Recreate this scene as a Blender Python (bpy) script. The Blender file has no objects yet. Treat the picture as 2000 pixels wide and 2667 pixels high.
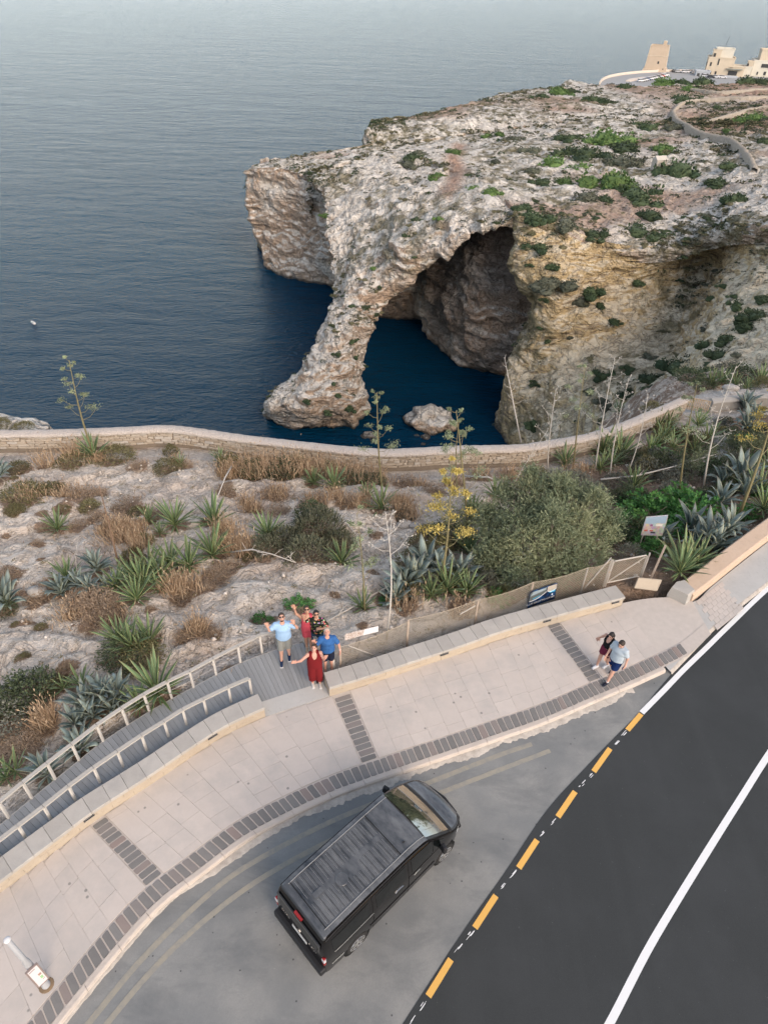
import bpy, bmesh, math, random
import numpy as np
from mathutils import Vector, Matrix, Quaternion

# ------------------------------------------------------------------ camera, sky, sun, exposure
scene = bpy.context.scene
COL = scene.collection
CAM_H = 16.5            # metres above the pavement (z = 0); the sea lies at z = -50
FPX = 1778.0            # focal length in pixels of the 2000 x 2667 photograph
SEA = -50.0
_n = np.array([930 - 1000.0, 3500 - 1333.5, FPX]); _n /= np.linalg.norm(_n)   # straight down, in camera axes
_up = -_n
_fh = np.array([0, 0, 1.0]) - _up * _up[2]; _fh /= np.linalg.norm(_fh)
_rt = np.cross(_fh, _up)
if _rt[0] < 0: _rt = -_rt
ROT = np.array([_rt, _fh, _up])          # camera axes (x right, y down, z forward) -> world

cam_data = bpy.data.cameras.new('camera')
cam_data.sensor_fit = 'VERTICAL'; cam_data.sensor_height = 24.0
cam_data.lens = 24.0 * FPX / 2667.0
cam_data.clip_start = 0.1; cam_data.clip_end = 60000.0
cam = bpy.data.objects.new('camera', cam_data); COL.objects.link(cam)
_m = Matrix.Identity(4)
for i in range(3):
    _m[i][0] = ROT[i][0]; _m[i][1] = -ROT[i][1]; _m[i][2] = -ROT[i][2]
_m[2][3] = CAM_H
cam.matrix_world = _m
scene.camera = cam

SUN_AZ = math.radians(146.0)      # clockwise from +Y (the view direction): behind and to the right
SUN_EL = math.radians(32.0)
world = bpy.data.worlds.new('World'); scene.world = world; world.use_nodes = True
_nt = world.node_tree
sky = _nt.nodes.new('ShaderNodeTexSky'); sky.sky_type = 'NISHITA'; sky.sun_disc = False
sky.sun_elevation = SUN_EL; sky.sun_rotation = SUN_AZ
sky.air_density = 1.0; sky.dust_density = 1.0; sky.ozone_density = 3.0; sky.altitude = 60
veil = _nt.nodes.new('ShaderNodeHueSaturation'); veil.inputs['Saturation'].default_value = 0.52    # a thin even veil of cloud
_nt.links.new(sky.outputs['Color'], veil.inputs['Color'])
_nt.links.new(veil.outputs['Color'], _nt.nodes['Background'].inputs['Color'])
_nt.nodes['Background'].inputs['Strength'].default_value = 0.15
sun_data = bpy.data.lights.new('sun', 'SUN'); sun_data.energy = 1.7; sun_data.angle = math.radians(40.0)
sun_data.color = (1.0, 0.77, 0.57)
sun = bpy.data.objects.new('sun', sun_data); COL.objects.link(sun)
_sd = Vector((math.sin(SUN_AZ) * math.cos(SUN_EL), math.cos(SUN_AZ) * math.cos(SUN_EL), math.sin(SUN_EL)))
sun.rotation_euler = _sd.to_track_quat('Z', 'Y').to_euler()
vs = scene.view_settings
vs.view_transform = 'Standard'; vs.look = 'None'; vs.gamma = 1.0; vs.use_curve_mapping = False
vs.exposure = 1.0
scene.cycles.max_bounces = 4; scene.cycles.diffuse_bounces = 2; scene.cycles.glossy_bounces = 2
scene.cycles.transparent_max_bounces = 8; scene.cycles.transmission_bounces = 4
scene.cycles.caustics_reflective = False; scene.cycles.caustics_refractive = False

scene.cycles.adaptive_threshold = 0.03
random.seed(7)
RNG = np.random.default_rng(11)

# ------------------------------------------------------------------ pixels of the photograph -> points of the place
def ray(px, py):
    return ROT @ np.array([px - 1000.0, py - 1333.5, FPX])
def G(px, py, z=0.0):                     # the point at height z seen at a pixel
    d = ray(px, py); t = (z - CAM_H) / d[2]
    return np.array([d[0] * t, d[1] * t, z])
def U(px, py, Y):                         # the point at distance Y seen at a pixel
    d = ray(px, py); t = Y / d[1]
    return np.array([d[0] * t, Y, CAM_H + d[2] * t])
def PX(p):
    q = ROT.T @ (np.asarray(p, float) - [0, 0, CAM_H])
    return np.array([1000 + FPX * q[0] / q[2], 1333.5 + FPX * q[1] / q[2]])

# ------------------------------------------------------------------ noise
_perm = np.random.default_rng(5).permutation(256); _perm = np.concatenate([_perm, _perm, _perm])
_grad = np.random.default_rng(6).normal(size=(256, 3)); _grad /= np.linalg.norm(_grad, axis=1)[:, None]
def perlin(p):
    p = np.asarray(p, float); i = np.floor(p).astype(int); f = p - i; i &= 255
    u = f * f * f * (f * (f * 6 - 15) + 10)
    r = 0
    for dx in (0, 1):
        for dy in (0, 1):
            h2 = _perm[_perm[i[..., 0] + dx] + i[..., 1] + dy]
            for dz in (0, 1):
                g = _grad[_perm[h2 + i[..., 2] + dz] & 255]
                d = (f[..., 0] - dx) * g[..., 0] + (f[..., 1] - dy) * g[..., 1] + (f[..., 2] - dz) * g[..., 2]
                w = (u[..., 0] if dx else 1 - u[..., 0]) * (u[..., 1] if dy else 1 - u[..., 1]) * (u[..., 2] if dz else 1 - u[..., 2])
                r = r + d * w
    return r * 1.6
def fbm(p, octv=4, gain=0.5, lac=2.1):
    p = np.asarray(p, float); a = 1.0; s = 0
    for k in range(octv):
        s = s + a * perlin(p + 17.3 * k); a *= gain; p = p * lac
    return s
def ridged(p, octv=4, gain=0.5, lac=2.1):
    p = np.asarray(p, float); a = 1.0; s = 0
    for k in range(octv):
        s = s + a * (1 - 2 * np.abs(perlin(p + 9.7 * k))); a *= gain; p = p * lac
    return s
def sstep(a, b, x):
    t = np.clip((x - a) / (b - a), 0, 1); return t * t * (3 - 2 * t)

# ------------------------------------------------------------------ objects
def link(o): COL.objects.link(o); return o
def tag(o, label=None, cat=None, group=None, kind=None):
    if label: o['label'] = label
    if cat: o['category'] = cat
    if group: o['group'] = group
    if kind: o['kind'] = kind
    return o
def empty(name, loc=(0, 0, 0), rz=0.0, label=None, cat=None, group=None):
    o = bpy.data.objects.new(name, None); o.empty_display_size = 0.2
    link(o); o.location = loc; o.rotation_euler = (0, 0, rz)
    return tag(o, label, cat, group)
def mesh_data(name, V, F, mat=None, smooth=False):
    me = bpy.data.meshes.new(name)
    V = np.asarray(V, float)
    if isinstance(F, np.ndarray):
        n = F.shape[1]
        me.vertices.add(len(V)); me.vertices.foreach_set('co', V.astype(np.float32).ravel())
        me.loops.add(F.size); me.loops.foreach_set('vertex_index', F.astype(np.int32).ravel())
        me.polygons.add(len(F)); me.polygons.foreach_set('loop_start', np.arange(0, F.size, n, dtype=np.int32))
        me.update(calc_edges=True); me.validate()
    else:
        me.from_pydata(V.tolist(), [], F)
        me.update()
    if mat is not None:
        for m in (mat if isinstance(mat, (list, tuple)) else [mat]): me.materials.append(m)
    if smooth: me.polygons.foreach_set('use_smooth', np.ones(len(me.polygons), dtype=bool))
    return me
def obj(name, me, parent=None, loc=None, rot=None, scale=None):
    o = bpy.data.objects.new(name, me); link(o)
    if parent is not None: o.parent = parent
    if loc is not None: o.location = loc
    if rot is not None: o.rotation_euler = rot
    if scale is not None: o.scale = scale if hasattr(scale, '__len__') else (scale,) * 3
    return o
def copy_tree(o, parent=None):
    c = o.copy(); link(c); c.parent = parent
    for ch in o.children: copy_tree(ch, c)
    return c

class MB:                                  # collects primitive shapes, becomes one mesh
    def __init__(s): s.v = []; s.f = []; s.m = []; s.cur = 0
    def add(s, V, F):
        b = len(s.v); s.v.extend([tuple(map(float, p)) for p in V]); s.f.extend([tuple(b + i for i in q) for q in F]); s.m.extend([s.cur] * len(F)); return s
    def box(s, c, size, M=None, taper=1.0):
        x, y, z = [k / 2 for k in size]; V = []
        for sz, t in ((-1, 1.0), (1, taper)):
            for sx, sy in ((-1, -1), (1, -1), (1, 1), (-1, 1)):
                p = Vector((sx * x * t, sy * y * t, sz * z))
                if M is not None: p = M @ p
                V.append(p + Vector(c))
        return s.add(V, [(3, 2, 1, 0), (4, 5, 6, 7), (0, 1, 5, 4), (1, 2, 6, 5), (2, 3, 7, 6), (3, 0, 4, 7)])
    def bar(s, a, b, w, h, up=(0, 0, 1)):
        a, b = Vector(a), Vector(b); d = (b - a).normalized(); u = Vector(up)
        r = d.cross(u)
        if r.length < 1e-4: r = d.cross(Vector((1, 0, 0)))
        r.normalize(); u = r.cross(d).normalized(); V = []
        for p in (a, b):
            for i, j in ((-1, -1), (1, -1), (1, 1), (-1, 1)): V.append(p + r * (i * w / 2) + u * (j * h / 2))
        return s.add(V, [(0, 1, 2, 3), (7, 6, 5, 4), (1, 0, 4, 5), (2, 1, 5, 6), (3, 2, 6, 7), (0, 3, 7, 4)])
    def tube(s, pts, rad, n=6, cap=True):
        pts = [Vector(p) for p in pts]; rad = rad if hasattr(rad, '__len__') else [rad] * len(pts)
        V = []; F = []; pr = None
        for k, p in enumerate(pts):
            d = (pts[min(k + 1, len(pts) - 1)] - pts[max(k - 1, 0)])
            d = d.normalized() if d.length > 1e-9 else Vector((0, 0, 1))
            r = (d.cross(Vector((0, 0, 1))) if abs(d.z) < 0.95 else d.cross(Vector((1, 0, 0)))) if pr is None else pr - d * pr.dot(d)
            if r.length < 1e-5: r = d.orthogonal()
            r.normalize(); pr = r; u = d.cross(r)
            for j in range(n):
                a = 2 * math.pi * j / n; V.append(p + (r * math.cos(a) + u * math.sin(a)) * rad[k])
        for k in range(len(pts) - 1):
            for j in range(n):
                j2 = (j + 1) % n; F.append((k * n + j, k * n + j2, k * n + n + j2, k * n + n + j))
        if cap: F.append(tuple(range(n))[::-1]); F.append(tuple((len(pts) - 1) * n + j for j in range(n)))
        return s.add(V, F)
    def lathe(s, prof, c=(0, 0, 0), n=16, M=None):
        V = []; F = []
        for r, z in prof:
            for j in range(n):
                a = 2 * math.pi * j / n; p = Vector((r * math.cos(a), r * math.sin(a), z))
                if M is not None: p = M @ p
                V.append(p + Vector(c))
        for k in range(len(prof) - 1):
            for j in range(n): j2 = (j + 1) % n; F.append((k * n + j, k * n + j2, k * n + n + j2, k * n + n + j))
        F.append(tuple(range(n))[::-1]); F.append(tuple((len(prof) - 1) * n + j for j in range(n)))
        return s.add(V, F)
    def prism(s, poly, z0, z1):            # poly: plan outline, counter-clockwise
        n = len(poly); V = [(p[0], p[1], z0) for p in poly] + [(p[0], p[1], z1) for p in poly]
        F = [tuple(range(n))[::-1], tuple(range(n, 2 * n))] + [(i, (i + 1) % n, n + (i + 1) % n, n + i) for i in range(n)]
        return s.add(V, F)
    def data(s, name, mat=None, smooth=False):
        me = mesh_data(name, s.v, s.f, mat, smooth)
        if isinstance(mat, (list, tuple)) and len(mat) > 1: me.polygons.foreach_set('material_index', np.array(s.m, dtype=np.int32))
        return me
    def build(s, name, mat=None, parent=None, smooth=False, **k): return obj(name, s.data(name, mat, smooth), parent, **k)

def ccw(poly):
    a = sum(poly[i][0] * poly[(i + 1) % len(poly)][1] - poly[(i + 1) % len(poly)][0] * poly[i][1] for i in range(len(poly)))
    return list(poly) if a > 0 else list(poly)[::-1]
def catmull(P, n):                         # n samples along a smooth curve through P, uniform in arc length
    P = np.asarray(P, float)
    if len(P) == 2: P = np.array([P[0], (P[0] + P[1]) / 2, P[1]])
    E = np.vstack([2 * P[0] - P[1], P, 2 * P[-1] - P[-2]]); out = []
    K = 24
    for i in range(1, len(E) - 2):
        t = np.linspace(0, 1, K, endpoint=False)[:, None]
        a, b, c, d = E[i - 1], E[i], E[i + 1], E[i + 2]
        out.append(0.5 * (2 * b + (c - a) * t + (2 * a - 5 * b + 4 * c - d) * t ** 2 + (3 * b - a - 3 * c + d) * t ** 3))
    Q = np.vstack(out + [P[-1:]])
    s = np.concatenate([[0], np.cumsum(np.linalg.norm(np.diff(Q, axis=0), axis=1))])
    t = np.linspace(0, s[-1], n)
    return np.stack([np.interp(t, s, Q[:, k]) for k in range(P.shape[1])], 1)
def crow(M, n):                            # catmull across the rows of a stack of curves (uniform parameter)
    M = np.asarray(M, float); R = len(M); E = np.concatenate([2 * M[:1] - M[1:2], M, 2 * M[-1:] - M[-2:-1]])
    t = np.linspace(0, R - 1, n); i = np.minimum(t.astype(int), R - 2); f = (t - i)[:, None, None]
    a, b, c, d = E[i], E[i + 1], E[i + 2], E[i + 3]
    return 0.5 * (2 * b + (c - a) * f + (2 * a - 5 * b + 4 * c - d) * f ** 2 + (3 * b - a - 3 * c + d) * f ** 3)
def gridfaces(nr, nc, base=0):
    i = np.arange(nr * nc).reshape(nr, nc) + base
    return np.stack([i[:-1, :-1], i[:-1, 1:], i[1:, 1:], i[1:, :-1]], -1).reshape(-1, 4)
def gridnormals(Pg):
    du = np.gradient(Pg, axis=1); dv = np.gradient(Pg, axis=0)
    n = np.cross(du, dv); return n / np.maximum(np.linalg.norm(n, axis=2, keepdims=True), 1e-9)

# ------------------------------------------------------------------ materials
class NT:
    def __init__(s, name):
        s.m = bpy.data.materials.new(name); s.m.use_nodes = True; s.t = s.m.node_tree; s.b = s.t.nodes['Principled BSDF']
    def n(s, typ): return s.t.nodes.new(typ)
    def put(s, sock, v):
        if hasattr(v, 'is_output'): s.t.links.new(v, sock)
        elif v is not None:
            if hasattr(sock.default_value, '__len__') and not hasattr(v, '__len__'): v = (v, v, v, 1)[:len(sock.default_value)]
            if hasattr(v, '__len__') and len(sock.default_value) == 4 and len(v) == 3: v = (*v, 1)
            sock.default_value = v
    def coord(s, scale=(1, 1, 1), rot=(0, 0, 0), kind='Object'):
        c = s.n('ShaderNodeTexCoord'); mp = s.n('ShaderNodeMapping'); s.t.links.new(c.outputs[kind], mp.inputs['Vector'])
        mp.inputs['Scale'].default_value = scale; mp.inputs['Rotation'].default_value = rot; return mp.outputs[0]
    def noise(s, scale, detail=4, rough=0.55, vec=None, dist=0.0, col=False):
        k = s.n('ShaderNodeTexNoise'); s.put(k.inputs['Vector'], vec if vec is not None else s.coord())
        k.inputs['Scale'].default_value = scale; k.inputs['Detail'].default_value = detail; k.inputs['Roughness'].default_value = rough; k.inputs['Distortion'].default_value = dist
        return k.outputs['Color' if col else 'Fac']
    def voro(s, scale, vec=None, feat='F1', out='Distance', rnd=1.0):
        k = s.n('ShaderNodeTexVoronoi'); k.feature = feat; s.put(k.inputs['Vector'], vec if vec is not None else s.coord())
        k.inputs['Scale'].default_value = scale; k.inputs['Randomness'].default_value = rnd; return k.outputs[out]
    def ramp(s, fac, stops, interp='LINEAR'):
        k = s.n('ShaderNodeValToRGB'); k.color_ramp.interpolation = interp; e = k.color_ramp.elements
        while len(e) < len(stops): e.new(0.5)
        for q, (p, c) in zip(e, stops):
            q.position = p; q.color = (c, c, c, 1) if not hasattr(c, '__len__') else (*c, 1)[:4]
        s.put(k.inputs['Fac'], fac); return k.outputs['Color']
    def mix(s, fac, a, b, mode='MIX'):
        k = s.n('ShaderNodeMix'); k.data_type = 'RGBA'; k.blend_type = mode
        s.put(k.inputs[0], fac); s.put(k.inputs[6], a); s.put(k.inputs[7], b); return k.outputs[2]
    def math(s, op, a, b=None, clamp=False):
        k = s.n('ShaderNodeMath'); k.operation = op; k.use_clamp = clamp; s.put(k.inputs[0], a)
        if b is not None: s.put(k.inputs[1], b)
        return k.outputs[0]
    def attr(s, name, out='Fac'):
        k = s.n('ShaderNodeAttribute'); k.attribute_name = name; return k.outputs[out]
    def rnd(s): return s.n('ShaderNodeObjectInfo').outputs['Random']
    def normal_z(s):
        g = s.n('ShaderNodeNewGeometry'); x = s.n('ShaderNodeSeparateXYZ'); s.t.links.new(g.outputs['Normal'], x.inputs[0]); return x.outputs['Z']
    def pos(s):
        g = s.n('ShaderNodeNewGeometry'); x = s.n('ShaderNodeSeparateXYZ'); s.t.links.new(g.outputs['Position'], x.inputs[0]); return x.outputs
    def bump(s, h, strength=0.5, dist=0.05, prev=None):
        k = s.n('ShaderNodeBump'); k.inputs['Strength'].default_value = strength; k.inputs['Distance'].default_value = dist
        s.put(k.inputs['Height'], h)
        if prev is not None: s.put(k.inputs['Normal'], prev)
        return k.outputs[0]
    def done(s, color=None, rough=0.9, bump=None, metal=0.0, spec=None, **kw):
        s.put(s.b.inputs['Base Color'], color); s.put(s.b.inputs['Roughness'], rough); s.put(s.b.inputs['Metallic'], metal)
        if spec is not None: s.b.inputs['Specular IOR Level'].default_value = spec
        if bump is not None: s.put(s.b.inputs['Normal'], bump)
        for k, v in kw.items(): s.put(s.b.inputs[k.replace('_', ' ')], v)
        return s.m
def plain(name, col, rough=0.7, var=0.12, scale=6.0, spec=0.3, metal=0.0, bump=0.0, rnd=0.0):
    t = NT(name); n = t.noise(scale, 5, 0.6)
    c = t.mix(n, tuple(k * (1 - var) for k in col), tuple(min(1, k * (1 + var)) for k in col))
    if rnd:
        r = t.rnd(); c = t.mix(1.0, c, t.ramp(r, [(0, 1 - rnd), (1, 1 + rnd)]), 'MULTIPLY')
    return t.done(c, rough, t.bump(t.noise(scale * 6, 4), bump, 0.01) if bump else None, metal, spec)
# ------------------------------------------------------------------ sea
def make_sea():
    t = NT('sea_water')
    c1 = t.coord((0.16, 0.42, 1), (0, 0, math.radians(14))); c2 = t.coord((0.5, 1.1, 1), (0, 0, math.radians(6)))
    swell = t.noise(0.55, 3, 0.5, c1, 0.4); chop = t.noise(1.3, 5, 0.62, c2, 0.3); big = t.noise(0.035, 3, 0.5, t.coord((0.5, 1.4, 1), (0, 0, math.radians(20))))
    h = t.math('ADD', t.math('MULTIPLY', swell, 2.4), t.math('MULTIPLY', chop, 1.3))
    h = t.math('ADD', h, t.math('MULTIPLY', big, 3.0))
    b = t.bump(h, 1.0, 0.5)
    deep = t.mix(t.noise(0.02, 3, 0.5), (0.0005, 0.024, 0.053), (0.0007, 0.031, 0.066))
    m = t.done(deep, 0.10, b, IOR=1.135)
    n = 40; s = 30000.0
    e = np.concatenate([-np.geomspace(s, 60, n), np.geomspace(60, s, n)])
    X, Y = np.meshgrid(e, e); V = np.stack([X.ravel(), Y.ravel() + 150, np.full(X.size, SEA)], 1)
    tag(obj('sea', mesh_data('sea', V, gridfaces(2 * n, 2 * n), m)), kind='structure')
make_sea()

# ------------------------------------------------------------------ limestone
def rock_material(name, white, grey, ochre, ochre_amt, scale=1.0, strata=0.5):
    t = NT(name)
    nz = t.normal_z()
    mid = t.noise(0.32 * scale, 5, 0.66); fine = t.noise(1.5 * scale, 4, 0.7)
    c = t.mix(t.ramp(mid, [(0.36, 0), (0.60, 1)]), grey, white)
    steep = t.ramp(nz, [(0.35, 1), (0.72, 0)])
    om = t.math('MULTIPLY', t.ramp(t.noise(0.07 * scale, 4, 0.65, t.coord((1, 1, 1.6))), [(0.5 - 0.16 * ochre_amt, 0), (0.70 - 0.16 * ochre_amt, 1)]), steep)
    c = t.mix(om, c, t.mix(fine, ochre, tuple(k * 0.7 for k in ochre)))
    st = t.noise(0.5 * scale, 3, 0.6, t.coord((1.6, 1.6, 0.16)))          # vertical weathering streaks
    c = t.mix(t.math('MULTIPLY', t.ramp(st, [(0.52, 0), (0.68, 1)]), t.math('MULTIPLY', steep, 0.5)), c, (0.19, 0.18, 0.17))
    bed = t.noise(0.8 * scale, 3, 0.6, t.coord((0.22, 0.22, 2.2)))        # bedding lines
    c = t.mix(t.math('MULTIPLY', t.ramp(bed, [(0.36, 1), (0.46, 0)]), t.math('MULTIPLY', steep, strata)), c, (0.19, 0.155, 0.12))
    pit = t.voro(0.75 * scale)                                            # dark lichen and pits
    c = t.mix(t.ramp(t.math('ADD', pit, t.math('MULTIPLY', fine, 0.6)), [(0.26, 0.75), (0.36, 0)]), c, (0.12, 0.12, 0.10))
    c = t.mix(t.ramp(fine, [(0.28, 0.7), (0.42, 0)]), c, (0.16, 0.145, 0.125))
    vein = t.math('ABSOLUTE', t.math('SUBTRACT', t.noise(0.55 * scale, 3, 0.6, None, 0.5), 0.5)); flat = t.math('SUBTRACT', 1.0, t.math('MULTIPLY', steep, 0.55))
    c = t.mix(t.math('MULTIPLY', t.ramp(vein, [(0.008, 0.55), (0.035, 0)]), t.math('MULTIPLY', flat, t.ramp(mid, [(0.45, 1), (0.6, 0.15)]))), c, (0.15, 0.135, 0.11))      # crevices
    a = t.attr('soil'); c = t.mix(t.math('MULTIPLY', a, t.ramp(mid, [(0.3, 0.65), (0.6, 1)])), c, t.mix(fine, (0.33, 0.19, 0.125), (0.42, 0.285, 0.205)))
    g = t.attr('scrub'); c = t.mix(t.math('MULTIPLY', g, t.ramp(mid, [(0.42, 1), (0.56, 0)])), c, t.mix(fine, (0.085, 0.085, 0.042), (0.24, 0.205, 0.12)))
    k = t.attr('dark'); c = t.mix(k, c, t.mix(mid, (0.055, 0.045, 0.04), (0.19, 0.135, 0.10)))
    wob = t.math('ADD', t.pos()['Z'], t.math('MULTIPLY', mid, 1.2))
    c = t.mix(t.ramp(t.math('MULTIPLY', t.math('ADD', wob, 50.4), 0.25), [(0.30, 0.9), (0.46, 0)]), c, (0.035, 0.032, 0.028))   # wet band at the water
    h = t.math('ADD', t.math('MULTIPLY', t.noise(1.1 * scale, 4, 0.68), 0.9), t.math('MULTIPLY', t.ramp(vein, [(0.0, 0), (0.07, 1)]), 0.3))
    h = t.math('ADD', h, t.math('MULTIPLY', t.math('MULTIPLY', bed, steep), 0.9))
    b = t.bump(h, 1.0, 1.0)
    return t.done(c, 0.95, b, spec=0.15)
ROCK = rock_material('limestone_pale', (0.71, 0.66, 0.58), (0.55, 0.505, 0.435), (0.58, 0.43, 0.31), 0.9)
ROCK_YELLOW = rock_material('limestone_ochre', (0.66, 0.58, 0.43), (0.57, 0.475, 0.33), (0.66, 0.505, 0.285), 1.8, strata=0.7)

class Land:
    def __init__(s): s.V = []; s.F = []; s.A = {'soil': [], 'scrub': [], 'dark': []}; s.n = 0; s.M = []
    def patch(s, rows, nr, nc, amp=1.0, flip=False, attrs=None, mat=0, fn=None, roll=1.0):
        L = np.array(rows); P = crow(np.swapaxes(crow(np.swapaxes(L, 0, 1), nc), 0, 1), nr); N = gridnormals(P)
        if flip: N = -N
        Q = P + 1.5 * np.stack([perlin(P * 0.2 + k * 13) for k in range(3)], -1)
        big = fbm(P * 0.045 + 3.1, 3) * 1.5 * roll
        md = fbm(Q * np.array([0.13, 0.13, 0.2]) + 7.7, 3, 0.55) * 1.0
        fi = fbm(Q * np.array([0.42, 0.42, 0.6]), 4, 0.62) * 0.62
        b1 = perlin(Q * np.array([0.16, 0.16, 0.42]) + 31); b2 = perlin(Q * np.array([0.4, 0.4, 0.9]) + 57)
        blocky = np.tanh(b1 * 7) * 0.42 + np.tanh(b2 * 6) * 0.22
        d = amp * (big + md + fi + blocky)
        if fn is not None: d = d * fn(P)
        P = P + N * d[..., None]
        b = s.n; s.V.append(P.reshape(-1, 3)); f = gridfaces(nr, nc, b); s.F.append(f[:, ::-1] if flip else f); s.n += nr * nc
        for k in s.A: s.A[k].append((attrs or {}).get(k, lambda q: np.zeros(q.shape[:2]))(P).ravel())
        s.M.append(np.full(len(f), mat, dtype=np.int32))
        return P
    def build(s, name, mats):
        me = mesh_data(name, np.vstack(s.V), np.vstack(s.F), mats, True)
        me.polygons.foreach_set('material_index', np.concatenate(s.M))
        for k in s.A:
            a = me.attributes.new(k, 'FLOAT', 'POINT'); a.data.foreach_set('value', np.concatenate(s.A[k]).astype(np.float32))
        return obj(name, me)
def off(p, dx, dy, dz): return np.asarray(p) + np.array([dx, dy, dz])
def seglen(P, A, B):      # distance in plan from points P to the polyline A
    d = np.full(P.shape[:-1], 1e9)
    for a, b in zip(A[:-1], A[1:]):
        a, b = np.array(a[:2]), np.array(b[:2]); ab = b - a; q = P[..., :2] - a
        t = np.clip((q @ ab) / (ab @ ab + 1e-9), 0, 1); d = np.minimum(d, np.linalg.norm(q - t[..., None] * ab, axis=-1))
    return d

land = Land()
# --- the arch: a leaning limb that widens upwards into the sloping roof of the cave
arch = [
 # foot at the waterline up to the roof; left silhouette ... crest of the rim, lower edge of the rim
 [G(690,1096,SEA-2), G(725,1117,SEA-2), G(800,1129,SEA-2), G(870,1124,SEA-2), G(930,1128,SEA-2), G(962,1085,SEA-2)],
 [U(686,1068,104.5), U(730,1070,102.6), U(800,1078,101.8), U(875,1078,102.4), U(930,1085,104), U(962,1062,107.5)],
 [U(705,1022,107), U(745,1012,105), U(810,1010,104), U(870,1015,104.6), U(915,1020,106), U(948,1012,109)],
 [U(775,965,110.5), U(805,955,108.5), U(845,950,108), U(885,955,108.4), U(918,955,109.6), U(942,960,111.6)],
 [U(830,905,114), U(855,895,112), U(880,890,111.5), U(905,890,112), U(928,892,113), U(948,898,114.6)],
 [U(848,850,119), U(872,842,116.5), U(900,838,115.6), U(925,838,115.6), U(950,842,116.3), U(966,850,118)],
 [U(862,800,124), U(885,790,121.2), U(915,782,120), U(945,780,119.5), U(970,790,119.5), U(986,814,120)],
 [U(864,745,129), U(890,735,127), U(925,722,125.6), U(965,720,124), U(1000,738,122.6), U(1030,772,122)],
 [U(858,680,136), U(890,665,135), U(940,650,133), U(1000,650,129.5), U(1048,662,123.5), U(1088,716,121.5)],
 [U(852,610,144), U(890,590,144), U(960,575,142), U(1040,575,134), U(1110,606,125.5), U(1150,668,121.3)],
 [U(844,545,153), U(890,520,155), U(980,500,154), U(1090,515,143), U(1178,560,128), U(1206,616,120.8)],
 [U(832,495,164), U(890,470,167), U(1000,445,168), U(1140,480,152), U(1262,538,128.5), U(1276,592,120.4)],
 [U(815,455,176), U(890,430,181), U(1020,410,182), U(1190,450,165), U(1350,548,126), U(1362,578,120)]]
rows = []
for k, r in enumerate(arch):
    L, Rr = r[0], r[-1]
    wrapL = [off(L, 5.0 if k < 7 else 1.5, 9, -5 if k < 7 else -6), off(L, 1.2, 3.5, -2.0)]
    if k < 7: wrapR = [off(Rr, -1.0, 3.0, -0.6), off(Rr, -3.0, 5.5, -1.4), off(Rr, -5.5, 8.5, -2.5)]
    else: wrapR = [off(Rr, -0.5, 3.5, 0.0), off(Rr, -2.5, 10, -1.5), off(Rr, -5, 24, -6.5)]
    if k < 2: wrapL = [off(L, 5, 9, 0), off(L, 1, 4, 0)]; wrapR = [off(Rr, -1, 3, 0), off(Rr, -3, 5, 0), off(Rr, -5, 7, 0)]
    rows.append(np.array(wrapL + r + wrapR))
scr = lambda P: 0.75 * sstep(-0.1, 0.5, perlin(P * 0.06 + 5)) * sstep(SEA + 8, SEA + 16, P[..., 2])
track = [U(1165,520,140)[:2], U(1195,440,165)[:2], U(1180,395,183)[:2], U(1200,365,207)[:2]]
def soil_far(P):
    d = seglen(P, track, None)
    a = np.clip(1.25 - d / 2.6, 0, 1) * 0.9
    z = sstep(0.05, 0.55, perlin(P * np.array([0.035, 0.05, 0.02]) + 21)) * 0.8
    # terraced red-earth fields on the right of the plateau
    q = np.stack([P[..., 0], P[..., 1]], -1)
    f = sstep(0, 12, q[..., 0] - 80) * sstep(0, 15, q[..., 1] - 205) * sstep(-0.5, 0.2, perlin(P * 0.02 + 2)) * 0.95
    return np.clip(np.maximum(a, np.maximum(z, f)), 0, 1)
slab = land.patch(rows, 330, 230, 0.8, attrs={'scrub': scr, 'soil': lambda P: np.clip(1.2 - seglen(P, track, None) / 2.6, 0, 1) * 0.9})

# --- left promontory face
face = [
 [off(U(652,446,190),2,16,0), U(645,447,189), U(656,441,187), U(700,436,184), U(762,444,181), U(806,462,178), U(840,490,174), off(U(850,520,172),10,6,0)],
 [off(U(654,510,190),2,16,0), U(648,515,188.5), U(664,510,186), U(710,505,183), U(768,512,180), U(815,530,176), U(846,560,172), off(U(858,590,170),10,6,0)],
 [off(U(664,590,190),2,16,0), U(658,595,187), U(680,592,184), U(730,590,180.5), U(785,598,177.5), U(828,610,174), U(852,635,171), off(U(862,660,169),10,6,0)],
 [off(U(690,660,190),2,16,0), U(684,662,184), U(700,664,181), U(742,668,177.5), U(800,672,174.5), U(842,685,171.5), U(858,705,169), off(U(870,720,168),10,6,0)],
 [off(G(705,680,SEA-2),2,14,0), G(697,702,SEA-1.5), G(712,722,SEA-1.5), G(745,742,SEA-1.5), G(805,753,SEA-1.5), G(862,760,SEA-1.5), G(900,782,SEA-1.5), G(985,842,SEA-1.5)]]
land.patch(face, 120, 170, 0.62, roll=0.6)

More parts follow.
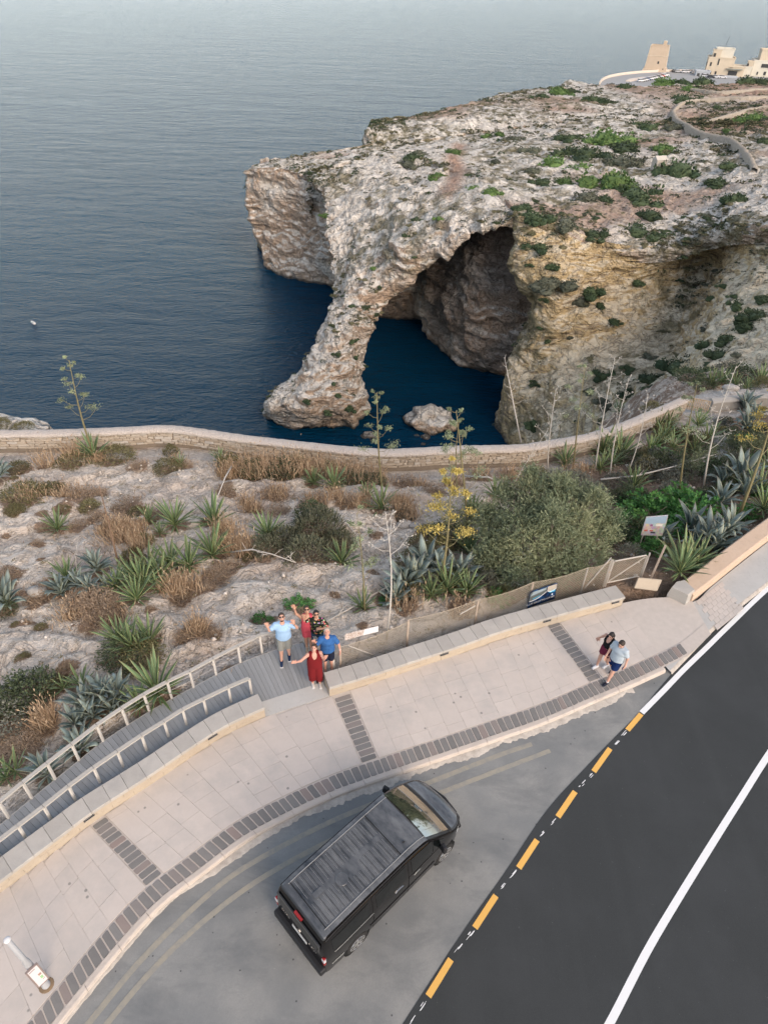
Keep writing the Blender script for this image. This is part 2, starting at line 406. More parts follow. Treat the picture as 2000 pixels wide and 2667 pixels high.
# --- cave: back wall (in the shade of its own roof)
wl = [(940,800),(985,838),(1040,845),(1090,848),(1105,880),(1150,917),(1190,955),(1225,977),(1290,987),(1372,1002)]
B = [G(x, y, SEA - 1.5) for x, y in wl]
lean = [0, 0.3, 0.6, 0.2, -0.6, -0.8, -0.5, 0.3, 0.5, 0.5]
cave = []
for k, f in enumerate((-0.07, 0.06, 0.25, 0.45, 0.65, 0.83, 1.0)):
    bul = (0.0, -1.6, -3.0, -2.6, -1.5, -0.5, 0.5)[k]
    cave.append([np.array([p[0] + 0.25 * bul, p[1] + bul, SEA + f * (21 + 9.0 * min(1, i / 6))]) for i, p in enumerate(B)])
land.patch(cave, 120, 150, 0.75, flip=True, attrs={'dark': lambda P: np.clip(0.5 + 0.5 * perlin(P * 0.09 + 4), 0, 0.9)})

# --- right cliffs round the bay
right = [
 [U(1370,568,132), U(1350,562,119.5), U(1450,586,119.5), U(1590,632,118.5), U(1740,637,120), U(1850,604,117.5), U(1930,588,112), U(2090,580,103)],
 [U(1375,620,131), U(1342,622,118.2), U(1448,632,116.5), U(1590,672,118), U(1745,668,120.5), U(1848,640,120.5), U(1935,625,112), U(2090,612,102)],
 [U(1375,690,130), U(1334,690,117.2), U(1440,690,114), U(1590,716,117.8), U(1750,702,121), U(1842,690,123), U(1930,672,110), U(2090,655,99)],
 [U(1385,740,129), U(1348,745,116.6), U(1435,752,112), U(1595,775,116), U(1752,775,119), U(1838,750,116), U(1915,728,104), U(2090,705,94)],
 [U(1415,795,128), U(1382,795,116), U(1435,815,110.5), U(1600,832,113), U(1750,838,114), U(1828,810,109), U(1895,785,95), U(2080,752,86)],
 [U(1385,870,127), U(1350,878,114.5), U(1430,890,109), U(1600,890,110), U(1745,888,109), U(1810,870,98), U(1870,845,85), U(2060,800,76)],
 [U(1355,955,122), U(1324,955,111.5), U(1425,960,106), U(1598,950,102), U(1735,938,96), U(1790,925,86), U(1840,905,74), U(2040,860,66)],
 [U(1325,1040,119), U(1303,1040,108.5), U(1420,1040,101), U(1592,1020,92), U(1722,1000,83), U(1770,985,74), U(1815,965,64), U(2030,930,58)],
 [G(1320,1130,SEA-2), G(1280,1142,SEA-2), U(1400,1190,92), U(1580,1120,82), U(1715,1070,72), U(1765,1050,64), U(1805,1030,57), U(2030,1000,52)]]
right = [r + [off(r[-1], *((r[-1] - r[-2]) * 1.6))] for r in right]
bay = land.patch(right, 250, 330, 0.52, flip=True, mat=1, attrs={'scrub': lambda P: sstep(-0.2, 0.4, perlin(P * 0.07 + 1)) * sstep(-18, -30, P[..., 2]) * 0.8})

# --- plateau
plateau = [   # columns: coast edge, crest of the cave roof, track, arch apex, then along the bay to the right
 [U(815,456,176), U(1000,414,181), U(1190,452,164), U(1356,552,123.5), U(1450,587,119.5), U(1590,632,119.5), U(1740,637,120), U(1850,604,117.5), U(1930,588,112), U(2090,580,103)],
 [U(800,446,179), U(1000,408,184), U(1185,440,169), U(1352,532,132), U(1460,548,134), U(1590,566,132), U(1740,566,133), U(1850,552,130), U(1930,540,125), U(2090,530,116)],
 [U(740,441,184), U(960,404,190), U(1170,425,175), U(1350,465,160), U(1460,470,158), U(1590,474,156), U(1740,474,156), U(1850,468,154), U(1930,462,150), U(2090,455,143)],
 [U(655,438,189), U(840,418,193), U(1100,405,187), U(1330,402,187), U(1450,400,188), U(1590,400,187), U(1740,398,186), U(1850,394,184), U(1930,390,181), U(2090,384,176)],
 [U(692,424,198), U(860,401,206), U(1090,370,213), U(1300,343,226), U(1420,328,233), U(1560,322,234), U(1720,332,226), U(1850,332,223), U(1930,330,220), U(2090,325,216)],
 [U(945,387,213.5), U(975,381,215), U(1092,362,217), U(1300,335,230), U(1420,320,237), U(1570,308,243), U(1720,318,236), U(1850,318,233), U(1930,316,231), U(2090,311,227)],
 [U(955,353,219), U(990,336,222), U(1090,319,229), U(1271,290,246), U(1400,273,262), U(1600,266,276), U(1730,276,268), U(1850,280,262), U(1930,278,260), U(2090,272,257)],
 [U(960,343,230), U(1010,322,238), U(1140,300,258), U(1330,252,298), U(1460,235,322), U(1580,224,338), U(1700,228,330), U(1850,226,330), U(1930,224,330), U(2090,219,330)],
 [U(985,346,246), U(1050,325,258), U(1160,302,280), U(1340,256,318), U(1470,236,340), off(U(1580,224,338),-2,20,-6), off(U(1700,228,330),0,20,-7), off(U(1850,226,330),0,20,-7), off(U(1930,224,330),0,20,-7), off(U(2090,219,330),0,20,-7)]]
plateau.append([off(p, 6 if i < 4 else 0, 18 if i < 5 else 60, -25 if i < 4 else (-16 if i < 5 else -3)) for i, p in enumerate(plateau[-1])])
plateau.insert(0, [off(p, 0, -0.9 if i > 2 else -3.0, -2.6 if i > 2 else -4.5) for i, p in enumerate(plateau[0])])
plateau = [list(r) + [off(r[-1], *((r[-1] - r[-2]) * 2.0))] for r in plateau]
prow = []
for k, r in enumerate(plateau):
    L = r[0]
    w = [off(L, -1, 10, -28), off(L, -0.5, 3, -12)] if 4 <= k < 10 else [off(L, -1, 4, -10), off(L, -0.3, 2, -3)]
    prow.append(np.array(w + r))
top = land.patch(prow, 420, 450, 0.5, roll=0.7, attrs={'soil': soil_far, 'scrub': lambda P: 0.9 * sstep(-0.3, 0.3, perlin(P * 0.05 + 9))})
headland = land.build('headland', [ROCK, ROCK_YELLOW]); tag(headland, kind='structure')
# ------------------------------------------------------------------ near ground: where the plants stand (pixels of the photograph)
# agave rosettes: cluster -> (what it is beside, kind, [(px, py, radius in metres), ...])
AGAVES = [
 ('by the boundary wall under the tall flower stalk', 'sisal', [(247,1192,1.0)]),
 ('at the left edge of the bare rock', 'blue', [(8,1258,0.9), (22,1577,0.9)]),
 ('on the bare rock left of the brown stalk', 'sisal', [(150,1372,0.75)]),
 ('between dry shrubs in the middle of the rock', 'sisal', [(389,1362,0.6), (458,1374,1.0), (419,1394,0.5), (470,1214,0.5)]),
 ('beside the fallen grey pole', 'sisal', [(557,1362,1.05), (554,1442,1.1)]),
 ('in the tall dry grass before the boundary wall', 'sisal', [(575,1206,0.6), (669,1238,0.5), (816,1262,0.7), (870,1272,0.85)]),
 ('on the edge of the round shrub', 'sisal', [(699,1405,0.9), (889,1457,0.9)]),
 ('under the stalk before the wall', 'sisal', [(991,1333,0.9), (955,1300,0.6)]),
 ('in the long green agave bed', 'sisal', [(446,1474,0.95), (494,1480,0.9), (392,1492,0.85), (352,1517,0.8), (420,1508,0.8), (377,1540,0.9), (362,1577,0.8), (420,1545,0.55), (310,1540,0.7)]),
 ('in the withered agave bed', 'blue', [(259,1502,0.75), (163,1547,0.7), (211,1537,0.6), (240,1552,0.55), (285,1545,0.55)]),
 ('at the left tip of the withered bed', 'sisal', [(181,1517,0.75)]),
 ('on the grass mound above the railing', 'sisal', [(347,1692,0.85), (389,1667,0.8), (313,1673,0.75), (372,1700,0.55)]),
 ('behind the boardwalk railing', 'blue', [(229,1857,0.75), (271,1839,0.8), (316,1833,0.75), (250,1880,0.6), (205,1900,0.6), (300,1862,0.6), (211,1957,0.65), (127,2022,0.65)]),
 ('spiky behind the boardwalk railing', 'sisal', [(416,1820,1.0), (370,1852,0.6)]),
 ('small and low on the rock by the railing', 'sisal', [(217,1791,0.55), (172,1806,0.4), (45,2014,0.55), (20,2030,0.5)]),
 ('in the blue bed behind the wire fence', 'blue', [(1107,1502,1.1), (1058,1548,1.1), (1080,1538,1.0), (1189,1526,1.0), (1263,1514,1.0), (1030,1575,0.8), (1140,1530,0.8)]),
 ('green beside the wire fence', 'sisal', [(1162,1560,0.85), (1213,1558,0.75), (1120,1575,0.6), (1222,1449,0.9), (945,1590,0.6)]),
 ('between the flower stalks and the tamarisk', 'sisal', [(1288,1297,0.8), (1230,1330,0.7)]),
 ('just beyond the boundary wall', 'sisal', [(1240,1152,0.9), (1356,1146,1.2), (1326,1153,0.8), (1415,1140,0.7), (970,1160,0.7)]),
 ('on the slope beyond the curving wall', 'sisal', [(1608,1080,0.9), (1531,1112,0.8), (1572,1096,0.7)]),
 ('beside the curving path', 'sisal', [(1469,1212,0.9), (1568,1180,1.25), (1614,1190,1.25), (1561,1222,0.8), (1651,1263,1.0), (1590,1212,0.8)]),
 ('in the thicket along the curving wall', 'sisal', [(1711,1118,0.9), (1737,1110,0.8), (1727,1148,0.9), (1712,1158,0.8), (1750,1168,0.8), (1810,1168,0.9), (1838,1150,0.9), (1814,1116,0.8), (1780,1140,0.7), (1690,1180,0.8)]),
 ('beside the stepped path', 'blue', [(1940,1116,1.1), (1938,1066,1.0), (1960,1090,0.8)]),
 ('below the tall leaning stalk', 'blue', [(1918,1258,1.3), (1935,1290,1.0), (1880,1265,0.9)]),
 ('at the right edge by the kerb wall', 'sisal', [(1972,1287,1.1), (1980,1336,0.9), (1995,1240,0.9)]),
 ('behind the right-hand kerb wall', 'blue', [(1867,1322,0.9), (1794,1384,1.0), (1844,1412,1.05), (1861,1424,0.9), (1899,1384,1.0), (1713,1405,0.8), (1880,1405,0.8), (1815,1420,0.8)]),
 ('growing over the rough stone block', 'sisal', [(1777,1475,1.25), (1764,1502,0.9), (1815,1468,0.9)]),
 ('on the bank above the picket gate', 'sisal', [(1850,1004,1.0), (1876,1000,0.9), (1911,1002,0.8), (1980,994,1.3), (1960,960,1.1), (1945,1010,0.7)]),
]
# low shrubs and tufts: (px, py, radius, height, kind)
SHRUBS = [
 (60,1300,1.3,0.5,'olive'), (205,1290,1.1,0.5,'dry'), (130,1275,0.9,0.45,'olive'), (250,1280,0.7,0.35,'dry'), (40,1335,0.5,0.3,'olive'),
 (48,1222,0.7,0.4,'olive'), (190,1205,1.1,0.45,'olive'), (300,1195,1.2,0.5,'olive'), (447,1182,0.5,0.55,'olive'), (440,1222,0.9,0.4,'olive'), (360,1218,0.7,0.3,'dry'), (480,1215,0.6,0.4,'dry'),
 (235,1318,0.6,0.45,'olive'), (250,1345,0.6,0.4,'dry'), (45,1338,0.45,0.3,'olive'), (165,1328,0.4,0.2,'olive'), (330,1318,0.9,0.35,'dry'), (365,1335,0.7,0.4,'olive'), (300,1375,1.0,0.4,'dry'), (340,1395,0.9,0.45,'dry'), (200,1365,0.6,0.4,'dry'), (120,1368,0.5,0.3,'dry'),
 (410,1345,0.7,0.35,'dry'), (375,1415,0.5,0.35,'olive'), (345,1455,0.6,0.5,'olive'),
 (600,1225,0.8,0.9,'olive'), (660,1235,0.9,0.9,'dark'), (735,1245,1.0,0.95,'dark'), (775,1225,0.9,0.8,'olive'), (850,1240,0.9,0.7,'olive'), (920,1258,0.9,0.6,'dark'), (970,1262,0.8,0.6,'dark'), (715,1290,0.8,0.4,'dry'),
 (590,1285,0.6,0.25,'dry'), (665,1320,0.5,0.4,'dry'), (725,1330,0.7,0.25,'dry'), (820,1318,0.9,0.35,'dry'), (900,1320,0.8,0.4,'dry'), (1040,1300,0.6,0.5,'dry'),
 (745,1420,1.15,0.9,'round'), (830,1395,1.3,1.05,'round'), (800,1450,1.2,0.8,'round'), (700,1440,0.8,0.6,'round'), (880,1410,0.9,0.7,'round'), (815,1370,0.9,0.8,'dark'),
 (590,1480,0.8,0.35,'dry'), (560,1500,0.8,0.4,'dry'), (470,1560,0.6,0.45,'dry'), (260,1585,0.95,0.75,'dry'), (215,1570,0.7,0.35,'dry'), (300,1595,0.6,0.4,'dry'), (245,1620,0.7,0.35,'dry'), (130,1540,0.9,0.5,'dry'), (100,1560,0.7,0.4,'dry'), (10,1510,0.8,0.4,'dry'), (520,1535,0.6,0.3,'dry'),
 (330,1712,1.0,0.45,'dark'), (370,1720,0.8,0.4,'olive'), (520,1650,0.7,0.6,'dry'), (490,1660,0.6,0.35,'dry'), (560,1660,0.45,0.25,'dry'), (105,1632,0.25,0.2,'olive'), (42,1627,0.2,0.15,'olive'), (70,1715,0.2,0.15,'olive'), (58,1725,0.2,0.12,'olive'),
 (90,1815,1.1,0.8,'dark'), (50,1830,0.9,0.75,'dark'), (30,1880,0.9,0.6,'grey'), (150,1800,0.5,0.4,'olive'), (115,1895,0.6,0.4,'dry'), (180,1750,0.4,0.4,'dry'), (60,1950,0.7,0.35,'dry'), (15,1955,0.7,0.3,'dry'), (10,1590,0.5,0.6,'dark'),
 (777,1572,0.6,0.35,'bright'), (675,1605,0.4,0.35,'bright'), (705,1609,0.2,0.15,'bright'), (600,1752,0.35,0.3,'dry'),
 (1180,1430,1.0,1.6,'reed'), (1215,1400,1.0,1.7,'reed'), (1140,1450,0.7,0.9,'olive'), (1150,1410,0.7,0.9,'dark'), (1250,1360,0.8,0.9,'dark'),
 (1085,1430,0.5,0.4,'olive'), (1060,1260,0.9,0.45,'dry'), (1180,1262,0.7,0.4,'dry'), (1250,1245,0.8,0.45,'dry'), (1330,1245,0.9,0.5,'dry'), (1130,1290,0.7,0.5,'dry'), (1110,1400,0.5,0.4,'olive'),
 (1400,1240,0.8,0.5,'olive'), (1450,1255,0.8,0.6,'grey'), (1500,1260,0.9,0.7,'grey'), (1540,1285,1.0,0.8,'grey'), (1610,1260,0.9,0.7,'grey'), (1680,1235,1.0,0.8,'grey'), (1720,1215,1.0,0.8,'grey'), (1760,1215,0.9,0.7,'dark'), (1640,1210,0.9,0.6,'dark'),
 (1830,1215,1.1,1.2,'tamarisk'), (1800,1240,1.0,1.1,'tamarisk'), (1905,1185,1.3,1.4,'tamarisk'), (1955,1195,1.3,1.3,'tamarisk'), (1990,1180,1.2,1.2,'tamarisk'), (1870,1240,1.0,0.9,'dark'),
 (1870,1105,0.6,0.5,'grey'), (1885,1130,0.6,0.5,'olive'), (1905,1140,0.8,0.7,'dark'), (1960,1150,0.8,0.7,'dark'), (1985,1130,0.8,0.7,'dark'), (1890,1100,0.5,0.4,'dark'),
 (1640,1385,1.1,1.2,'bright'), (1690,1350,1.2,1.5,'bright'), (1750,1330,1.2,1.4,'bright'), (1800,1345,1.1,1.2,'bright'), (1610,1420,0.8,0.8,'dark'), (1770,1380,0.9,0.9,'bright'), (1840,1310,0.8,0.7,'dark'), (1700,1420,0.7,0.6,'bright'), (1900,1350,0.7,0.6,'bright'), (1950,1340,0.6,0.5,'bright'), (1600,1400,0.9,1.1,'bright'),
 (1730,1440,0.7,0.5,'olive'), (1640,1455,0.6,0.5,'grey'), (1000,1560,0.5,0.35,'bright'), (1290,1560,0.6,0.4,'bright'), (1330,1545,0.6,0.35,'olive'),
 (1770,1060,0.7,0.5,'bright'), (1700,1075,1.0,0.7,'olive'), (1895,975,1.3,0.9,'grey'), (1930,985,1.3,0.9,'dark'), (1830,1010,1.1,0.7,'dark'), (1985,1008,0.8,0.6,'olive'), (1280,1150,1.0,0.55,'olive'), (1850,960,1.6,1.0,'dark'), (1900,930,1.8,1.1,'dark'), (1960,920,1.6,1.0,'olive'), (1800,985,1.6,0.9,'dark'),
]
SHRUBS += [(1700,1442,0.6,0.75,'bright'), (1668,1425,0.6,0.7,'bright'), (1740,1428,0.55,0.65,'grey'), (1690,1415,0.5,0.6,'dark'), (1640,1400,0.8,0.9,'dark')]
_fr = random.Random(91)                    # FILLER: the crowded planting on the right
for _ in range(46):
    _x, _y = _fr.uniform(1570, 1990), _fr.uniform(1120, 1335)
    if 1830 < _x < 1900 and _y < 1200: continue
    SHRUBS.append((round(_x), round(_y), _fr.uniform(0.5, 0.95), _fr.uniform(0.45, 0.9), _fr.choice(['dark', 'dark', 'grey', 'olive', 'bright'])))
for _ in range(16): SHRUBS.append((round(_fr.uniform(1040, 1330)), round(_fr.uniform(1340, 1570)), _fr.uniform(0.4, 0.75), _fr.uniform(0.35, 0.7), _fr.choice(['dark', 'olive', 'grey', 'reed'])))
for _ in range(26): SHRUBS.append((round(_fr.uniform(0, 1000)), round(_fr.uniform(1230, 1640)), _fr.uniform(0.12, 0.32), _fr.uniform(0.1, 0.25), _fr.choice(['olive', 'dry', 'dry'])))
GRASS = [  # tall dry grass: (px, py, radius, height, blades)
 (600,1235,0.7,1.0,220), (650,1232,0.8,1.15,300), (700,1235,0.9,1.25,360), (760,1238,0.9,1.25,360), (820,1238,0.9,1.1,340), (880,1245,0.9,1.1,320), (940,1250,0.9,0.95,280), (985,1255,0.6,0.8,180),
 (720,1288,0.7,0.6,160), (1045,1340,0.55,1.0,240), (1062,1352,0.45,0.8,180), (605,1420,0.6,0.9,240), (640,1432,0.6,0.8,220), (585,1392,0.5,0.8,180), (655,1320,0.4,0.7,120), (940,1322,0.6,0.8,200), (880,1310,0.6,0.7,150), (820,1312,0.7,0.5,150),
 (460,1540,0.5,0.9,160), (490,1530,0.5,0.8,140), (360,1430,0.5,1.0,140), (320,1405,0.7,0.9,200), (290,1395,0.7,0.7,160), (350,1390,0.6,0.6,150), (515,1650,0.25,0.9,160), (125,1885,0.35,0.8,160), (120,1215,0.5,1.1,110), (195,1195,0.5,1.2,110), (260,1200,0.5,0.6,110), (460,1205,0.5,0.5,110),
 (1250,1240,0.5,0.6,110), (1330,1240,0.6,0.7,140), (1180,1258,0.5,0.6,110), (1095,1265,0.6,0.4,110), (1500,1235,0.7,0.8,150), (1060,1590,0.6,0.6,90), (1200,1600,0.7,0.5,110), (200,1600,0.7,0.5,150), (300,1620,0.6,0.5,110), (640,1300,0.4,0.5,90), (80,1290,0.8,0.6,180), (170,1285,0.8,0.5,160),
]
# ------------------------------------------------------------------ near ground: height from a smooth spline through measured points
WALL = [(-60,1174,-3.4),(0,1170,-3.4),(151,1168,-3.4),(331,1161,-3.4),(422,1156,-3.42),(500,1162,-3.45),(620,1180,-3.5),(771,1198,-3.5),(900,1212,-3.5),(998,1219,-3.5),(1090,1216,-3.52),(1167,1211,-3.55),(1233,1209,-3.6),(1350,1206,-3.7),(1439,1193,-3.8),(1532,1175,-4.0),(1620,1146,-4.3),(1690,1115,-4.6),(1750,1088,-4.9),(1782,1072,-5.1)]
WALL3 = catmull([G(*w) for w in WALL], 400)
CTRL = [(0,2140,-0.35),(140,2025,-0.35),(271,1918,-0.35),(390,1840,-0.35),(500,1780,-0.35),(640,1715,-0.35),(790,1662,-0.35),(900,1640,-0.35),(1000,1640,-0.35),(1200,1600,-0.35),(1420,1540,-0.4),(1620,1480,-0.45),(1740,1480,-0.4),(1850,1430,-0.45),(2000,1345,-0.6),
 (0,1950,-0.55),(150,1850,-0.6),(0,1750,-0.9),(200,1700,-0.8),(450,1650,-0.65),(700,1580,-0.6),(880,1540,-0.7),(0,1550,-1.6),(250,1550,-1.3),(500,1500,-1.2),(700,1470,-1.15),(900,1400,-1.5),(1000,1420,-1.4),
 (0,1400,-2.3),(250,1400,-2.1),(450,1350,-2.3),(650,1330,-2.3),(850,1300,-2.5),(1050,1300,-2.6),(0,1290,-2.9),(200,1260,-2.95),(450,1225,-3.05),(700,1260,-2.9),(900,1260,-3.0),
 (0,1215,-3.38),(200,1200,-3.38),(400,1185,-3.4),(560,1195,-3.45),(750,1222,-3.48),(1000,1245,-3.5),(1200,1240,-3.55),(1400,1230,-3.72),(1560,1200,-4.0),(1680,1150,-4.5),
 (1300,1290,-2.9),(1200,1400,-1.7),(1300,1450,-1.2),(1500,1400,-1.6),(1500,1300,-2.7),(1650,1300,-2.5),(1700,1400,-1.3),(1850,1330,-1.5),(2000,1270,-1.4),(1650,1210,-3.7),(1800,1180,-3.9),(1950,1180,-3.2),(2060,1200,-2.4),
 (1830,1085,-5.0),(1900,1060,-5.0),(2000,1055,-4.9),(2060,1040,-4.9),(1900,1000,-6.2),(2000,980,-6.2),(1820,1020,-6.6),(2060,930,-7.6),(1900,940,-8.6),(2000,900,-9.2)]
_cp = np.array([G(*c) for c in CTRL]); _xy = _cp[:, :2] / 10.0
def _tps(r2): return 0.5 * r2 * np.log(np.maximum(r2, 1e-12))
_K = _tps(((_xy[:, None] - _xy[None]) ** 2).sum(-1)) + np.eye(len(_xy)) * 2e-3
_Pm = np.hstack([np.ones((len(_xy), 1)), _xy]); _A = np.block([[_K, _Pm], [_Pm.T, np.zeros((3, 3))]])
_w = np.linalg.solve(_A, np.concatenate([_cp[:, 2], np.zeros(3)]))
def wall_y(x): return np.interp(x, WALL3[:, 0], WALL3[:, 1])
def ground_base(x, y):
    x = np.asarray(x, float); y = np.asarray(y, float); s = x.shape; q = np.stack([x.ravel(), y.ravel()], 1) / 10.0
    out = np.empty(len(q))
    for a in range(0, len(q), 20000):
        b = q[a:a + 20000]; out[a:a + 20000] = _tps(((b[:, None] - _xy[None]) ** 2).sum(-1)) @ _w[:len(_xy)] + _w[-3] + b @ _w[-2:]
    z = out.reshape(s); z = np.where(x > 30, np.minimum(z, -0.7), z)
    beyond = y - wall_y(x)
    left = 1 - sstep(15.0, 22.0, x)
    z = z - left * (np.maximum(beyond - 1.6, 0) ** 1.25 * 0.55)
    z = z - (1 - left) * np.maximum(y - 47, 0) ** 1.3 * 0.32
    return z
def ground_z(x, y):
    x = np.asarray(x, float); y = np.asarray(y, float); z = ground_base(x, y)
    P = np.stack([x, y, np.zeros_like(x)], -1)
    d_wall = wall_y(x) - y
    rough = sstep(1.6, 3.0, np.abs(d_wall)) * sstep(9.0, 10.5, y + 0.55 * (x + 7)) * 0.9 + 0.1
    r = fbm(P * 0.22 + 2.0, 3) * 0.20 + fbm(P * 0.9, 4, 0.6) * 0.11
    led = perlin(P * np.array([0.28, 0.55, 1]) + 40); r = r + np.tanh(led * 22) * 0.13
    led2 = perlin(P * np.array([0.8, 1.3, 1]) + 80); r = r + np.tanh(led2 * 16) * 0.06
    return z + r * rough
_TT = {}
def T(px, py):                             # the point of the near ground seen at a pixel
    if (px, py) in _TT: return _TT[(px, py)].copy()
    d = ray(px, py); d = d / np.linalg.norm(d); t = np.linspace(8, 95, 700); P = d[None] * t[:, None]
    g = ground_base(P[:, 0], P[:, 1]); hit = np.nonzero(CAM_H + P[:, 2] <= g)[0]; i = max(1, hit[0] if len(hit) else len(t) - 1)
    a, b = CAM_H + P[i - 1, 2] - g[i - 1], CAM_H + P[i, 2] - g[i]; f = a / (a - b) if a != b else 1.0
    p = P[i - 1] + (P[i] - P[i - 1]) * f
    _TT[(px, py)] = np.array([p[0], p[1], float(ground_z(np.array([p[0]]), np.array([p[1]]))[0])])
    return _TT[(px, py)].copy()

# street side of the ground: foot of the boardwalk, parapets and kerb wall (pixels at pavement level)
BOUND = np.array([G(x, y, 0.0)[:2] for x, y in ((-700,2700),(-300,2420),(-100,2262),(0,2185),(120,2085),(250,1985),(400,1880),(520,1808),(640,1750),(760,1708),(835,1735),(900,1745),(1080,1690),(1200,1652),(1420,1585),(1618,1530),(1720,1530),(1790,1500),(1862,1462),(2000,1350),(2140,1262),(2400,1085))])
BOUND = np.vstack([BOUND, BOUND[-1] + (BOUND[-1] - BOUND[-2]) * 3])
def near_ground():
    t = NT('rocky_ground')
    mid = t.noise(0.9, 5, 0.65); fine = t.noise(6.0, 4, 0.7); big = t.noise(0.28, 3, 0.6)
    c = t.mix(t.ramp(mid, [(0.35, 0), (0.62, 1)]), (0.60, 0.515, 0.425), (0.75, 0.67, 0.575))
    c = t.mix(t.ramp(big, [(0.48, 0), (0.68, 0.75)]), c, (0.50, 0.40, 0.325))
    c = t.mix(t.ramp(t.noise(2.6, 4, 0.75, None, 0.6), [(0.28, 0.85), (0.42, 0)]), c, (0.33, 0.285, 0.23))
    c = t.mix(t.ramp(t.noise(1.3, 4, 0.7, t.coord((1, 1.6, 1)), 1.2), [(0.60, 0), (0.70, 0.5)]), c, (0.42, 0.39, 0.345))
    v2 = t.math('ABSOLUTE', t.math('SUBTRACT', t.noise(1.5, 4, 0.62, None, 0.9), 0.5)); c = t.mix(t.math('MULTIPLY', t.ramp(v2, [(0.004, 0.5), (0.022, 0)]), t.ramp(mid, [(0.4, 1), (0.62, 0.1)])), c, (0.24, 0.20, 0.155))
    c = t.mix(t.ramp(t.noise(4.2, 4, 0.75), [(0.62, 0), (0.74, 0.7)]), c, (0.70, 0.645, 0.575))
    soil = t.mix(fine, (0.17, 0.115, 0.075), (0.36, 0.26, 0.19))
    a = t.math('ADD', t.attr('soil'), t.math('ADD', t.math('MULTIPLY', t.math('SUBTRACT', mid, 0.5), 1.5), t.math('MULTIPLY', t.math('SUBTRACT', fine, 0.5), 0.8)))
    c = t.mix(t.ramp(a, [(0.42, 0), (0.60, 1)]), c, soil)
    pth = t.mix(fine, (0.50, 0.46, 0.41), (0.60, 0.555, 0.50))
    c = t.mix(t.ramp(t.math('ADD', t.attr('path'), t.math('MULTIPLY', t.math('SUBTRACT', mid, 0.5), 0.5)), [(0.45, 0), (0.6, 1)]), c, pth)
    c = t.mix(t.ramp(t.noise(22, 3, 0.6), [(0.30, 0.45), (0.42, 0)]), c, (0.20, 0.175, 0.145))
    b = t.bump(t.math('ADD', t.math('MULTIPLY', t.noise(2.2, 3, 0.6), 0.8), t.math('ADD', t.math('MULTIPLY', t.noise(9, 4, 0.7), 0.5), t.math('MULTIPLY', t.ramp(v2, [(0, 0), (0.05, 1)]), 0.22))), 1.0, 0.30)
    m = t.done(c, 0.95, b, spec=0.15)
    xs = np.concatenate([np.arange(-40, -27, 0.5), np.arange(-27, 40, 0.115), np.arange(40, 75, 0.5)]); ys = np.concatenate([np.arange(5.0, 33, 0.115), np.arange(33, 72, 0.26)])
    X, Y = np.meshgrid(xs, ys); Z = np.empty_like(X)
    for i in range(len(ys)): Z[i] = ground_z(X[i], Y[i])
    inside = np.interp(X, BOUND[:, 0], BOUND[:, 1]) - Y
    Z = np.where(inside > -0.8, np.minimum(Z, -0.16), Z); Z = np.where(inside > 0, np.minimum(Z, -0.3), Z) - sstep(0.0, 0.5, inside) * 0.4
    V = np.stack([X, Y, Z], -1)
    soilv = np.zeros_like(X)
    for px, py, r, h, k in SHRUBS:
        p = T(px, py); soilv = np.maximum(soilv, np.clip(1.15 - np.hypot(X - p[0], (Y - p[1]) * 1.15) / (r * 1.0 + 0.15), 0, 1))
    for cl in AGAVES:
        for px, py, r in cl[2]:
            p = T(px, py); soilv = np.maximum(soilv, np.clip(1.1 - np.hypot(X - p[0], (Y - p[1]) * 1.15) / (r * 0.7 + 0.12), 0, 1))
    for px, py, r, h, n in GRASS:
        p = T(px, py); soilv = np.maximum(soilv, np.clip(1.1 - np.hypot(X - p[0], (Y - p[1]) * 1.15) / (r * 1.0 + 0.1), 0, 1))
    soilv = np.maximum(soilv, 0.85 * sstep(4, 7, X) * sstep(0.5, 2.0, wall_y(X) - Y))      # the planted bank on the right
    beyond = Y - wall_y(X)
    soilv = np.maximum(soilv, 0.55 * sstep(14, 17, X) * sstep(0, 2, beyond))
    pathv = sstep(0.15, 0.35, -beyond) * (1 - sstep(1.0, 1.5, -beyond)) * (1 - sstep(12.0, 13.5, X))
    steps = [T(x, y)[:2] for x, y in ((1810,1075),(1840,1105),(1868,1135),(1880,1165),(1890,1190))]
    pathv = np.maximum(pathv, np.clip(1.5 - seglen(V, steps, None) / 1.0, 0, 1))
    pathv = np.maximum(pathv, 0.9 * sstep(0.6, 1.2, Y - (T(1850,1050)[1] - 1)) * (1 - sstep(2.2, 3.4, Y - T(1850,1050)[1])) * sstep(17, 19, X))
    soilv = soilv * (1 - np.clip(pathv, 0, 1))
    Fq = gridfaces(*X.shape); Fq = Fq[inside.ravel()[Fq].min(1) < 0.7]
    me = mesh_data('rocky_ground', V.reshape(-1, 3), Fq, m, True)
    for k, v in (('soil', soilv), ('path', pathv)):
        a = me.attributes.new(k, 'FLOAT', 'POINT'); a.data.foreach_set('value', np.clip(v, 0, 1).ravel().astype(np.float32))
    tag(obj('rocky_ground', me), kind='structure')
near_ground()

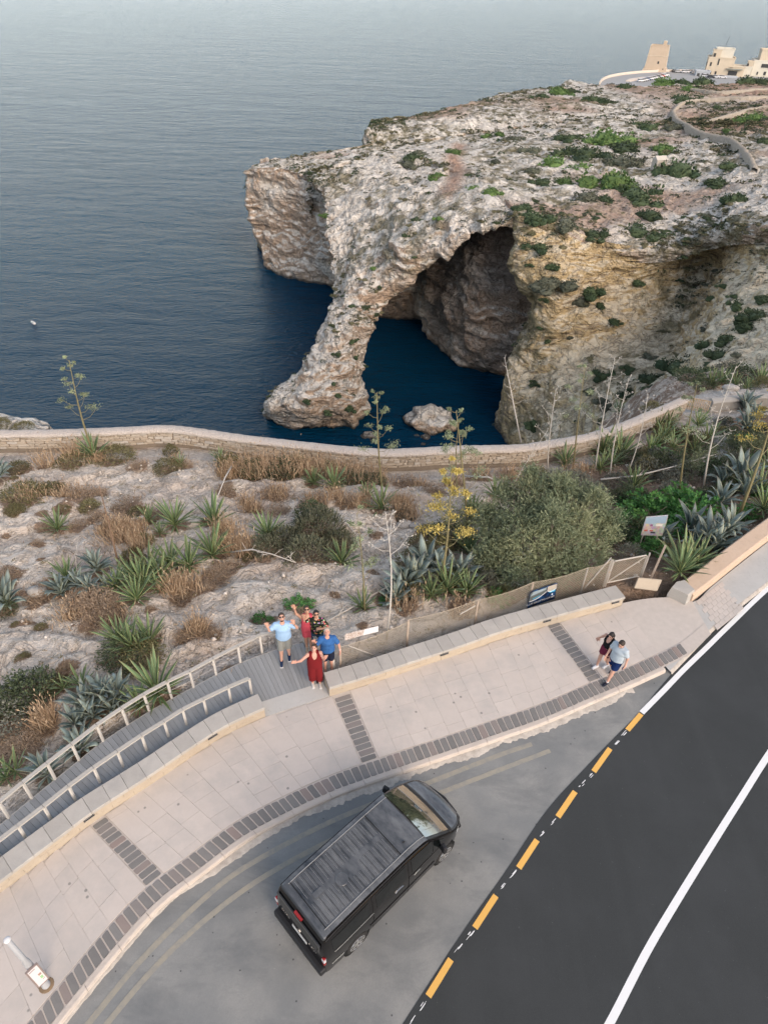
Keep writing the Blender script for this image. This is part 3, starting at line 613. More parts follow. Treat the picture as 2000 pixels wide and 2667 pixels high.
# ------------------------------------------------------------------ boundary wall of rubble stones with a rendered coping
STONE = None
def stone_wall():
    global STONE
    t = NT('rubble_stone'); n = t.noise(5, 6, 0.7); r = t.rnd()
    c = t.mix(n, (0.36, 0.29, 0.21), (0.52, 0.44, 0.34)); c = t.mix(t.ramp(r, [(0, 0), (0.6, 0.25), (1, 0.9)]), c, (0.40, 0.37, 0.33))
    c = t.mix(1.0, c, t.ramp(r, [(0, 0.78), (1, 1.12)]), 'MULTIPLY')
    STONE = t.done(c, 0.95, t.bump(t.noise(14, 5, 0.7), 0.7, 0.03), spec=0.15)
    t = NT('wall_mortar'); MORT = t.done(t.mix(t.noise(7, 4), (0.13, 0.105, 0.08), (0.24, 0.20, 0.155)), 0.95, spec=0.1)
    t = NT('pebbled_coping'); v = t.voro(11); n = t.noise(9, 5, 0.7)
    c = t.mix(n, (0.50, 0.44, 0.385), (0.64, 0.575, 0.515)); c = t.mix(t.ramp(v, [(0.0, 0), (0.45, 0.55)]), c, (0.38, 0.33, 0.28)); c = t.mix(t.ramp(t.noise(0.7, 4), [(0.55, 0), (0.75, 0.5)]), c, (0.42, 0.40, 0.37))
    CAP = t.done(c, 0.95, t.bump(t.math('ADD', t.math('MULTIPLY', v, -1), n), 0.9, 0.05), spec=0.1)
    root = empty('boundary_wall', tuple(WALL3[200]), 0, 'long low rubble stone wall with pale rounded coping along the cliff edge', 'wall')
    o0 = Vector(WALL3[200])
    L = np.concatenate([[0], np.cumsum(np.linalg.norm(np.diff(WALL3, axis=0), axis=1))]); tot = L[-1]
    def at(s): return np.array([np.interp(s, L, WALL3[:, k]) for k in range(3)])
    def frame(s):
        a, b = at(max(s - 0.3, 0)), at(min(s + 0.3, tot)); d = b - a; d[2] = 0; d /= np.linalg.norm(d); return d, np.array([-d[1], d[0], 0])
    H = 0.74; TH = 0.5
    # mortar core
    ss = np.arange(0, tot, 0.35); rows = []
    for s in ss:
        p = at(s); d, nrm = frame(s)
        rows.append([p + nrm * 0.05 + np.array([0, 0, -0.5]), p + nrm * 0.055 + np.array([0, 0, H - 0.02]), p + nrm * TH + np.array([0, 0, H - 0.02]), p + nrm * TH + np.array([0, 0, -1.2])])
    R = np.array(rows) - np.array(o0); F = gridfaces(len(ss), 4)
    obj('mortar_core', mesh_data('mortar_core', R.reshape(-1, 3), F[:, ::-1].copy(), MORT), root)
    # coping: rounded strip in lengths of several metres
    ss = np.arange(0, tot, 0.12); prof = [(-0.07, H - 0.03), (-0.085, H + 0.03), (-0.05, H + 0.085), (0.08, H + 0.125), (0.25, H + 0.14), (0.42, H + 0.12), (0.53, H + 0.07), (0.56, H - 0.03)]
    rows = []
    for s in ss:
        p = at(s); d, nrm = frame(s); rows.append([p + nrm * a + np.array([0, 0, b]) for a, b in prof])
    R = np.array(rows); R = R + 0.022 * np.stack([perlin(R * 3.1 + k * 7) for k in range(3)], -1) + 0.01 * np.stack([perlin(R * 9 + k * 7) for k in range(3)], -1)
    obj('coping', mesh_data('coping', (R - np.array(o0)).reshape(-1, 3), gridfaces(len(ss), len(prof))[:, ::-1].copy(), CAP, True), root)
    # face stones: irregular courses
    protos = []
    rg = np.random.default_rng(3)
    for k in range(8):
        bm = bmesh.new(); bmesh.ops.create_cube(bm, size=1.0)
        bmesh.ops.bevel(bm, geom=bm.edges[:], offset=0.14, segments=1, affect='EDGES')
        for v in bm.verts: v.co += Vector(rg.normal(size=3)) * 0.045
        me = bpy.data.meshes.new('stone'); bm.to_mesh(me); bm.free(); me.materials.append(STONE); protos.append(me)
    stones = []; z = 0.0
    while z < H - 0.05:
        h = rg.uniform(0.10, 0.17); h = min(h, H - z); s = rg.uniform(0, 0.2)
        while s < tot - 0.1:
            w = rg.uniform(0.14, 0.42) if rg.random() < 0.8 else rg.uniform(0.4, 0.6)
            stones.append((s + w / 2, z + h / 2, w, h)); s += w
        z += h
    def px_area(st):
        p = at(st[0]); q = PX(p + [0, 0, st[1]]); dist = np.linalg.norm(p - [0, 0, CAM_H])
        vis = 1.0 if -5 < q[0] < 2005 else 0.0
        return vis * st[2] * st[3] / dist ** 2
    stones.sort(key=px_area, reverse=True)
    rest = MB()
    for k, (s, zz, w, h) in enumerate(stones):
        p = at(s); d, nrm = frame(s); ang = math.atan2(d[1], d[0]); q = p + nrm * (0.075 + rg.uniform(-0.012, 0.012)) + np.array([0, 0, zz + rg.uniform(-0.012, 0.012)])
        rot = (rg.uniform(-0.05, 0.05), rg.uniform(-0.07, 0.07), ang)
        sc = (w * rg.uniform(0.88, 0.98), 0.15, h * rg.uniform(0.8, 0.98))
        if k < 300: obj('stone', protos[k % 8], root, Vector(q) - o0, rot, sc)
        else:
            M = Matrix.LocRotScale(Vector(q) - o0, Matrix.Rotation(ang, 3, 'Z').to_quaternion(), Vector(sc))
            me = protos[k % 8]; rest.add([M @ v.co for v in me.vertices], [tuple(pp.vertices) for pp in me.polygons])
    if rest.v: tag(rest.build('stone_filling', STONE, root), kind='stuff')
stone_wall()
# ------------------------------------------------------------------ street: curves measured on the photograph, in plan
RZ = -0.12                                  # road level
# pairs (foot of the parapet walls, outer edge of the brick border) across the pavement
PAIRS = [((-330,2590),(-90,2960)),((-150,2440),(40,2790)),((0,2325),(139,2664)),((150,2212),(312,2453)),((238,2150),(416,2344)),((330,2087),(523,2262)),((440,2012),(627,2184)),
 ((560,1932),(723,2130)),((690,1868),(844,2072)),((868,1814),(962,2027)),((1080,1742),(1179,1953)),((1200,1703),(1304,1910)),((1330,1658),(1420,1869)),((1425,1631),(1560,1809)),((1540,1598),(1660,1766)),((1680,1566),(1790,1703)),((1800,1560),(1850,1650))]
PW = np.array([G(*a)[:2] for a, b in PAIRS]); PK = np.array([G(*b)[:2] for a, b in PAIRS])
NS = 600
_w2 = crow(PW[:, None, :], NS)[:, 0]; _k2 = crow(PK[:, None, :], NS)[:, 0]
_sl = np.concatenate([[0], np.cumsum(np.linalg.norm(np.diff(_k2, axis=0), axis=1))]); STOT = _sl[-1]
def pave(s, t):                             # s metres along the kerb, t metres in from the outer edge of the border
    i = np.interp(s, _sl, np.arange(NS)); k = np.array([np.interp(i, np.arange(NS), _k2[:, j]) for j in (0, 1)]); w = np.array([np.interp(i, np.arange(NS), _w2[:, j]) for j in (0, 1)])
    d = w - k; L = np.linalg.norm(d); return k + d / L * t
def pavew(s):
    i = np.interp(s, _sl, np.arange(NS)); return float(np.linalg.norm([np.interp(i, np.arange(NS), _k2[:, j]) - np.interp(i, np.arange(NS), _w2[:, j]) for j in (0, 1)]))
def s_of(px, py):                           # kerb parameter nearest to a pixel of the kerb line
    p = G(px, py)[:2]; return float(_sl[np.argmin(np.linalg.norm(_k2 - p, axis=1))])

def street_materials():
    M = {}
    t = NT('worn_asphalt'); f = t.noise(38, 5, 0.75); m = t.noise(0.55, 5, 0.6, t.coord((1, 1, 1), (0, 0, math.radians(-38)))); st = t.noise(0.9, 5, 0.7, t.coord((0.55, 1.3, 1), (0, 0, math.radians(-42))), 0.4)
    c = t.mix(f, (0.185, 0.185, 0.172), (0.30, 0.295, 0.275)); c = t.mix(t.ramp(m, [(0.40, 0.5), (0.62, 0)]), c, (0.125, 0.135, 0.138))
    c = t.mix(t.ramp(st, [(0.36, 0.5), (0.52, 0)]), c, (0.12, 0.126, 0.126))
    c = t.mix(t.ramp(t.voro(3.0), [(0.04, 0.85), (0.075, 0)]), c, (0.055, 0.055, 0.055)); c = t.mix(t.ramp(t.noise(13, 4, 0.7), [(0.68, 0), (0.76, 0.45)]), c, (0.36, 0.35, 0.33))
    M['old'] = t.done(c, 0.9, t.bump(f, 0.5, 0.008), spec=0.25)
    t = NT('fresh_asphalt'); f = t.noise(42, 5, 0.75); m = t.noise(0.45, 4, 0.65)
    c = t.mix(f, (0.022, 0.0245, 0.0245), (0.047, 0.050, 0.049)); c = t.mix(t.ramp(m, [(0.42, 0), (0.66, 0.35)]), c, (0.052, 0.055, 0.056))
    c = t.mix(t.ramp(t.voro(1.1, t.coord((1, 0.5, 1), (0, 0, 0.7))), [(0.018, 0.8), (0.04, 0)]), c, (0.30, 0.30, 0.29))
    lane = t.noise(9.0, 4, 0.8); c = t.mix(t.ramp(lane, [(0.66, 0), (0.74, 0.6)]), c, (0.15, 0.15, 0.148)); tr = t.noise(0.5, 3, 0.5, t.coord((2.6, 0.10, 1), (0, 0, math.radians(33)))); c = t.mix(t.ramp(tr, [(0.5, 0), (0.75, 0.10)]), c, (0.085, 0.088, 0.088))
    M['new'] = t.done(c, 0.8, t.bump(f, 0.5, 0.008), spec=0.3)
    t = NT('limestone_slab'); r = t.rnd(); n = t.noise(3.2, 6, 0.65); g = t.noise(30, 4, 0.7)
    c = t.mix(n, (0.455, 0.40, 0.35), (0.54, 0.48, 0.425)); c = t.mix(1.0, c, t.ramp(r, [(0, 0.965), (1, 1.03)]), 'MULTIPLY'); c = t.mix(t.ramp(g, [(0.25, 0.45), (0.42, 0)]), c, (0.36, 0.33, 0.30))
    c = t.mix(t.ramp(t.noise(0.7, 5, 0.7, t.n('ShaderNodeNewGeometry').outputs['Position']), [(0.46, 0), (0.70, 0.7)]), c, (0.375, 0.35, 0.32)); c = t.mix(t.ramp(t.voro(2.3, t.n('ShaderNodeNewGeometry').outputs['Position']), [(0.06, 0.75), (0.10, 0)]), c, (0.17, 0.165, 0.15))
    M['slab'] = t.done(c, 0.85, t.bump(n, 0.25, 0.01), spec=0.25)
    t = NT('joint_sand'); M['joint'] = t.done(t.mix(t.noise(5, 4), (0.415, 0.37, 0.325), (0.53, 0.475, 0.42)), 0.95, spec=0.1)
    t = NT('dark_paving_brick'); r = t.rnd(); n = t.noise(6, 5, 0.65)
    c = t.mix(n, (0.155, 0.148, 0.138), (0.225, 0.213, 0.198)); c = t.mix(t.ramp(r, [(0.75, 0), (1, 0.8)]), c, (0.235, 0.18, 0.155)); c = t.mix(1.0, c, t.ramp(r, [(0, 0.85), (1, 1.1)]), 'MULTIPLY')
    M['brick'] = t.done(c, 0.85, t.bump(t.noise(20, 4), 0.4, 0.01), spec=0.25)
    t = NT('brick_mortar'); M['mortar'] = t.done(t.mix(t.noise(8, 4), (0.42, 0.37, 0.325), (0.52, 0.465, 0.41)), 0.95, spec=0.1)
    t = NT('kerb_stone'); n = t.noise(2.4, 6, 0.65); c = t.mix(n, (0.42, 0.36, 0.305), (0.54, 0.475, 0.41)); c = t.mix(t.ramp(t.noise(0.8, 5, 0.7), [(0.52, 0), (0.7, 0.7)]), c, (0.33, 0.30, 0.265)); M['kerb'] = t.done(c, 0.9, t.bump(t.noise(18, 5), 0.5, 0.015), spec=0.2)
    t = NT('gutter_cement'); n = t.noise(4, 6, 0.75); M['gutter'] = t.done(t.mix(t.ramp(n, [(0.3, 0), (0.65, 1)]), (0.30, 0.27, 0.235), (0.50, 0.45, 0.39)), 0.95, t.bump(n, 0.8, 0.04), spec=0.1)
    t = NT('coping_stone'); r = t.rnd(); n = t.noise(3.0, 6, 0.7); c = t.mix(n, (0.335, 0.31, 0.275), (0.445, 0.415, 0.37)); c = t.mix(t.ramp(t.noise(1.2, 5, 0.7), [(0.5, 0), (0.72, 0.6)]), c, (0.285, 0.275, 0.255)); c = t.mix(1.0, c, t.ramp(r, [(0, 0.93), (1, 1.06)]), 'MULTIPLY'); M['coping'] = t.done(c, 0.9, t.bump(t.noise(26, 4), 0.4, 0.01), spec=0.2)
    t = NT('parapet_stone'); r = t.rnd(); n = t.noise(2.6, 6, 0.7); c = t.mix(n, (0.36, 0.295, 0.22), (0.47, 0.40, 0.31)); c = t.mix(t.ramp(t.noise(0.9, 5, 0.75), [(0.5, 0), (0.66, 0.65)]), c, (0.36, 0.30, 0.23)); c = t.mix(t.ramp(t.noise(14, 4), [(0.25, 0.5), (0.4, 0)]), c, (0.30, 0.24, 0.17)); M['parapet'] = t.done(c, 0.92, t.bump(t.noise(16, 5), 0.5, 0.015), spec=0.15)
    t = NT('cement_apron'); n = t.noise(1.8, 6, 0.7); c = t.mix(n, (0.36, 0.35, 0.325), (0.48, 0.465, 0.435)); c = t.mix(t.ramp(t.noise(9, 5, 0.7), [(0.28, 0.5), (0.42, 0)]), c, (0.25, 0.24, 0.22)); M['cement'] = t.done(c, 0.9, t.bump(t.noise(20, 4), 0.3, 0.01), spec=0.2)
    t = NT('weathered_deck_board'); r = t.rnd(); g = t.noise(9, 5, 0.65, t.coord((0.6, 9, 1))); c = t.mix(g, (0.20, 0.205, 0.205), (0.31, 0.315, 0.31)); c = t.mix(1.0, c, t.ramp(r, [(0, 0.86), (1, 1.1)]), 'MULTIPLY'); M['deck'] = t.done(c, 0.75, t.bump(g, 0.3, 0.005), spec=0.3)
    t = NT('handrail_timber'); g = t.noise(7, 5, 0.7, t.coord((0.6, 8, 8))); c = t.mix(g, (0.30, 0.28, 0.245), (0.50, 0.465, 0.41)); M['rail'] = t.done(c, 0.8, t.bump(g, 0.4, 0.01), spec=0.2)
    M['post'] = plain('post_timber', (0.58, 0.54, 0.48), 0.7, 0.12, 12)
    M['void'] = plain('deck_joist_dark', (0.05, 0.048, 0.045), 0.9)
    t = NT('white_road_paint'); n = t.noise(14, 5, 0.75); M['white'] = t.done(t.mix(t.ramp(n, [(0.24, 0), (0.36, 1)]), (0.36, 0.36, 0.35), (0.70, 0.70, 0.68)), 0.7, spec=0.3)
    t = NT('yellow_road_paint'); n = t.noise(11, 5, 0.75); M['yellow'] = t.done(t.mix(t.ramp(n, [(0.24, 0), (0.38, 1)]), (0.42, 0.24, 0.07), (0.70, 0.40, 0.10)), 0.7, spec=0.3)
    t = NT('faded_yellow_paint'); n = t.noise(6, 6, 0.75); M['faded'] = t.done(t.mix(t.ramp(n, [(0.32, 0), (0.58, 1)]), (0.225, 0.22, 0.20), (0.295, 0.27, 0.215)), 0.9, spec=0.2)
    M['black'] = plain('black_slot', (0.02, 0.02, 0.02), 0.6)
    t = NT('orange_plaster'); n = t.noise(1.6, 6, 0.7); c = t.mix(n, (0.45, 0.33, 0.235), (0.56, 0.43, 0.325)); c = t.mix(t.ramp(t.noise(6, 6, 0.75), [(0.28, 0.7), (0.45, 0)]), c, (0.36, 0.29, 0.225)); M['plaster'] = t.done(c, 0.95, t.bump(t.noise(12, 5), 0.6, 0.02), spec=0.1)
    return M
SM = street_materials()

def sheet(name, poly, z, mat, **k):         # flat polygon in plan, triangulated
    bm = bmesh.new(); vs_ = [bm.verts.new((p[0], p[1], z)) for p in ccw(poly)]; f = bm.faces.new(vs_); bmesh.ops.triangulate(bm, faces=[f])
    me = bpy.data.meshes.new(name); bm.to_mesh(me); bm.free(); me.materials.append(mat); return obj(name, me)
def strip(left, right, z):                   # ribbon between two polylines
    n = len(left); V = [(p[0], p[1], z) for p in left] + [(p[0], p[1], z) for p in right]
    return V, [(n + i, n + i + 1, i + 1, i) for i in range(n - 1)]
def offset(line, d):                         # plan polyline moved sideways (to its right for d > 0)
    line = np.asarray(line, float); t = np.gradient(line, axis=0); t /= np.linalg.norm(t, axis=1)[:, None]
    return line + np.stack([t[:, 1], -t[:, 0]], 1) * d

_TG = G(2140, 1305)[:2] - G(1930, 1462)[:2]; _TG /= np.linalg.norm(_TG)      # the street runs on straight beyond the frame
def run_on(line, n, L=26.0): return np.vstack([line, line[-1] + _TG * np.linspace(L / n, L, n)[:, None]])
def road():
    # the carriageway and lay-by, one worn sheet, with the resurfaced lane laid over it
    kerb = offset(_k2, 0.0)
    tag(sheet('road', [(-30, -8), (40, -8), (95, 60), (44, 46), (24, 22)] + [tuple(p) for p in offset(_k2, -0.4)[::-10]], RZ, SM['old']), kind='structure')
    edge = [(960,2800),(1048,2667),(1199,2435),(1313,2273),(1422,2112),(1524,1999),(1600,1920),(1663,1857),(1712,1797),(1772,1728),(1815,1684),(1861,1632),(2000,1522),(2200,1370)]
    L = run_on(catmull([G(x, y, RZ)[:2] for x, y in edge], 240), 20)
    wob = perlin(np.stack([L[:, 0] * 2.2, L[:, 1] * 2.2, np.zeros(260)], 1)) * 0.022; L = L + wob[:, None]
    R = np.array([[np.interp(f, [0, 1], [9.0, 75.0]), np.interp(f, [0, 1], [-6.0, 36.0])] for f in np.linspace(0, 1, 260)]); V, F = strip(L, R, RZ + 0.006)
    tag(obj('resurfaced_road', mesh_data('resurfaced_road', V, F, SM['new'])), kind='structure')
    # painted lines
    def line(name, pts, w, mat, label, n=120, z=RZ + 0.011, rag=0.004):
        c = catmull([G(x, y, RZ)[:2] for x, y in pts], n); c = run_on(c, 30) if mat is SM['white'] else c; j = RNG.normal(size=len(c)) * rag
        V, F = strip(offset(c, -w / 2 + j[0]) + (j[:, None]), offset(c, w / 2), z); return tag(obj(name, mesh_data(name, V, F, mat)), label, 'road marking', None)
    line('edge_line', [(1670,1857),(1730,1796),(1780,1744),(1838,1688),(1900,1627),(2000,1532),(2150,1408)], 0.15, SM['white'], 'solid white line along the kerb side of the dark road', 160)
    line('centre_line', [(1530,2760),(1588,2664),(1681,2484),(1759,2351),(1856,2194),(1926,2083),(1995,1974),(2080,1850),(2200,1690)], 0.155, SM['white'], 'solid white centre line curving up the dark road', 200)
    dashes = [((1669,1860),(1633,1902)),((1588,1950),(1545,2010)),((1497,2062),(1452,2128)),((1398,2188),(1350,2261)),((1291,2333),(1236,2417)),((1174,2499),(1115,2595)),((1046,2700),(985,2800))]
    words = ['at the top touching the white line', 'second from the top', 'third from the top', 'fourth from the top', 'fifth from the top', 'lowest in full view', 'cut off by the lower edge']
    for k, (a, b) in enumerate(dashes):
        p, q = G(*a, RZ)[:2], G(*b, RZ)[:2]; d = (q - p) / np.linalg.norm(q - p); r = np.array([d[1], -d[0]]) * 0.068
        m = MB(); z = RZ + 0.011; m.add([(*(p - r), z), (*(q - r), z), (*(q + r), z), (*(p + r), z)], [(0, 1, 2, 3)])
        o = m.build('lane_dash', SM['yellow'])
        tag(o, 'yellow dash on the dark asphalt edge, ' + words[k], 'road marking', 'yellow dashes along the lay-by')
    # worn flecks of an older white dash between them
    m = MB()
    for k in range(len(dashes) - 1):
        a, b = np.array(dashes[k][1], float), np.array(dashes[k + 1][0], float)
        for f in (0.22, 0.68):
            for j in range(3):
                c = a + (b - a) * (f + RNG.uniform(-0.1, 0.1)) + RNG.normal(size=2) * 2.2; p = G(c[0], c[1], RZ)[:2]; d = G(*b, RZ)[:2] - G(*a, RZ)[:2]; d /= np.linalg.norm(d)
                r = np.array([d[1], -d[0]]) * RNG.uniform(0.004, 0.014); e = d * RNG.uniform(0.03, 0.10); z = RZ + 0.0105 + 0.0004 * j
                m.add([(*(p - r - e), z), (*(p - r + e * 0.6), z), (*(p + r + e), z), (*(p + r * 0.6 - e), z)], [(0, 1, 2, 3)])
    tag(m.build('worn_white_flecks', SM['white']), 'scattered worn flecks of white paint between the yellow dashes', 'road marking', None, 'stuff')
    # faded double yellow line following the kerb of the lay-by
    l1 = [(120,2800),(236,2660),(350,2521),(464,2403),(591,2291),(700,2223),(820,2160),(938,2107),(1130,2033),(1299,1967),(1384,1938)]
    l2 = [(175,2800),(285,2660),(395,2530),(505,2422),(630,2322),(745,2250),(860,2190),(980,2132),(1160,2060),(1320,1998),(1432,1955)]
    line('faded_yellow_line', l1, 0.13, SM['faded'], 'faded yellow line nearer the kerb in the lay-by', 160, RZ + 0.004)
    line('faded_yellow_line', l2, 0.12, SM['faded'], 'faded yellow line farther from the kerb in the lay-by', 160, RZ + 0.004)
road()

def pavement():
    root = empty('pavement', (0, 0, 0)); tag(root, kind='structure')
    # bed under the slabs
    S = np.linspace(0, STOT, 240); A = [pave(s, -0.02) for s in S]; Bq = [pave(s, pavew(s) + 0.12) for s in S]
    V, F = strip(Bq, A, -0.018); obj('paving_bed', mesh_data('paving_bed', V, F, SM['joint']), root)
    BL = 0.42                                # length of the border bricks across the edge
    Vb, Fb = strip([pave(s, BL + 0.02) for s in S], [pave(s, -0.01) for s in S], -0.010); obj('border_mortar', mesh_data('border_mortar', Vb, Fb, SM['mortar']), root)
    rg = np.random.default_rng(9)
    def quad(name, p, mat, th=0.05, gap=0.006, z=0.0, tilt=0.0015, round_=0.12):
        c = np.mean(p, axis=0); q = []
        n = len(p)
        for i in range(n):                   # cut corners a little so that the pieces are not razor sharp
            a, b, d = p[i - 1], p[i], p[(i + 1) % n]
            for e, f in ((a, 0.5), (d, 0.5)):
                v = e - b; L = np.linalg.norm(v); q.append(b + v / L * min(round_ * 0.25, L * 0.2))
        q = [c + (k - c) * (1 - gap / np.linalg.norm(k - c)) for k in q]; q = ccw(q)
        m = MB(); zz = [z + rg.uniform(-tilt, tilt) for _ in q]; N = len(q)
        m.add([(a[0] - c[0], a[1] - c[1], z - th) for a in q] + [(a[0] - c[0], a[1] - c[1], zz[i]) for i, a in enumerate(q)], [tuple(range(N, 2 * N))] + [(i, (i + 1) % N, N + (i + 1) % N, N + i) for i in range(N)])
        return m.build(name, mat, root, loc=(c[0], c[1], 0))
    # border bricks
    s = 0.0; nb = 0
    s0 = s_of(60, 2760); s1 = s_of(1784, 1706); s = s0
    while s < s1 and nb < 150:
        w = 0.165 * rg.uniform(0.92, 1.08); g = 0.028
        p = [pave(s, 0.02 + rg.uniform(0, 0.012)), pave(s + w, 0.02 + rg.uniform(0, 0.012)), pave(s + w, BL + rg.uniform(-0.015, 0.01)), pave(s, BL + rg.uniform(-0.015, 0.01))]
        quad('border_brick', p, SM['brick'], 0.04, 0.004, 0.002, 0.003, 0.08); s += w + g; nb += 1
    # three crossing bands of bricks
    bands = [(416,2344),(962,2027),(1560,1809)]; bs = [s_of(*b) for b in bands]; BWID = 0.40
    for b in bs:
        W = pavew(b); t_ = BL + 0.06; V, F = strip([pave(b - 0.02, q) for q in (BL, W + 0.05)], [pave(b + BWID + 0.02, q) for q in (BL, W + 0.05)], -0.009)
        obj('band_mortar', mesh_data('band_mortar', V, F, SM['mortar']), root)
        while t_ < W - 0.1:
            w = 0.15 * rg.uniform(0.93, 1.07); j = rg.uniform(-0.012, 0.012)
            quad('band_brick', [pave(b + j, t_), pave(b + BWID + j, t_), pave(b + BWID + j, t_ + w), pave(b + j, t_ + w)], SM['brick'], 0.04, 0.004, 0.002, 0.003, 0.08); t_ += w + 0.03
    # limestone slabs in rows across the pavement
    zones = [(s0 - 0.6, bs[0])] + [(bs[i] + BWID + 0.02, bs[i + 1]) for i in range(2)] + [(bs[2] + BWID + 0.02, s_of(1740, 1727))]
    for a, b in zones:
        a += 0.01; b -= 0.03; n = max(1, round((b - a) / 0.52)); w = (b - a) / n
        for k in range(n):
            sa, sb = a + k * w, a + (k + 1) * w; W = min(pavew(sa), pavew(sb)) + 0.02; t_ = BL + 0.04; first = True
            while t_ < W - 0.02:
                ln = rg.choice([0.45, 0.62, 0.8, 0.95]) * (rg.uniform(0.4, 1) if first else 1); first = False
                e = min(t_ + ln, W) if W - (t_ + ln) > 0.16 else W
                quad('paving_slab', [pave(sa, t_), pave(sb, t_), pave(sb, e), pave(sa, e)], SM['slab'], 0.03, 0.0024, 0.0, 0.0016, 0.05); t_ = e
    # kerb stones
    s = s0 - 0.5; e1 = s_of(1700, 1742)
    while s < e1:
        e = s + rg.uniform(0.75, 1.05); ss = np.linspace(s, e - 0.008, 5); m = MB(); V = []
        jit = rg.uniform(-0.006, 0.006)
        for q in ss:
            for t_, z in ((0.012, 0.006 + jit), (-0.10, 0.004 + jit), (-0.135, -0.02), (-0.16, RZ - 0.02)): p = pave(q, t_); V.append((p[0], p[1], z))
        F = []
        for i in range(4):
            for j in range(3): F.append((i * 4 + j, i * 4 + j + 1, i * 4 + j + 5, i * 4 + j + 4))
        F += [(3, 2, 1, 0), (16, 17, 18, 19)]
        m.add(V, F); m.build('kerb_stone', SM['kerb'], root); s = e
    # broken cement skirt along the foot of the kerb
    ss = np.linspace(s_of(120, 2690), s_of(1640, 1775), 1100); V = []; q3 = lambda f, o: perlin(np.stack([ss * f, np.full_like(ss, o), np.zeros_like(ss)], 1)); n1 = 0.45 + 0.75 * q3(0.7, 3.3) + 0.35 * q3(2.3, 9.1) + 0.25 * q3(6.1, 5.7) + 0.12 * q3(14.3, 1.7)
    wdt = np.clip(0.05 + 0.22 * n1, 0.015, 0.34) * (0.25 + 0.75 * sstep(s_of(500, 2270) - 1, s_of(700, 2140), ss))
    for q, w in zip(ss, wdt):
        for f, z in ((-0.15, RZ + 0.035), (-0.16 - w * 0.6, RZ + 0.024), (-0.16 - w, RZ + 0.003)): p = pave(q, f); V.append((p[0], p[1], z))
    obj('gutter_skirt', mesh_data('gutter_skirt', V, gridfaces(len(ss), 3), SM['gutter'], True), root)
    return root
PAVE = pavement()

# ------------------------------------------------------------------ parapet walls with coping stones
def parapet(name, base, h, width, label, seg=0.46, slots=(), caps=True, thick_px=None):
    base = np.asarray(base, float); L = np.concatenate([[0], np.cumsum(np.linalg.norm(np.diff(base, axis=0), axis=1))]); tot = L[-1]
    at = lambda s: np.array([np.interp(s, L, base[:, k]) for k in (0, 1)])
    def nrm(s): a, b = at(max(s - 0.2, 0)), at(min(s + 0.2, tot)); d = (b - a) / np.linalg.norm(b - a); return np.array([-d[1], d[0]])
    o = at(tot / 2); root = empty(name, (o[0], o[1], 0), 0, label, 'wall'); rg = np.random.default_rng(len(label)); CT = 0.10
    def blk(nm, s, e, t0, t1, z0, z1, mat, k=3, r=0.0):
        m = MB(); ss = np.linspace(s, e, k); V = []
        for q in ss:
            n = nrm(q); p = at(q) - o
            for t_, z in ((t0, z0), (t0, z1 - r), (t0 + r, z1), (t1 - r, z1), (t1, z1 - r), (t1, z0)): V.append((*(p + n * t_), z))
        F = []
        for i in range(k - 1):
            for j in range(5): F.append((i * 6 + j, i * 6 + j + 1, i * 6 + j + 7, i * 6 + j + 6))
        F += [(5, 4, 3, 2, 1, 0), tuple((k - 1) * 6 + j for j in range(6))]
        F = [f[::-1] for f in F]
        m.add(V, F); return m.build(nm, mat, root)
    # body in two courses of ashlar
    for c, (z0, z1) in enumerate(((-0.3, h * 0.5 - CT / 2), (h * 0.5 - CT / 2 + 0.004, h - CT))):
        s = 0.0; first = True
        while s < tot - 0.05:
            e = min(s + rg.uniform(0.55, 0.85) * (0.55 if first and c else 1), tot); e = tot if tot - e < 0.2 else e; first = False
            blk('wall_block', s + 0.0025, e - 0.0025, rg.uniform(-0.004, 0.006), width, z0, z1, SM['parapet'], 3); s = e
    s = 0.0
    while s < tot - 0.02:
        e = min(s + seg * rg.uniform(0.93, 1.07), tot); e = tot if tot - e < 0.15 else e
        blk('coping_stone', s + 0.004, e - 0.004, -0.035, width + 0.03, h - CT + 0.002, h + rg.uniform(-0.003, 0.003), SM['coping'], 3, 0.012); s = e
    for (px, py) in slots:                    # recessed lights set into the face under the coping
        p = G(px, py, h - CT - 0.06)[:2]; i = np.argmin(np.linalg.norm(base - p, axis=1)); s = L[i]; n = nrm(s); d = np.array([n[1], -n[0]]); c = at(s) - n * 0.012 - o
        m = MB(); M_ = Matrix(((d[0], n[0], 0), (d[1], n[1], 0), (0, 0, 1))); m.box((*c, h - CT - 0.065), (0.26, 0.03, 0.075), M_); f = m.build('recessed_light', SM['black'], root)
        m = MB(); m.box((*(c - n * 0.012), h - CT - 0.034), (0.28, 0.02, 0.012), M_); m.box((*(c - n * 0.012), h - CT - 0.10), (0.28, 0.02, 0.012), M_); m.build('light_rim', plain('light_rim_grey', (0.22, 0.21, 0.2), 0.5), f)
    return root
wl_px = [(-300,2560),(-150,2440),(36,2300),(175,2194),(259,2131),(386,2049),(494,1975),(579,1920),(640,1889),(692,1866)]
PL = catmull([G(*p)[:2] for p in wl_px], 200)
parapet('parapet_wall', PL, 0.46, 0.45, 'long curved parapet wall with grey coping stones beside the boardwalk', 0.47, [(230,2130),(552,1915)])
wr_px = [(858,1813),(960,1782),(1080,1742),(1200,1702),(1300,1666),(1420,1631),(1540,1598),(1618,1577)]
PR = catmull([G(*p)[:2] for p in wr_px], 160)
parapet('parapet_wall', PR, 0.44, 0.5, 'straight parapet wall with grey coping stones in front of the wire fence', 0.40, [(1156,1697),(1426,1615),(1600,1562)])

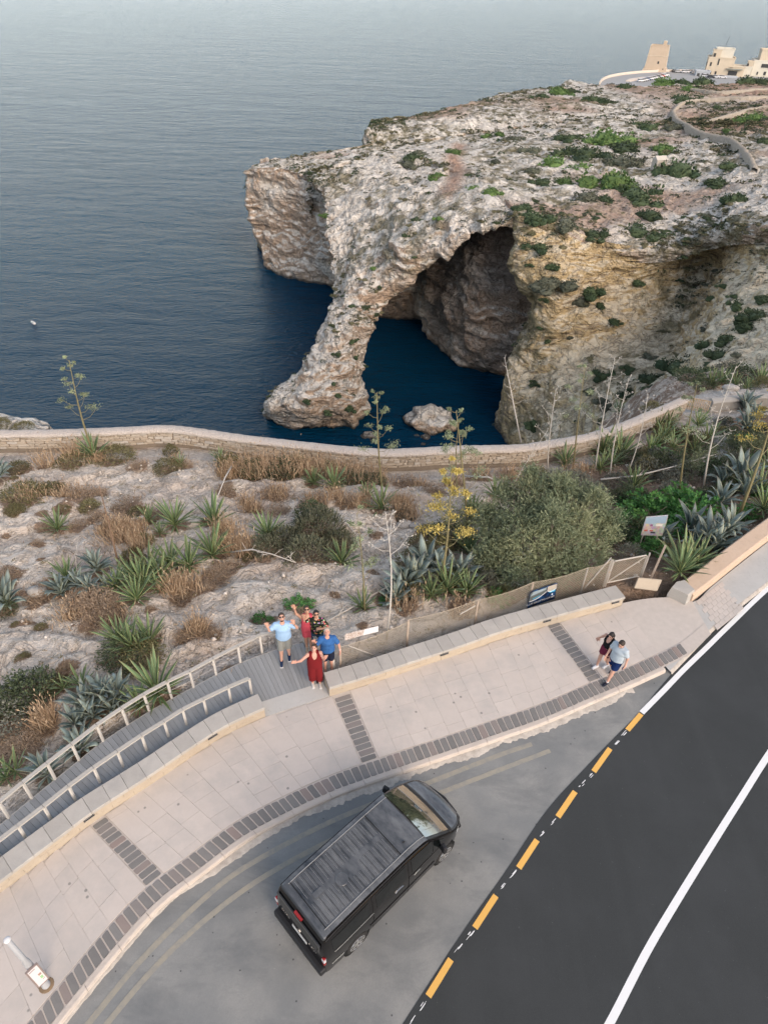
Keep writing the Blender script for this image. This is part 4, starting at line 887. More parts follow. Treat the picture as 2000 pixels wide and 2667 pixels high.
# ------------------------------------------------------------------ concrete ramp, boardwalk and its railings
DZ = 0.03
def boardwalk():
    ramp = [G(690,1867), G(860,1812), G(842,1776,DZ), G(682,1828,DZ)]
    m = MB(); V = [(*p[:2], p[2] + 0.004) for p in ramp] + [(*p[:2], -0.3) for p in ramp]; m.add(V, [(0, 1, 2, 3), (1, 0, 4, 5), (2, 1, 5, 6), (3, 2, 6, 7), (0, 3, 7, 4)])
    tag(m.build('ramp_slab', SM['cement']), 'smooth grey concrete slab between pavement and boardwalk', 'ramp')
    outer = catmull([G(x, y, DZ)[:2] for x, y in ((-140,2270),(0,2151),(90,2076),(205,1983),(271,1931),(392,1853),(500,1793),(615,1733),(729,1690),(792,1673))], 300)
    inner = catmull([p for p in list(offset(PL, -0.50)[::20])] + [G(684,1831,DZ)[:2], G(845,1775,DZ)[:2]], 300)
    root = empty('boardwalk', (*outer[150], 0), 0, 'grey weathered plank boardwalk curving behind the parapet wall', 'boardwalk'); o = Vector((*outer[150], 0))
    Lo = np.concatenate([[0], np.cumsum(np.linalg.norm(np.diff(outer, axis=0), axis=1))])
    ao = lambda f: np.array([np.interp(f, np.linspace(0, 1, 300), outer[:, k]) for k in (0, 1)])
    # planks run square to the outer edge; find the matching inner point for each
    tot = Lo[-1]; s = 0.0; rg = np.random.default_rng(4); n = 0
    def outp(q): return np.array([np.interp(q, Lo, outer[:, k]) for k in (0, 1)])
    def tang(q): a, b = outp(max(q - 0.35, 0)), outp(min(q + 0.35, tot)); return (b - a) / np.linalg.norm(b - a)
    def cast(q):
        p = outp(q); d = tang(q); r = np.array([d[1], -d[0]]); best = None
        # nearest crossing of the ray p + r t with the inner line
        for a, b in zip(inner[:-1], inner[1:]):
            e = b - a; M_ = np.array([[r[0], -e[0]], [r[1], -e[1]]]); det = np.linalg.det(M_)
            if abs(det) < 1e-9: continue
            t_, u = np.linalg.solve(M_, a - p)
            if -0.01 <= u <= 1.01 and t_ > 0.1 and (best is None or t_ < best): best = t_
        return p, p + r * (best if best and best < 2.6 else 1.0)
    prev = cast(0.0)
    while s < tot - 0.05 and n < 260:
        w = 0.138; e = min(s + w, tot); cur = cast(e); g = 0.006
        a, b = prev; c, d = cur; m = MB()
        dirw = (c - a) / np.linalg.norm(c - a); a2, b2 = a + dirw * g, b + dirw * g * 0.7; ext = rg.uniform(0, 0.012)
        V = []; mid = (a + b + c + d) / 4
        for z in (DZ - 0.03, DZ + rg.uniform(-0.0015, 0.0015)):
            for p in (a2, b2, d, c): V.append((*(p - mid), z))
        m.add(V, [(7, 6, 5, 4), (0, 1, 5, 4), (1, 2, 6, 5), (2, 3, 7, 6), (3, 0, 4, 7)])
        ang = math.atan2((b - a)[1], (b - a)[0]); me = m.data('deck_plank', SM['deck'])
        R_ = Matrix.Rotation(-ang, 4, 'Z'); me.transform(R_)       # grain runs along the plank
        obj('deck_plank', me, root, (mid[0] - o.x, mid[1] - o.y, 0), (0, 0, ang)); prev = cur; s = e; n += 1
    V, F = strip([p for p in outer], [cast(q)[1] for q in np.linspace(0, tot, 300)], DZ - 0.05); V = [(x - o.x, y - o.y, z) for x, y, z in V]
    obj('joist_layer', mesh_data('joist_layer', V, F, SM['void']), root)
    m = MB(); fas = offset(outer, -0.012)
    for p, q in zip(fas[:-1:6], fas[6::6]): m.bar((p[0] - o.x, p[1] - o.y, DZ - 0.09), (q[0] - o.x, q[1] - o.y, DZ - 0.09), 0.03, 0.17)
    m.build('edge_board', SM['rail'], root)
    # railings
    def railing(posts, rails, h, label, wires=True, wide=0.10):
        base = [np.array([*G(x, y, DZ)[:2], DZ]) for x, y in posts]; r = empty('railing', tuple(base[len(base) // 2]), 0, label, 'railing'); o2 = Vector(base[len(base) // 2])
        for p in base:
            m = MB(); m.box(Vector(p) - o2 + Vector((0, 0, h / 2 - 0.08)), (0.055, 0.055, h + 0.1)); m.build('post', SM['post'], r)
        tops = [Vector(p) - o2 + Vector((0, 0, h)) for p in base]
        for a, b in zip(tops[:-1], tops[1:]):
            m = MB(); d = (b - a).normalized() * 0.012; m.bar(a - d * 0, b - d, wide, 0.05); m.build('handrail', SM['rail'], r)
        if wires:
            m = MB()
            for a, b in zip(tops[:-1], tops[1:]):
                for dz in (0.2, 0.42): m.tube([a - Vector((0, 0, dz)), b - Vector((0, 0, dz))], 0.004, 4, False)
            m.build('wire', plain('railing_wire', (0.25, 0.25, 0.25), 0.4, metal=0.6), r)
        return r
    op = [(-100,2225),(-38,2178),(24,2130),(84,2079),(145,2029),(207,1980),(270,1930),(333,1886),(389,1850),(448,1817),(505,1790),(564,1757),(627,1724),(683,1696),(740,1682),(793,1672)]
    railing(op, None, 0.74, 'long outer railing of pale posts and wide timber handrail along the boardwalk')
    ip = [(-60,2290),(6,2240),(72,2188),(136,2138),(199,2086),(262,2038),(322,1996),(383,1954),(440,1918),(487,1887),(540,1860),(603,1829),(656,1806)]
    railing(ip, None, 0.70, 'inner railing between the boardwalk and the curved parapet wall', False)
    railing([(795,1675),(822,1700),(846,1725),(870,1742)], None, 0.74, 'short railing at the end of the boardwalk behind the group', False, 0.07)
boardwalk()

# ------------------------------------------------------------------ right end of the pavement: block, kerb wall, loose slab, tiles
def right_end():
    # rough polygonal stone block
    top = [(1747,1529),(1761,1514),(1782,1510),(1809,1535),(1792,1550)]; hb = 0.42
    P_ = ccw([G(x, y, hb)[:2] for x, y in top]); c = np.mean(P_, axis=0); m = MB(); n = len(P_); V = []
    for z, k in ((-0.25, 1.08), (0.1, 1.06), (hb - 0.05, 1.0), (hb, 0.94)):
        for p in P_: V.append((*((p - c) * k + RNG.normal(size=2) * 0.008), z + RNG.normal() * 0.006))
    F = [tuple(range(3 * n, 4 * n))] + [(r * n + i, r * n + (i + 1) % n, (r + 1) * n + (i + 1) % n, (r + 1) * n + i) for r in range(3) for i in range(n)]
    m.add(V, F); tag(m.build('stone_block', SM['coping'], loc=(c[0], c[1], 0)), 'rough many-sided stone block at the end of the kerb wall', 'block')
    # low kerb wall running up to the right
    lo = catmull([G(x, y, 0.0)[:2] for x, y in ((1800,1566),(1862,1517),(1930,1462),(2000,1408),(2140,1305))], 50); lo = run_on(lo, 10)
    N = offset(lo, -0.62); m = MB(); V = []; hw = 0.3
    for i, (a, b) in enumerate(zip(lo, N)):
        w = 0.02 * perlin(np.array([[i * 0.3, 1, 2]]))[0]; V += [(*a, -0.2), (*(a + (b - a) * 0.03), hw - 0.04 + w), (*(a + (b - a) * 0.12), hw + w), (*(a + (b - a) * 0.9), hw + 0.02 + w), (*b, hw - 0.05), (*b, -0.7)]
    m.add(V, [tuple(int(k) for k in f)[::-1] for f in gridfaces(60, 6)] + [(0, 1, 2, 3, 4, 5)])
    tag(m.build('kerb_wall', SM['plaster'], smooth=False), 'low broad orange-tinted plastered wall on the right of the pavement', 'wall')
    # loose slab leaning on the ground
    q = [(1650,1532),(1662,1504),(1724,1510),(1711,1540)]; P_ = [G(q[0][0], q[0][1], 0.06), G(q[3][0], q[3][1], 0.03), G(q[2][0], q[2][1], 0.34), G(q[1][0], q[1][1], 0.36)]
    P_ = [Vector(p) for p in P_]; nn = (P_[1] - P_[0]).cross(P_[3] - P_[0]).normalized() * -0.1; m = MB(); c = sum(P_, Vector()) / 4
    m.add([p - c for p in P_] + [p - c + nn for p in P_], [(0, 1, 2, 3), (7, 6, 5, 4), (1, 0, 4, 5), (2, 1, 5, 6), (3, 2, 6, 7), (0, 3, 7, 4)]); ob = m.build('loose_slab', SM['parapet'], loc=c)
    bv = ob.modifiers.new('b', 'BEVEL'); bv.width = 0.02; tag(ob, 'broken pale stone slab propped in front of the mesh gate', 'slab')
    # pavement continuing to the right: cement sheet with square tiles
    far = catmull([G(x, y, RZ)[:2] for x, y in ((1740,1752),(1800,1690),(1850,1638),(1900,1594),(2000,1515),(2140,1405))], 40); far = run_on(far, 10)
    near = catmull([G(x, y)[:2] for x, y in ((1600,1580),(1690,1560),(1800,1568),(1862,1519),(2000,1410),(2140,1307))], 40); near = run_on(near, 10)
    V, F = strip(near, far, -0.022); r = empty('footway', (0, 0, 0)); tag(r, kind='structure'); obj('cement_screed', mesh_data('cement_screed', V, F, SM['cement']), r)
    m = MB(); V = []
    for a, b in zip(far[:-1], far[1:]): pass
    fo = offset(far, 0.12); V = []
    for a, b in zip(far, fo): V += [(*a, -0.021), (*(a + (b - a) * 0.5), -0.028), (*b, RZ - 0.02)]
    obj('worn_kerb', mesh_data('worn_kerb', V, gridfaces(50, 3), SM['gutter'], True), r)
    A_, B_, C_ = G(1812,1566)[:2], G(1880,1514)[:2], G(1868,1640)[:2]
    u = (B_ - A_); v = (C_ - A_); nu, nv = 6, 7
    for i in range(nu):
        for j in range(nv):
            o_ = (0.5 if j % 2 else 0.0); a = A_ + u * ((i + o_) / nu) + v * (j / nv); du, dv = u / nu * 0.97, v / nv * 0.96
            if i == nu - 1 and o_: continue
            m = MB(); m.add([(0, 0, -0.04), (*du, -0.04), (*(du + dv), -0.04), (*dv, -0.04), (0, 0, -0.012), (*du, -0.012), (*(du + dv), -0.012), (*dv, -0.012)], [(7, 6, 5, 4), (0, 4, 5, 1), (1, 5, 6, 2), (2, 6, 7, 3), (3, 7, 4, 0)])
            m.build('paving_tile', SM['slab'], r, loc=(*a, 0.0))
right_end()
# ------------------------------------------------------------------ plants
ORD = ['leftmost', 'second from the left', 'third from the left', 'fourth from the left', 'fifth from the left', 'sixth from the left', 'seventh from the left', 'eighth from the left', 'ninth from the left', 'tenth from the left', 'eleventh from the left', 'twelfth from the left', 'thirteenth from the left', 'fourteenth from the left', 'fifteenth from the left', 'sixteenth from the left', 'seventeenth from the left', 'eighteenth from the left', 'nineteenth from the left', 'twentieth from the left', 'twenty-first from the left', 'twenty-second from the left', 'twenty-third from the left', 'twenty-fourth from the left', 'twenty-fifth from the left', 'twenty-sixth from the left', 'twenty-seventh from the left', 'twenty-eighth from the left']
def ordinal(k, n): return 'the only one' if n == 1 else ('rightmost' if k == n - 1 else ORD[k])
def leaf_material(name, c1, c2, tip=None, edge=None, rough=0.6, var=0.25):
    t = NT(name); g = t.n('ShaderNodeNewGeometry'); isl = g.outputs['Random Per Island']
    c = t.mix(isl, c1, c2); r = t.rnd(); c = t.mix(1.0, c, t.ramp(r, [(0, 1 - var), (1, 1 + var)]), 'MULTIPLY')
    if edge: c = t.mix(t.ramp(t.attr('edge'), [(0.55, 0), (0.95, 1)]), c, edge)
    if tip: c = t.mix(t.ramp(t.attr('tip'), [(0.80, 0), (1, 0.9)]), c, tip)
    return t.done(c, rough, spec=0.35)
AG_MAT = {'sisal': leaf_material('sisal_leaf', (0.075, 0.135, 0.065), (0.15, 0.22, 0.09), (0.20, 0.15, 0.08), (0.42, 0.44, 0.20), 0.5),
          'blue': leaf_material('blue_agave_leaf', (0.13, 0.175, 0.165), (0.21, 0.26, 0.235), (0.10, 0.07, 0.05), (0.36, 0.39, 0.28), 0.5),
          'dead': leaf_material('withered_leaf', (0.24, 0.19, 0.13), (0.34, 0.285, 0.205), None, None, 0.8)}
def leaf_mesh(name, width, bend, droop, mat, seg=7, keel=0.35):
    V = []; F = []; E = []; Tp = []
    x = 0.0; z = 0.0; a = bend * 0.5
    pts = []
    for k in range(seg + 1):
        f = k / seg; pts.append((x, z)); a = bend * (0.5 - f) - droop * max(0, f - 0.55) ** 1.2 * 4.0
        x += math.cos(a) / seg; z += math.sin(a) / seg
    for k, (x, z) in enumerate(pts):
        f = k / seg; w = width * (0.62 + 1.35 * f - 1.2 * f * f) * (1 - f ** 5) * 0.5 + 0.002; th = width * 0.16 * (1 - f) + 0.004
        for y, dz, e in ((-w, w * keel, 1.0), (0, 0.0, 0.0), (w, w * keel, 1.0), (0, -th, 0.0)): V.append((x, y, z + dz)); E.append(e); Tp.append(f)
    for k in range(seg):
        for j in range(4): F.append((k * 4 + j, k * 4 + (j + 1) % 4, k * 4 + 4 + (j + 1) % 4, k * 4 + 4 + j))
    me = mesh_data(name, V, F, mat, True)
    for nm, arr in (('edge', E), ('tip', Tp)): me.attributes.new(nm, 'FLOAT', 'POINT').data.foreach_set('value', np.array(arr, dtype=np.float32))
    return me
LEAF = {'sisal': [leaf_mesh('sisal_leaf', 0.082, b, d, AG_MAT['sisal']) for b, d in ((0.12, 0.0), (0.25, 0.05), (0.0, 0.15))],
        'blue': [leaf_mesh('agave_leaf', 0.17, b, d, AG_MAT['blue'], 8, 0.5) for b, d in ((0.35, 0.0), (0.6, 0.2), (0.7, 1.1), (0.5, 2.0))],
        'dead': [leaf_mesh('withered_leaf', 0.07, 0.2, 1.2, AG_MAT['dead'])]}
def agave(kind, p, r, label, group, seed):
    rg = random.Random(seed); root = empty('agave', tuple(p), rg.uniform(0, 6.28), label, 'agave', group)
    n = (20 if r < 0.65 else 32) if kind == 'sisal' else (16 if r < 0.7 else 25)
    for k in range(n):
        f = (k + 0.5) / n; az = k * 2.39996 + rg.uniform(-0.25, 0.25)
        el = math.radians((78 - 74 * f ** 0.85) if kind == 'sisal' else (74 - 62 * f ** 0.9)) + rg.uniform(-0.12, 0.12)
        dead = rg.random() < 0.10 and f > 0.7
        m = LEAF['dead'][0] if dead else LEAF[kind][rg.choice((0, 1, 2)) if kind == 'sisal' else (rg.choice((0, 1)) if f < 0.45 else rg.choice((0, 1, 2, 2, 3)))]
        L = r * (0.78 + 0.34 * math.sin(math.pi * min(1, f + 0.25))) * rg.uniform(0.85, 1.12)
        if dead: el = min(el, 0.1)
        q = Matrix.Rotation(az, 3, 'Z') @ Matrix.Rotation(-el, 3, 'Y') @ Matrix.Rotation(rg.uniform(-0.35, 0.35), 3, 'X')
        o = bpy.data.objects.new('leaf', m); link(o); o.parent = root
        o.matrix_local = Matrix.LocRotScale(Vector((0.03 * math.cos(az), 0.03 * math.sin(az), 0.06 + 0.10 * (1 - f))), q.to_quaternion(), Vector((L, L * rg.uniform(0.85, 1.15), L)))
    return root
for ci, (where, kind, lst) in enumerate(AGAVES):
    lst = sorted(lst, key=lambda q: q[0])
    for k, (px, py, r) in enumerate(lst):
        col = {'sisal': 'green sword-leaved agave', 'blue': 'grey-blue broad-leaved agave'}[kind]
        lab = ((col if len(where.split()) < 8 else col.replace('sword-leaved ', '').replace('broad-leaved ', '')) + ' ' + where) + ('' if len(lst) == 1 else ', ' + ordinal(k, len(lst)))
        agave(kind, T(px, py) - np.array([0, 0, 0.03]), r * 1.15, lab, 'agaves ' + where, ci * 50 + k)

# --- shrubs: a few shapes of unit size, copied and scaled
SH_MAT = {'olive': leaf_material('olive_foliage', (0.085, 0.085, 0.035), (0.19, 0.165, 0.075), rough=0.8), 'dark': leaf_material('dark_foliage', (0.035, 0.052, 0.026), (0.085, 0.105, 0.05), rough=0.8),
          'grey': leaf_material('grey_foliage', (0.09, 0.10, 0.075), (0.19, 0.19, 0.15), rough=0.85), 'dry': leaf_material('dry_twigs', (0.19, 0.135, 0.09), (0.36, 0.27, 0.185), rough=0.9),
          'round': leaf_material('heathy_foliage', (0.07, 0.085, 0.05), (0.19, 0.19, 0.125), rough=0.85), 'tamarisk': leaf_material('tamarisk_foliage', (0.085, 0.11, 0.055), (0.20, 0.215, 0.12), rough=0.85),
          'bright': leaf_material('bright_foliage', (0.03, 0.115, 0.025), (0.10, 0.24, 0.055), rough=0.6), 'reed': leaf_material('reed_foliage', (0.14, 0.155, 0.05), (0.33, 0.30, 0.13), rough=0.7),
          'wood': plain('twig_wood', (0.22, 0.18, 0.14), 0.9), 'yellow': leaf_material('yellow_flowers', (0.34, 0.26, 0.06), (0.50, 0.40, 0.13), rough=0.8), 'umbel': leaf_material('green_umbels', (0.15, 0.19, 0.10), (0.30, 0.33, 0.20), rough=0.8),
          'bleached': plain('bleached_stalk', (0.50, 0.46, 0.40), 0.9), 'stalk': plain('green_stalk', (0.20, 0.17, 0.085), 0.7), 'brown': plain('brown_stalk', (0.20, 0.13, 0.085), 0.9)}
def leaf_quads(P, D, S, W, jitter=0.5, rg=None, twist=None):
    """lance-shaped leaves: base points P, directions D, lengths S, widths W -> V, F"""
    n = len(P); rg = rg or RNG
    D = D / np.maximum(np.linalg.norm(D, axis=1)[:, None], 1e-9)
    side = np.cross(D, rg.normal(size=(n, 3))); side /= np.maximum(np.linalg.norm(side, axis=1)[:, None], 1e-9)
    tip = P + D * S[:, None]; mid = P + D * (S * 0.5)[:, None]; w = side * W[:, None] * 0.5
    V = np.stack([P, mid + w, tip, mid - w], 1).reshape(-1, 3); i = np.arange(n)[:, None] * 4
    return V, np.hstack([i, i + 1, i + 2, i + 3])
def dome_points(n, rg, shell=0.35, lumps=0.25):
    d = rg.normal(size=(n, 3)); d[:, 2] = np.abs(d[:, 2]); d /= np.linalg.norm(d, axis=1)[:, None]
    r = (1 - shell * rg.random(n) ** 1.5) * (0.85 + lumps * perlin(d * 2.2 + rg.uniform(0, 50)) + 0.5 * lumps * perlin(d * 5 + 9))
    return d * r[:, None], d
def shrub_proto(kind, seed, n=None):
    rg = np.random.default_rng(seed)
    if kind in ('olive', 'dark', 'grey'):
        n = n or 1500; P, d = dome_points(n, rg); D = d + rg.normal(size=(n, 3)) * 0.9 + [0, 0, 0.3]
        V, F = leaf_quads(P, D, rg.uniform(0.07, 0.15, n), rg.uniform(0.035, 0.06, n), rg=rg)
    elif kind == 'dry':
        n = n or 900; P, d = dome_points(n, rg, 0.8); D = d * 0.9 + rg.normal(size=(n, 3)) * 0.55 + [0, 0, 0.35]
        V, F = leaf_quads(P * 0.85, D, rg.uniform(0.16, 0.34, n), rg.uniform(0.012, 0.024, n), rg=rg)
        P2, d2 = dome_points(500, rg, 0.3); V2, F2 = leaf_quads(P2, rg.normal(size=(500, 3)), rg.uniform(0.05, 0.1, 500), rg.uniform(0.03, 0.05, 500), rg=rg); F = np.vstack([F, F2 + len(V)]); V = np.vstack([V, V2])
    elif kind == 'round':
        n = n or 1900; P, d = dome_points(n, rg, 0.35, 0.18); D = d * 0.6 + rg.normal(size=(n, 3)) * 0.3 + [0, 0, 0.9]
        V, F = leaf_quads(P * 0.9, D, rg.uniform(0.10, 0.24, n), rg.uniform(0.018, 0.034, n), rg=rg)
    elif kind == 'tamarisk':
        m = 260; P, d = dome_points(m, rg, 0.5, 0.35); Pl = []; Dl = []
        for p, q in zip(P, d):
            ax = q * 0.7 + rg.normal(size=3) * 0.5 + np.array([0, 0, 0.35]); ax /= np.linalg.norm(ax); L = rg.uniform(0.18, 0.38)
            for j in range(9): f = j / 9; Pl.append(p * 0.86 + ax * L * f + np.array([0, 0, -0.12 * f * f])); Dl.append(ax + rg.normal(size=3) * 0.65)
        Pl, Dl = np.array(Pl), np.array(Dl); k = len(Pl); V, F = leaf_quads(Pl, Dl, rg.uniform(0.07, 0.15, k), rg.uniform(0.014, 0.026, k), rg=rg)
    elif kind == 'bright':
        m = 70; Pl = []; Dl = []; P, d = dome_points(m, rg, 0.6, 0.3)
        for p, q in zip(P, d):
            ax = q + rg.normal(size=3) * 0.4; ax /= np.linalg.norm(ax); sd = np.cross(ax, [0, 0, 1]); sd /= np.linalg.norm(sd) + 1e-6; L = rg.uniform(0.3, 0.5)
            for j in range(9):
                f = (j + 0.5) / 9
                for s in (-1, 1): Pl.append(p * 0.8 + ax * L * f - np.array([0, 0, 0.28 * f * f])); Dl.append(sd * s + ax * 0.45 + rg.normal(size=3) * 0.12)
        Pl, Dl = np.array(Pl), np.array(Dl); k = len(Pl); V, F = leaf_quads(Pl, Dl, rg.uniform(0.11, 0.17, k), rg.uniform(0.045, 0.07, k), rg=rg)
    else:  # reed
        m = 46; Pl = []; Dl = []
        for _ in range(m):
            b = np.array([*rg.normal(size=2) * 0.38, 0]); tp = b * 1.5 + np.array([*rg.normal(size=2) * 0.15, rg.uniform(0.6, 1.0)])
            for j in range(11): f = (j + 1) / 11; Pl.append(b + (tp - b) * f); a = rg.uniform(0, 6.28); Dl.append(np.array([math.cos(a), math.sin(a), 0.5]))
        Pl, Dl = np.array(Pl), np.array(Dl); k = len(Pl); V, F = leaf_quads(Pl, Dl, rg.uniform(0.14, 0.26, k), rg.uniform(0.02, 0.035, k), rg=rg)
    fol = mesh_data(kind + '_foliage', V, F, SH_MAT[kind])
    mb = MB()
    for k in range(9):
        a = rg.uniform(0, 6.28); l = rg.uniform(0.45, 0.8); e = Vector((math.cos(a) * l * 0.7, math.sin(a) * l * 0.7, l * 0.75)); mb.tube([(0, 0, -0.05), e * 0.5 + Vector((*(rg.normal(size=2) * 0.06), 0.08)), e], [0.03, 0.02, 0.008], 4, False)
    return fol, mb.data('stems', SH_MAT['wood'])
PROTO = {k: [shrub_proto(k, 100 + 7 * i + len(k)) for i in range(2)] for k in ('olive', 'dark', 'grey', 'dry', 'round', 'tamarisk', 'bright', 'reed')}
SH_NAME = {'olive': ('olive green low shrub', 'shrub'), 'dark': ('dark green leafy shrub', 'shrub'), 'grey': ('grey twiggy shrub', 'shrub'), 'dry': ('dry brown tussock', 'tussock'), 'round': ('grey-green heathy shrub', 'shrub'), 'tamarisk': ('pale green tamarisk shrub', 'shrub'), 'bright': ('bright green feathery shrub', 'shrub'), 'reed': ('yellow-green reed clump', 'reeds')}
def region(px, py):
    if py < 1060: return 'on the bank beyond the picket gate' if px > 1780 else 'beyond the curving wall'
    if px > 1560: return 'in the thicket on the right' if py < 1300 else 'behind the mesh gate and kerb wall'
    if px > 1040: return 'around the big tamarisk' if py > 1290 else 'between the path and the tamarisk'
    if py < 1265: return 'beside the cliff path'
    if py < 1420: return 'on the upper bare rock'
    if py < 1640: return 'on the lower bare rock'
    return 'just behind the boardwalk'
SHRUB_G = {}
for s in SHRUBS: SHRUB_G.setdefault((s[4], region(s[0], s[1])), []).append(s)
for (kind, reg), lst in SHRUB_G.items():
    lst.sort(key=lambda q: q[0])
    for k, (px, py, r, h, _) in enumerate(lst):
        nm, cat = SH_NAME[kind]; rr = random.Random(px * 7 + py)
        where = reg if len(lst) == 1 else reg + ', ' + (ordinal(k, len(lst)) if k < len(ORD) or k == len(lst) - 1 else 'toward its right side')
        root = empty({'tussock': 'dry_tussock', 'reeds': 'reed_clump'}.get(cat, 'heath_shrub' if kind == 'round' else kind + '_shrub'), tuple(T(px, py) - np.array([0, 0, 0.04])), rr.uniform(0, 6.28), nm + ' ' + where, cat, nm + 's ' + reg)
        fol, st = PROTO[kind][rr.randint(0, 1)]
        obj('foliage', fol, root, scale=(r, r, h * (0.85 if kind == 'dry' else 1.15))); obj('stems', st, root, scale=(r * 0.9, r * 0.9, h))

# --- the big tamarisk before the fence
def big_tamarisk():
    base = T(1420, 1500); rg = np.random.default_rng(77)
    root = empty('tamarisk_tree', tuple(base), 0, 'big feathery grey-green tamarisk bush behind the wire fence', 'tree')
    blobs = []
    for px, py, z, r in ((1290,1400,0.9,0.75),(1330,1330,1.5,0.8),(1400,1300,2.0,0.85),(1470,1300,2.1,0.8),(1540,1330,1.9,0.7),(1560,1400,1.3,0.7),(1530,1460,0.9,0.65),(1460,1420,1.5,0.9),(1380,1420,1.4,0.95),(1310,1470,0.6,0.7),(1400,1490,0.5,0.8),(1480,1490,0.5,0.7),(1350,1370,1.8,0.8),(1440,1350,2.1,0.85),(1500,1370,1.9,0.75),(1280,1450,0.5,0.55),(1270,1350,1.2,0.45),(1590,1360,1.5,0.4),(1450,1270,2.3,0.5),(1380,1275,2.2,0.5)):
        blobs.append((G(px, py, base[2] + z) - base, r * 0.80))
    for _ in range(16):
        c0, r0 = blobs[rg.integers(20)]; q = rg.normal(size=3); q[2] = abs(q[2]) * 0.8; q /= np.linalg.norm(q); blobs.append((c0 + q * r0 * 1.35, r0 * rg.uniform(0.25, 0.5)))
    Pl = []; Dl = []; mb = MB(); Tn = []
    for c, r in blobs:
        tn = rg.uniform(0, 1); m = int(520 * r * r + 120); d = rg.normal(size=(m, 3)); d /= np.linalg.norm(d, axis=1)[:, None]
        rad = r * (0.55 + 0.5 * rg.random(m)) * (1 + 0.3 * perlin(d * 2 + c))
        for q, R_ in zip(d, rad):
            ax = q * 0.6 + rg.normal(size=3) * 0.35 + np.array([0, 0, 0.55]); ax /= np.linalg.norm(ax); L = rg.uniform(0.22, 0.62); p0 = c + q * R_ * 0.9
            for j in range(10): f = j / 10; Pl.append(p0 + ax * L * f - np.array([0, 0, 0.10 * f * f])); Dl.append(ax * 0.9 + rg.normal(size=3) * 0.5); Tn.append(tn)
        mb.tube([(0, 0, -0.1), Vector(c * 0.45) + Vector((0, 0, 0.1)), Vector(c)], [0.06, 0.035, 0.012], 5, False)
        for _ in range(3):
            q = rg.normal(size=3); q /= np.linalg.norm(q); mb.tube([Vector(c * 0.8), Vector(c + q * r * 0.9)], [0.015, 0.006], 4, False)
    Pl, Dl = np.array(Pl), np.array(Dl); k = len(Pl); V, F = leaf_quads(Pl, Dl, rg.uniform(0.07, 0.17, k), rg.uniform(0.018, 0.034, k), rg=rg)
    t = NT('tamarisk_crown'); g_ = t.n('ShaderNodeNewGeometry').outputs['Random Per Island']; cm_ = t.done(t.mix(t.attr('tone'), t.mix(g_, (0.095, 0.125, 0.07), (0.20, 0.235, 0.145)), t.mix(g_, (0.17, 0.195, 0.10), (0.34, 0.345, 0.20))), 0.85, spec=0.2)
    me = mesh_data('crown', V, F, cm_); me.attributes.new('tone', 'FLOAT', 'POINT').data.foreach_set('value', np.repeat(np.array(Tn, dtype=np.float32), 4)); obj('crown', me, root); mb.build('trunk', SH_MAT['wood'], root)
big_tamarisk()

# --- tall dry grass, uncountable
def dry_grass():
    t = NT('dry_grass'); g = t.n('ShaderNodeNewGeometry'); c = t.mix(g.outputs['Random Per Island'], (0.30, 0.20, 0.125), (0.54, 0.41, 0.275)); m = t.done(c, 0.9, spec=0.1)
    Vs = []; Fs = []; b = 0; rg = np.random.default_rng(21)
    for px, py, r, h, n in GRASS:
        c = T(px, py); n = int(n * 1.6); q = rg.normal(size=(n, 2)) * r * 0.5; x, y = c[0] + q[:, 0], c[1] + q[:, 1]; z = ground_z(x, y) - 0.03
        P = np.stack([x, y, z], 1); D = rg.normal(size=(n, 3)) * 0.28 + [0, 0, 1]; L = h * rg.uniform(0.5, 1.1, n)
        V, F = leaf_quads(P, D, L, rg.uniform(0.014, 0.03, n), rg=rg); Vs.append(V); Fs.append(F + b); b += len(V)
        k = n // 2; P2 = P[:k] + D[:k] * (L[:k] * 0.85)[:, None]; V, F = leaf_quads(P2, D[:k] + rg.normal(size=(k, 3)) * 0.3, rg.uniform(0.08, 0.18, k), rg.uniform(0.02, 0.04, k), rg=rg); Vs.append(V); Fs.append(F + b); b += len(V)
    for px, py, r, h, kind in SHRUBS:                       # short litter round the shrubs
        if kind == 'dry' or r > 0.6:
            c = T(px, py); n = int(90 * r); q = rg.normal(size=(n, 2)) * r * 0.7; x, y = c[0] + q[:, 0], c[1] + q[:, 1]; P = np.stack([x, y, ground_z(x, y) - 0.02], 1)
            V, F = leaf_quads(P, rg.normal(size=(n, 3)) * 0.6 + [0, 0, 0.8], rg.uniform(0.1, 0.32, n), rg.uniform(0.01, 0.022, n), rg=rg); Vs.append(V); Fs.append(F + b); b += len(V)
    tag(obj('dry_grass', mesh_data('dry_grass', np.vstack(Vs), np.vstack(Fs), m)), 'tall dry straw-coloured grass in patches over the rock', 'grass', None, 'stuff')
dry_grass()

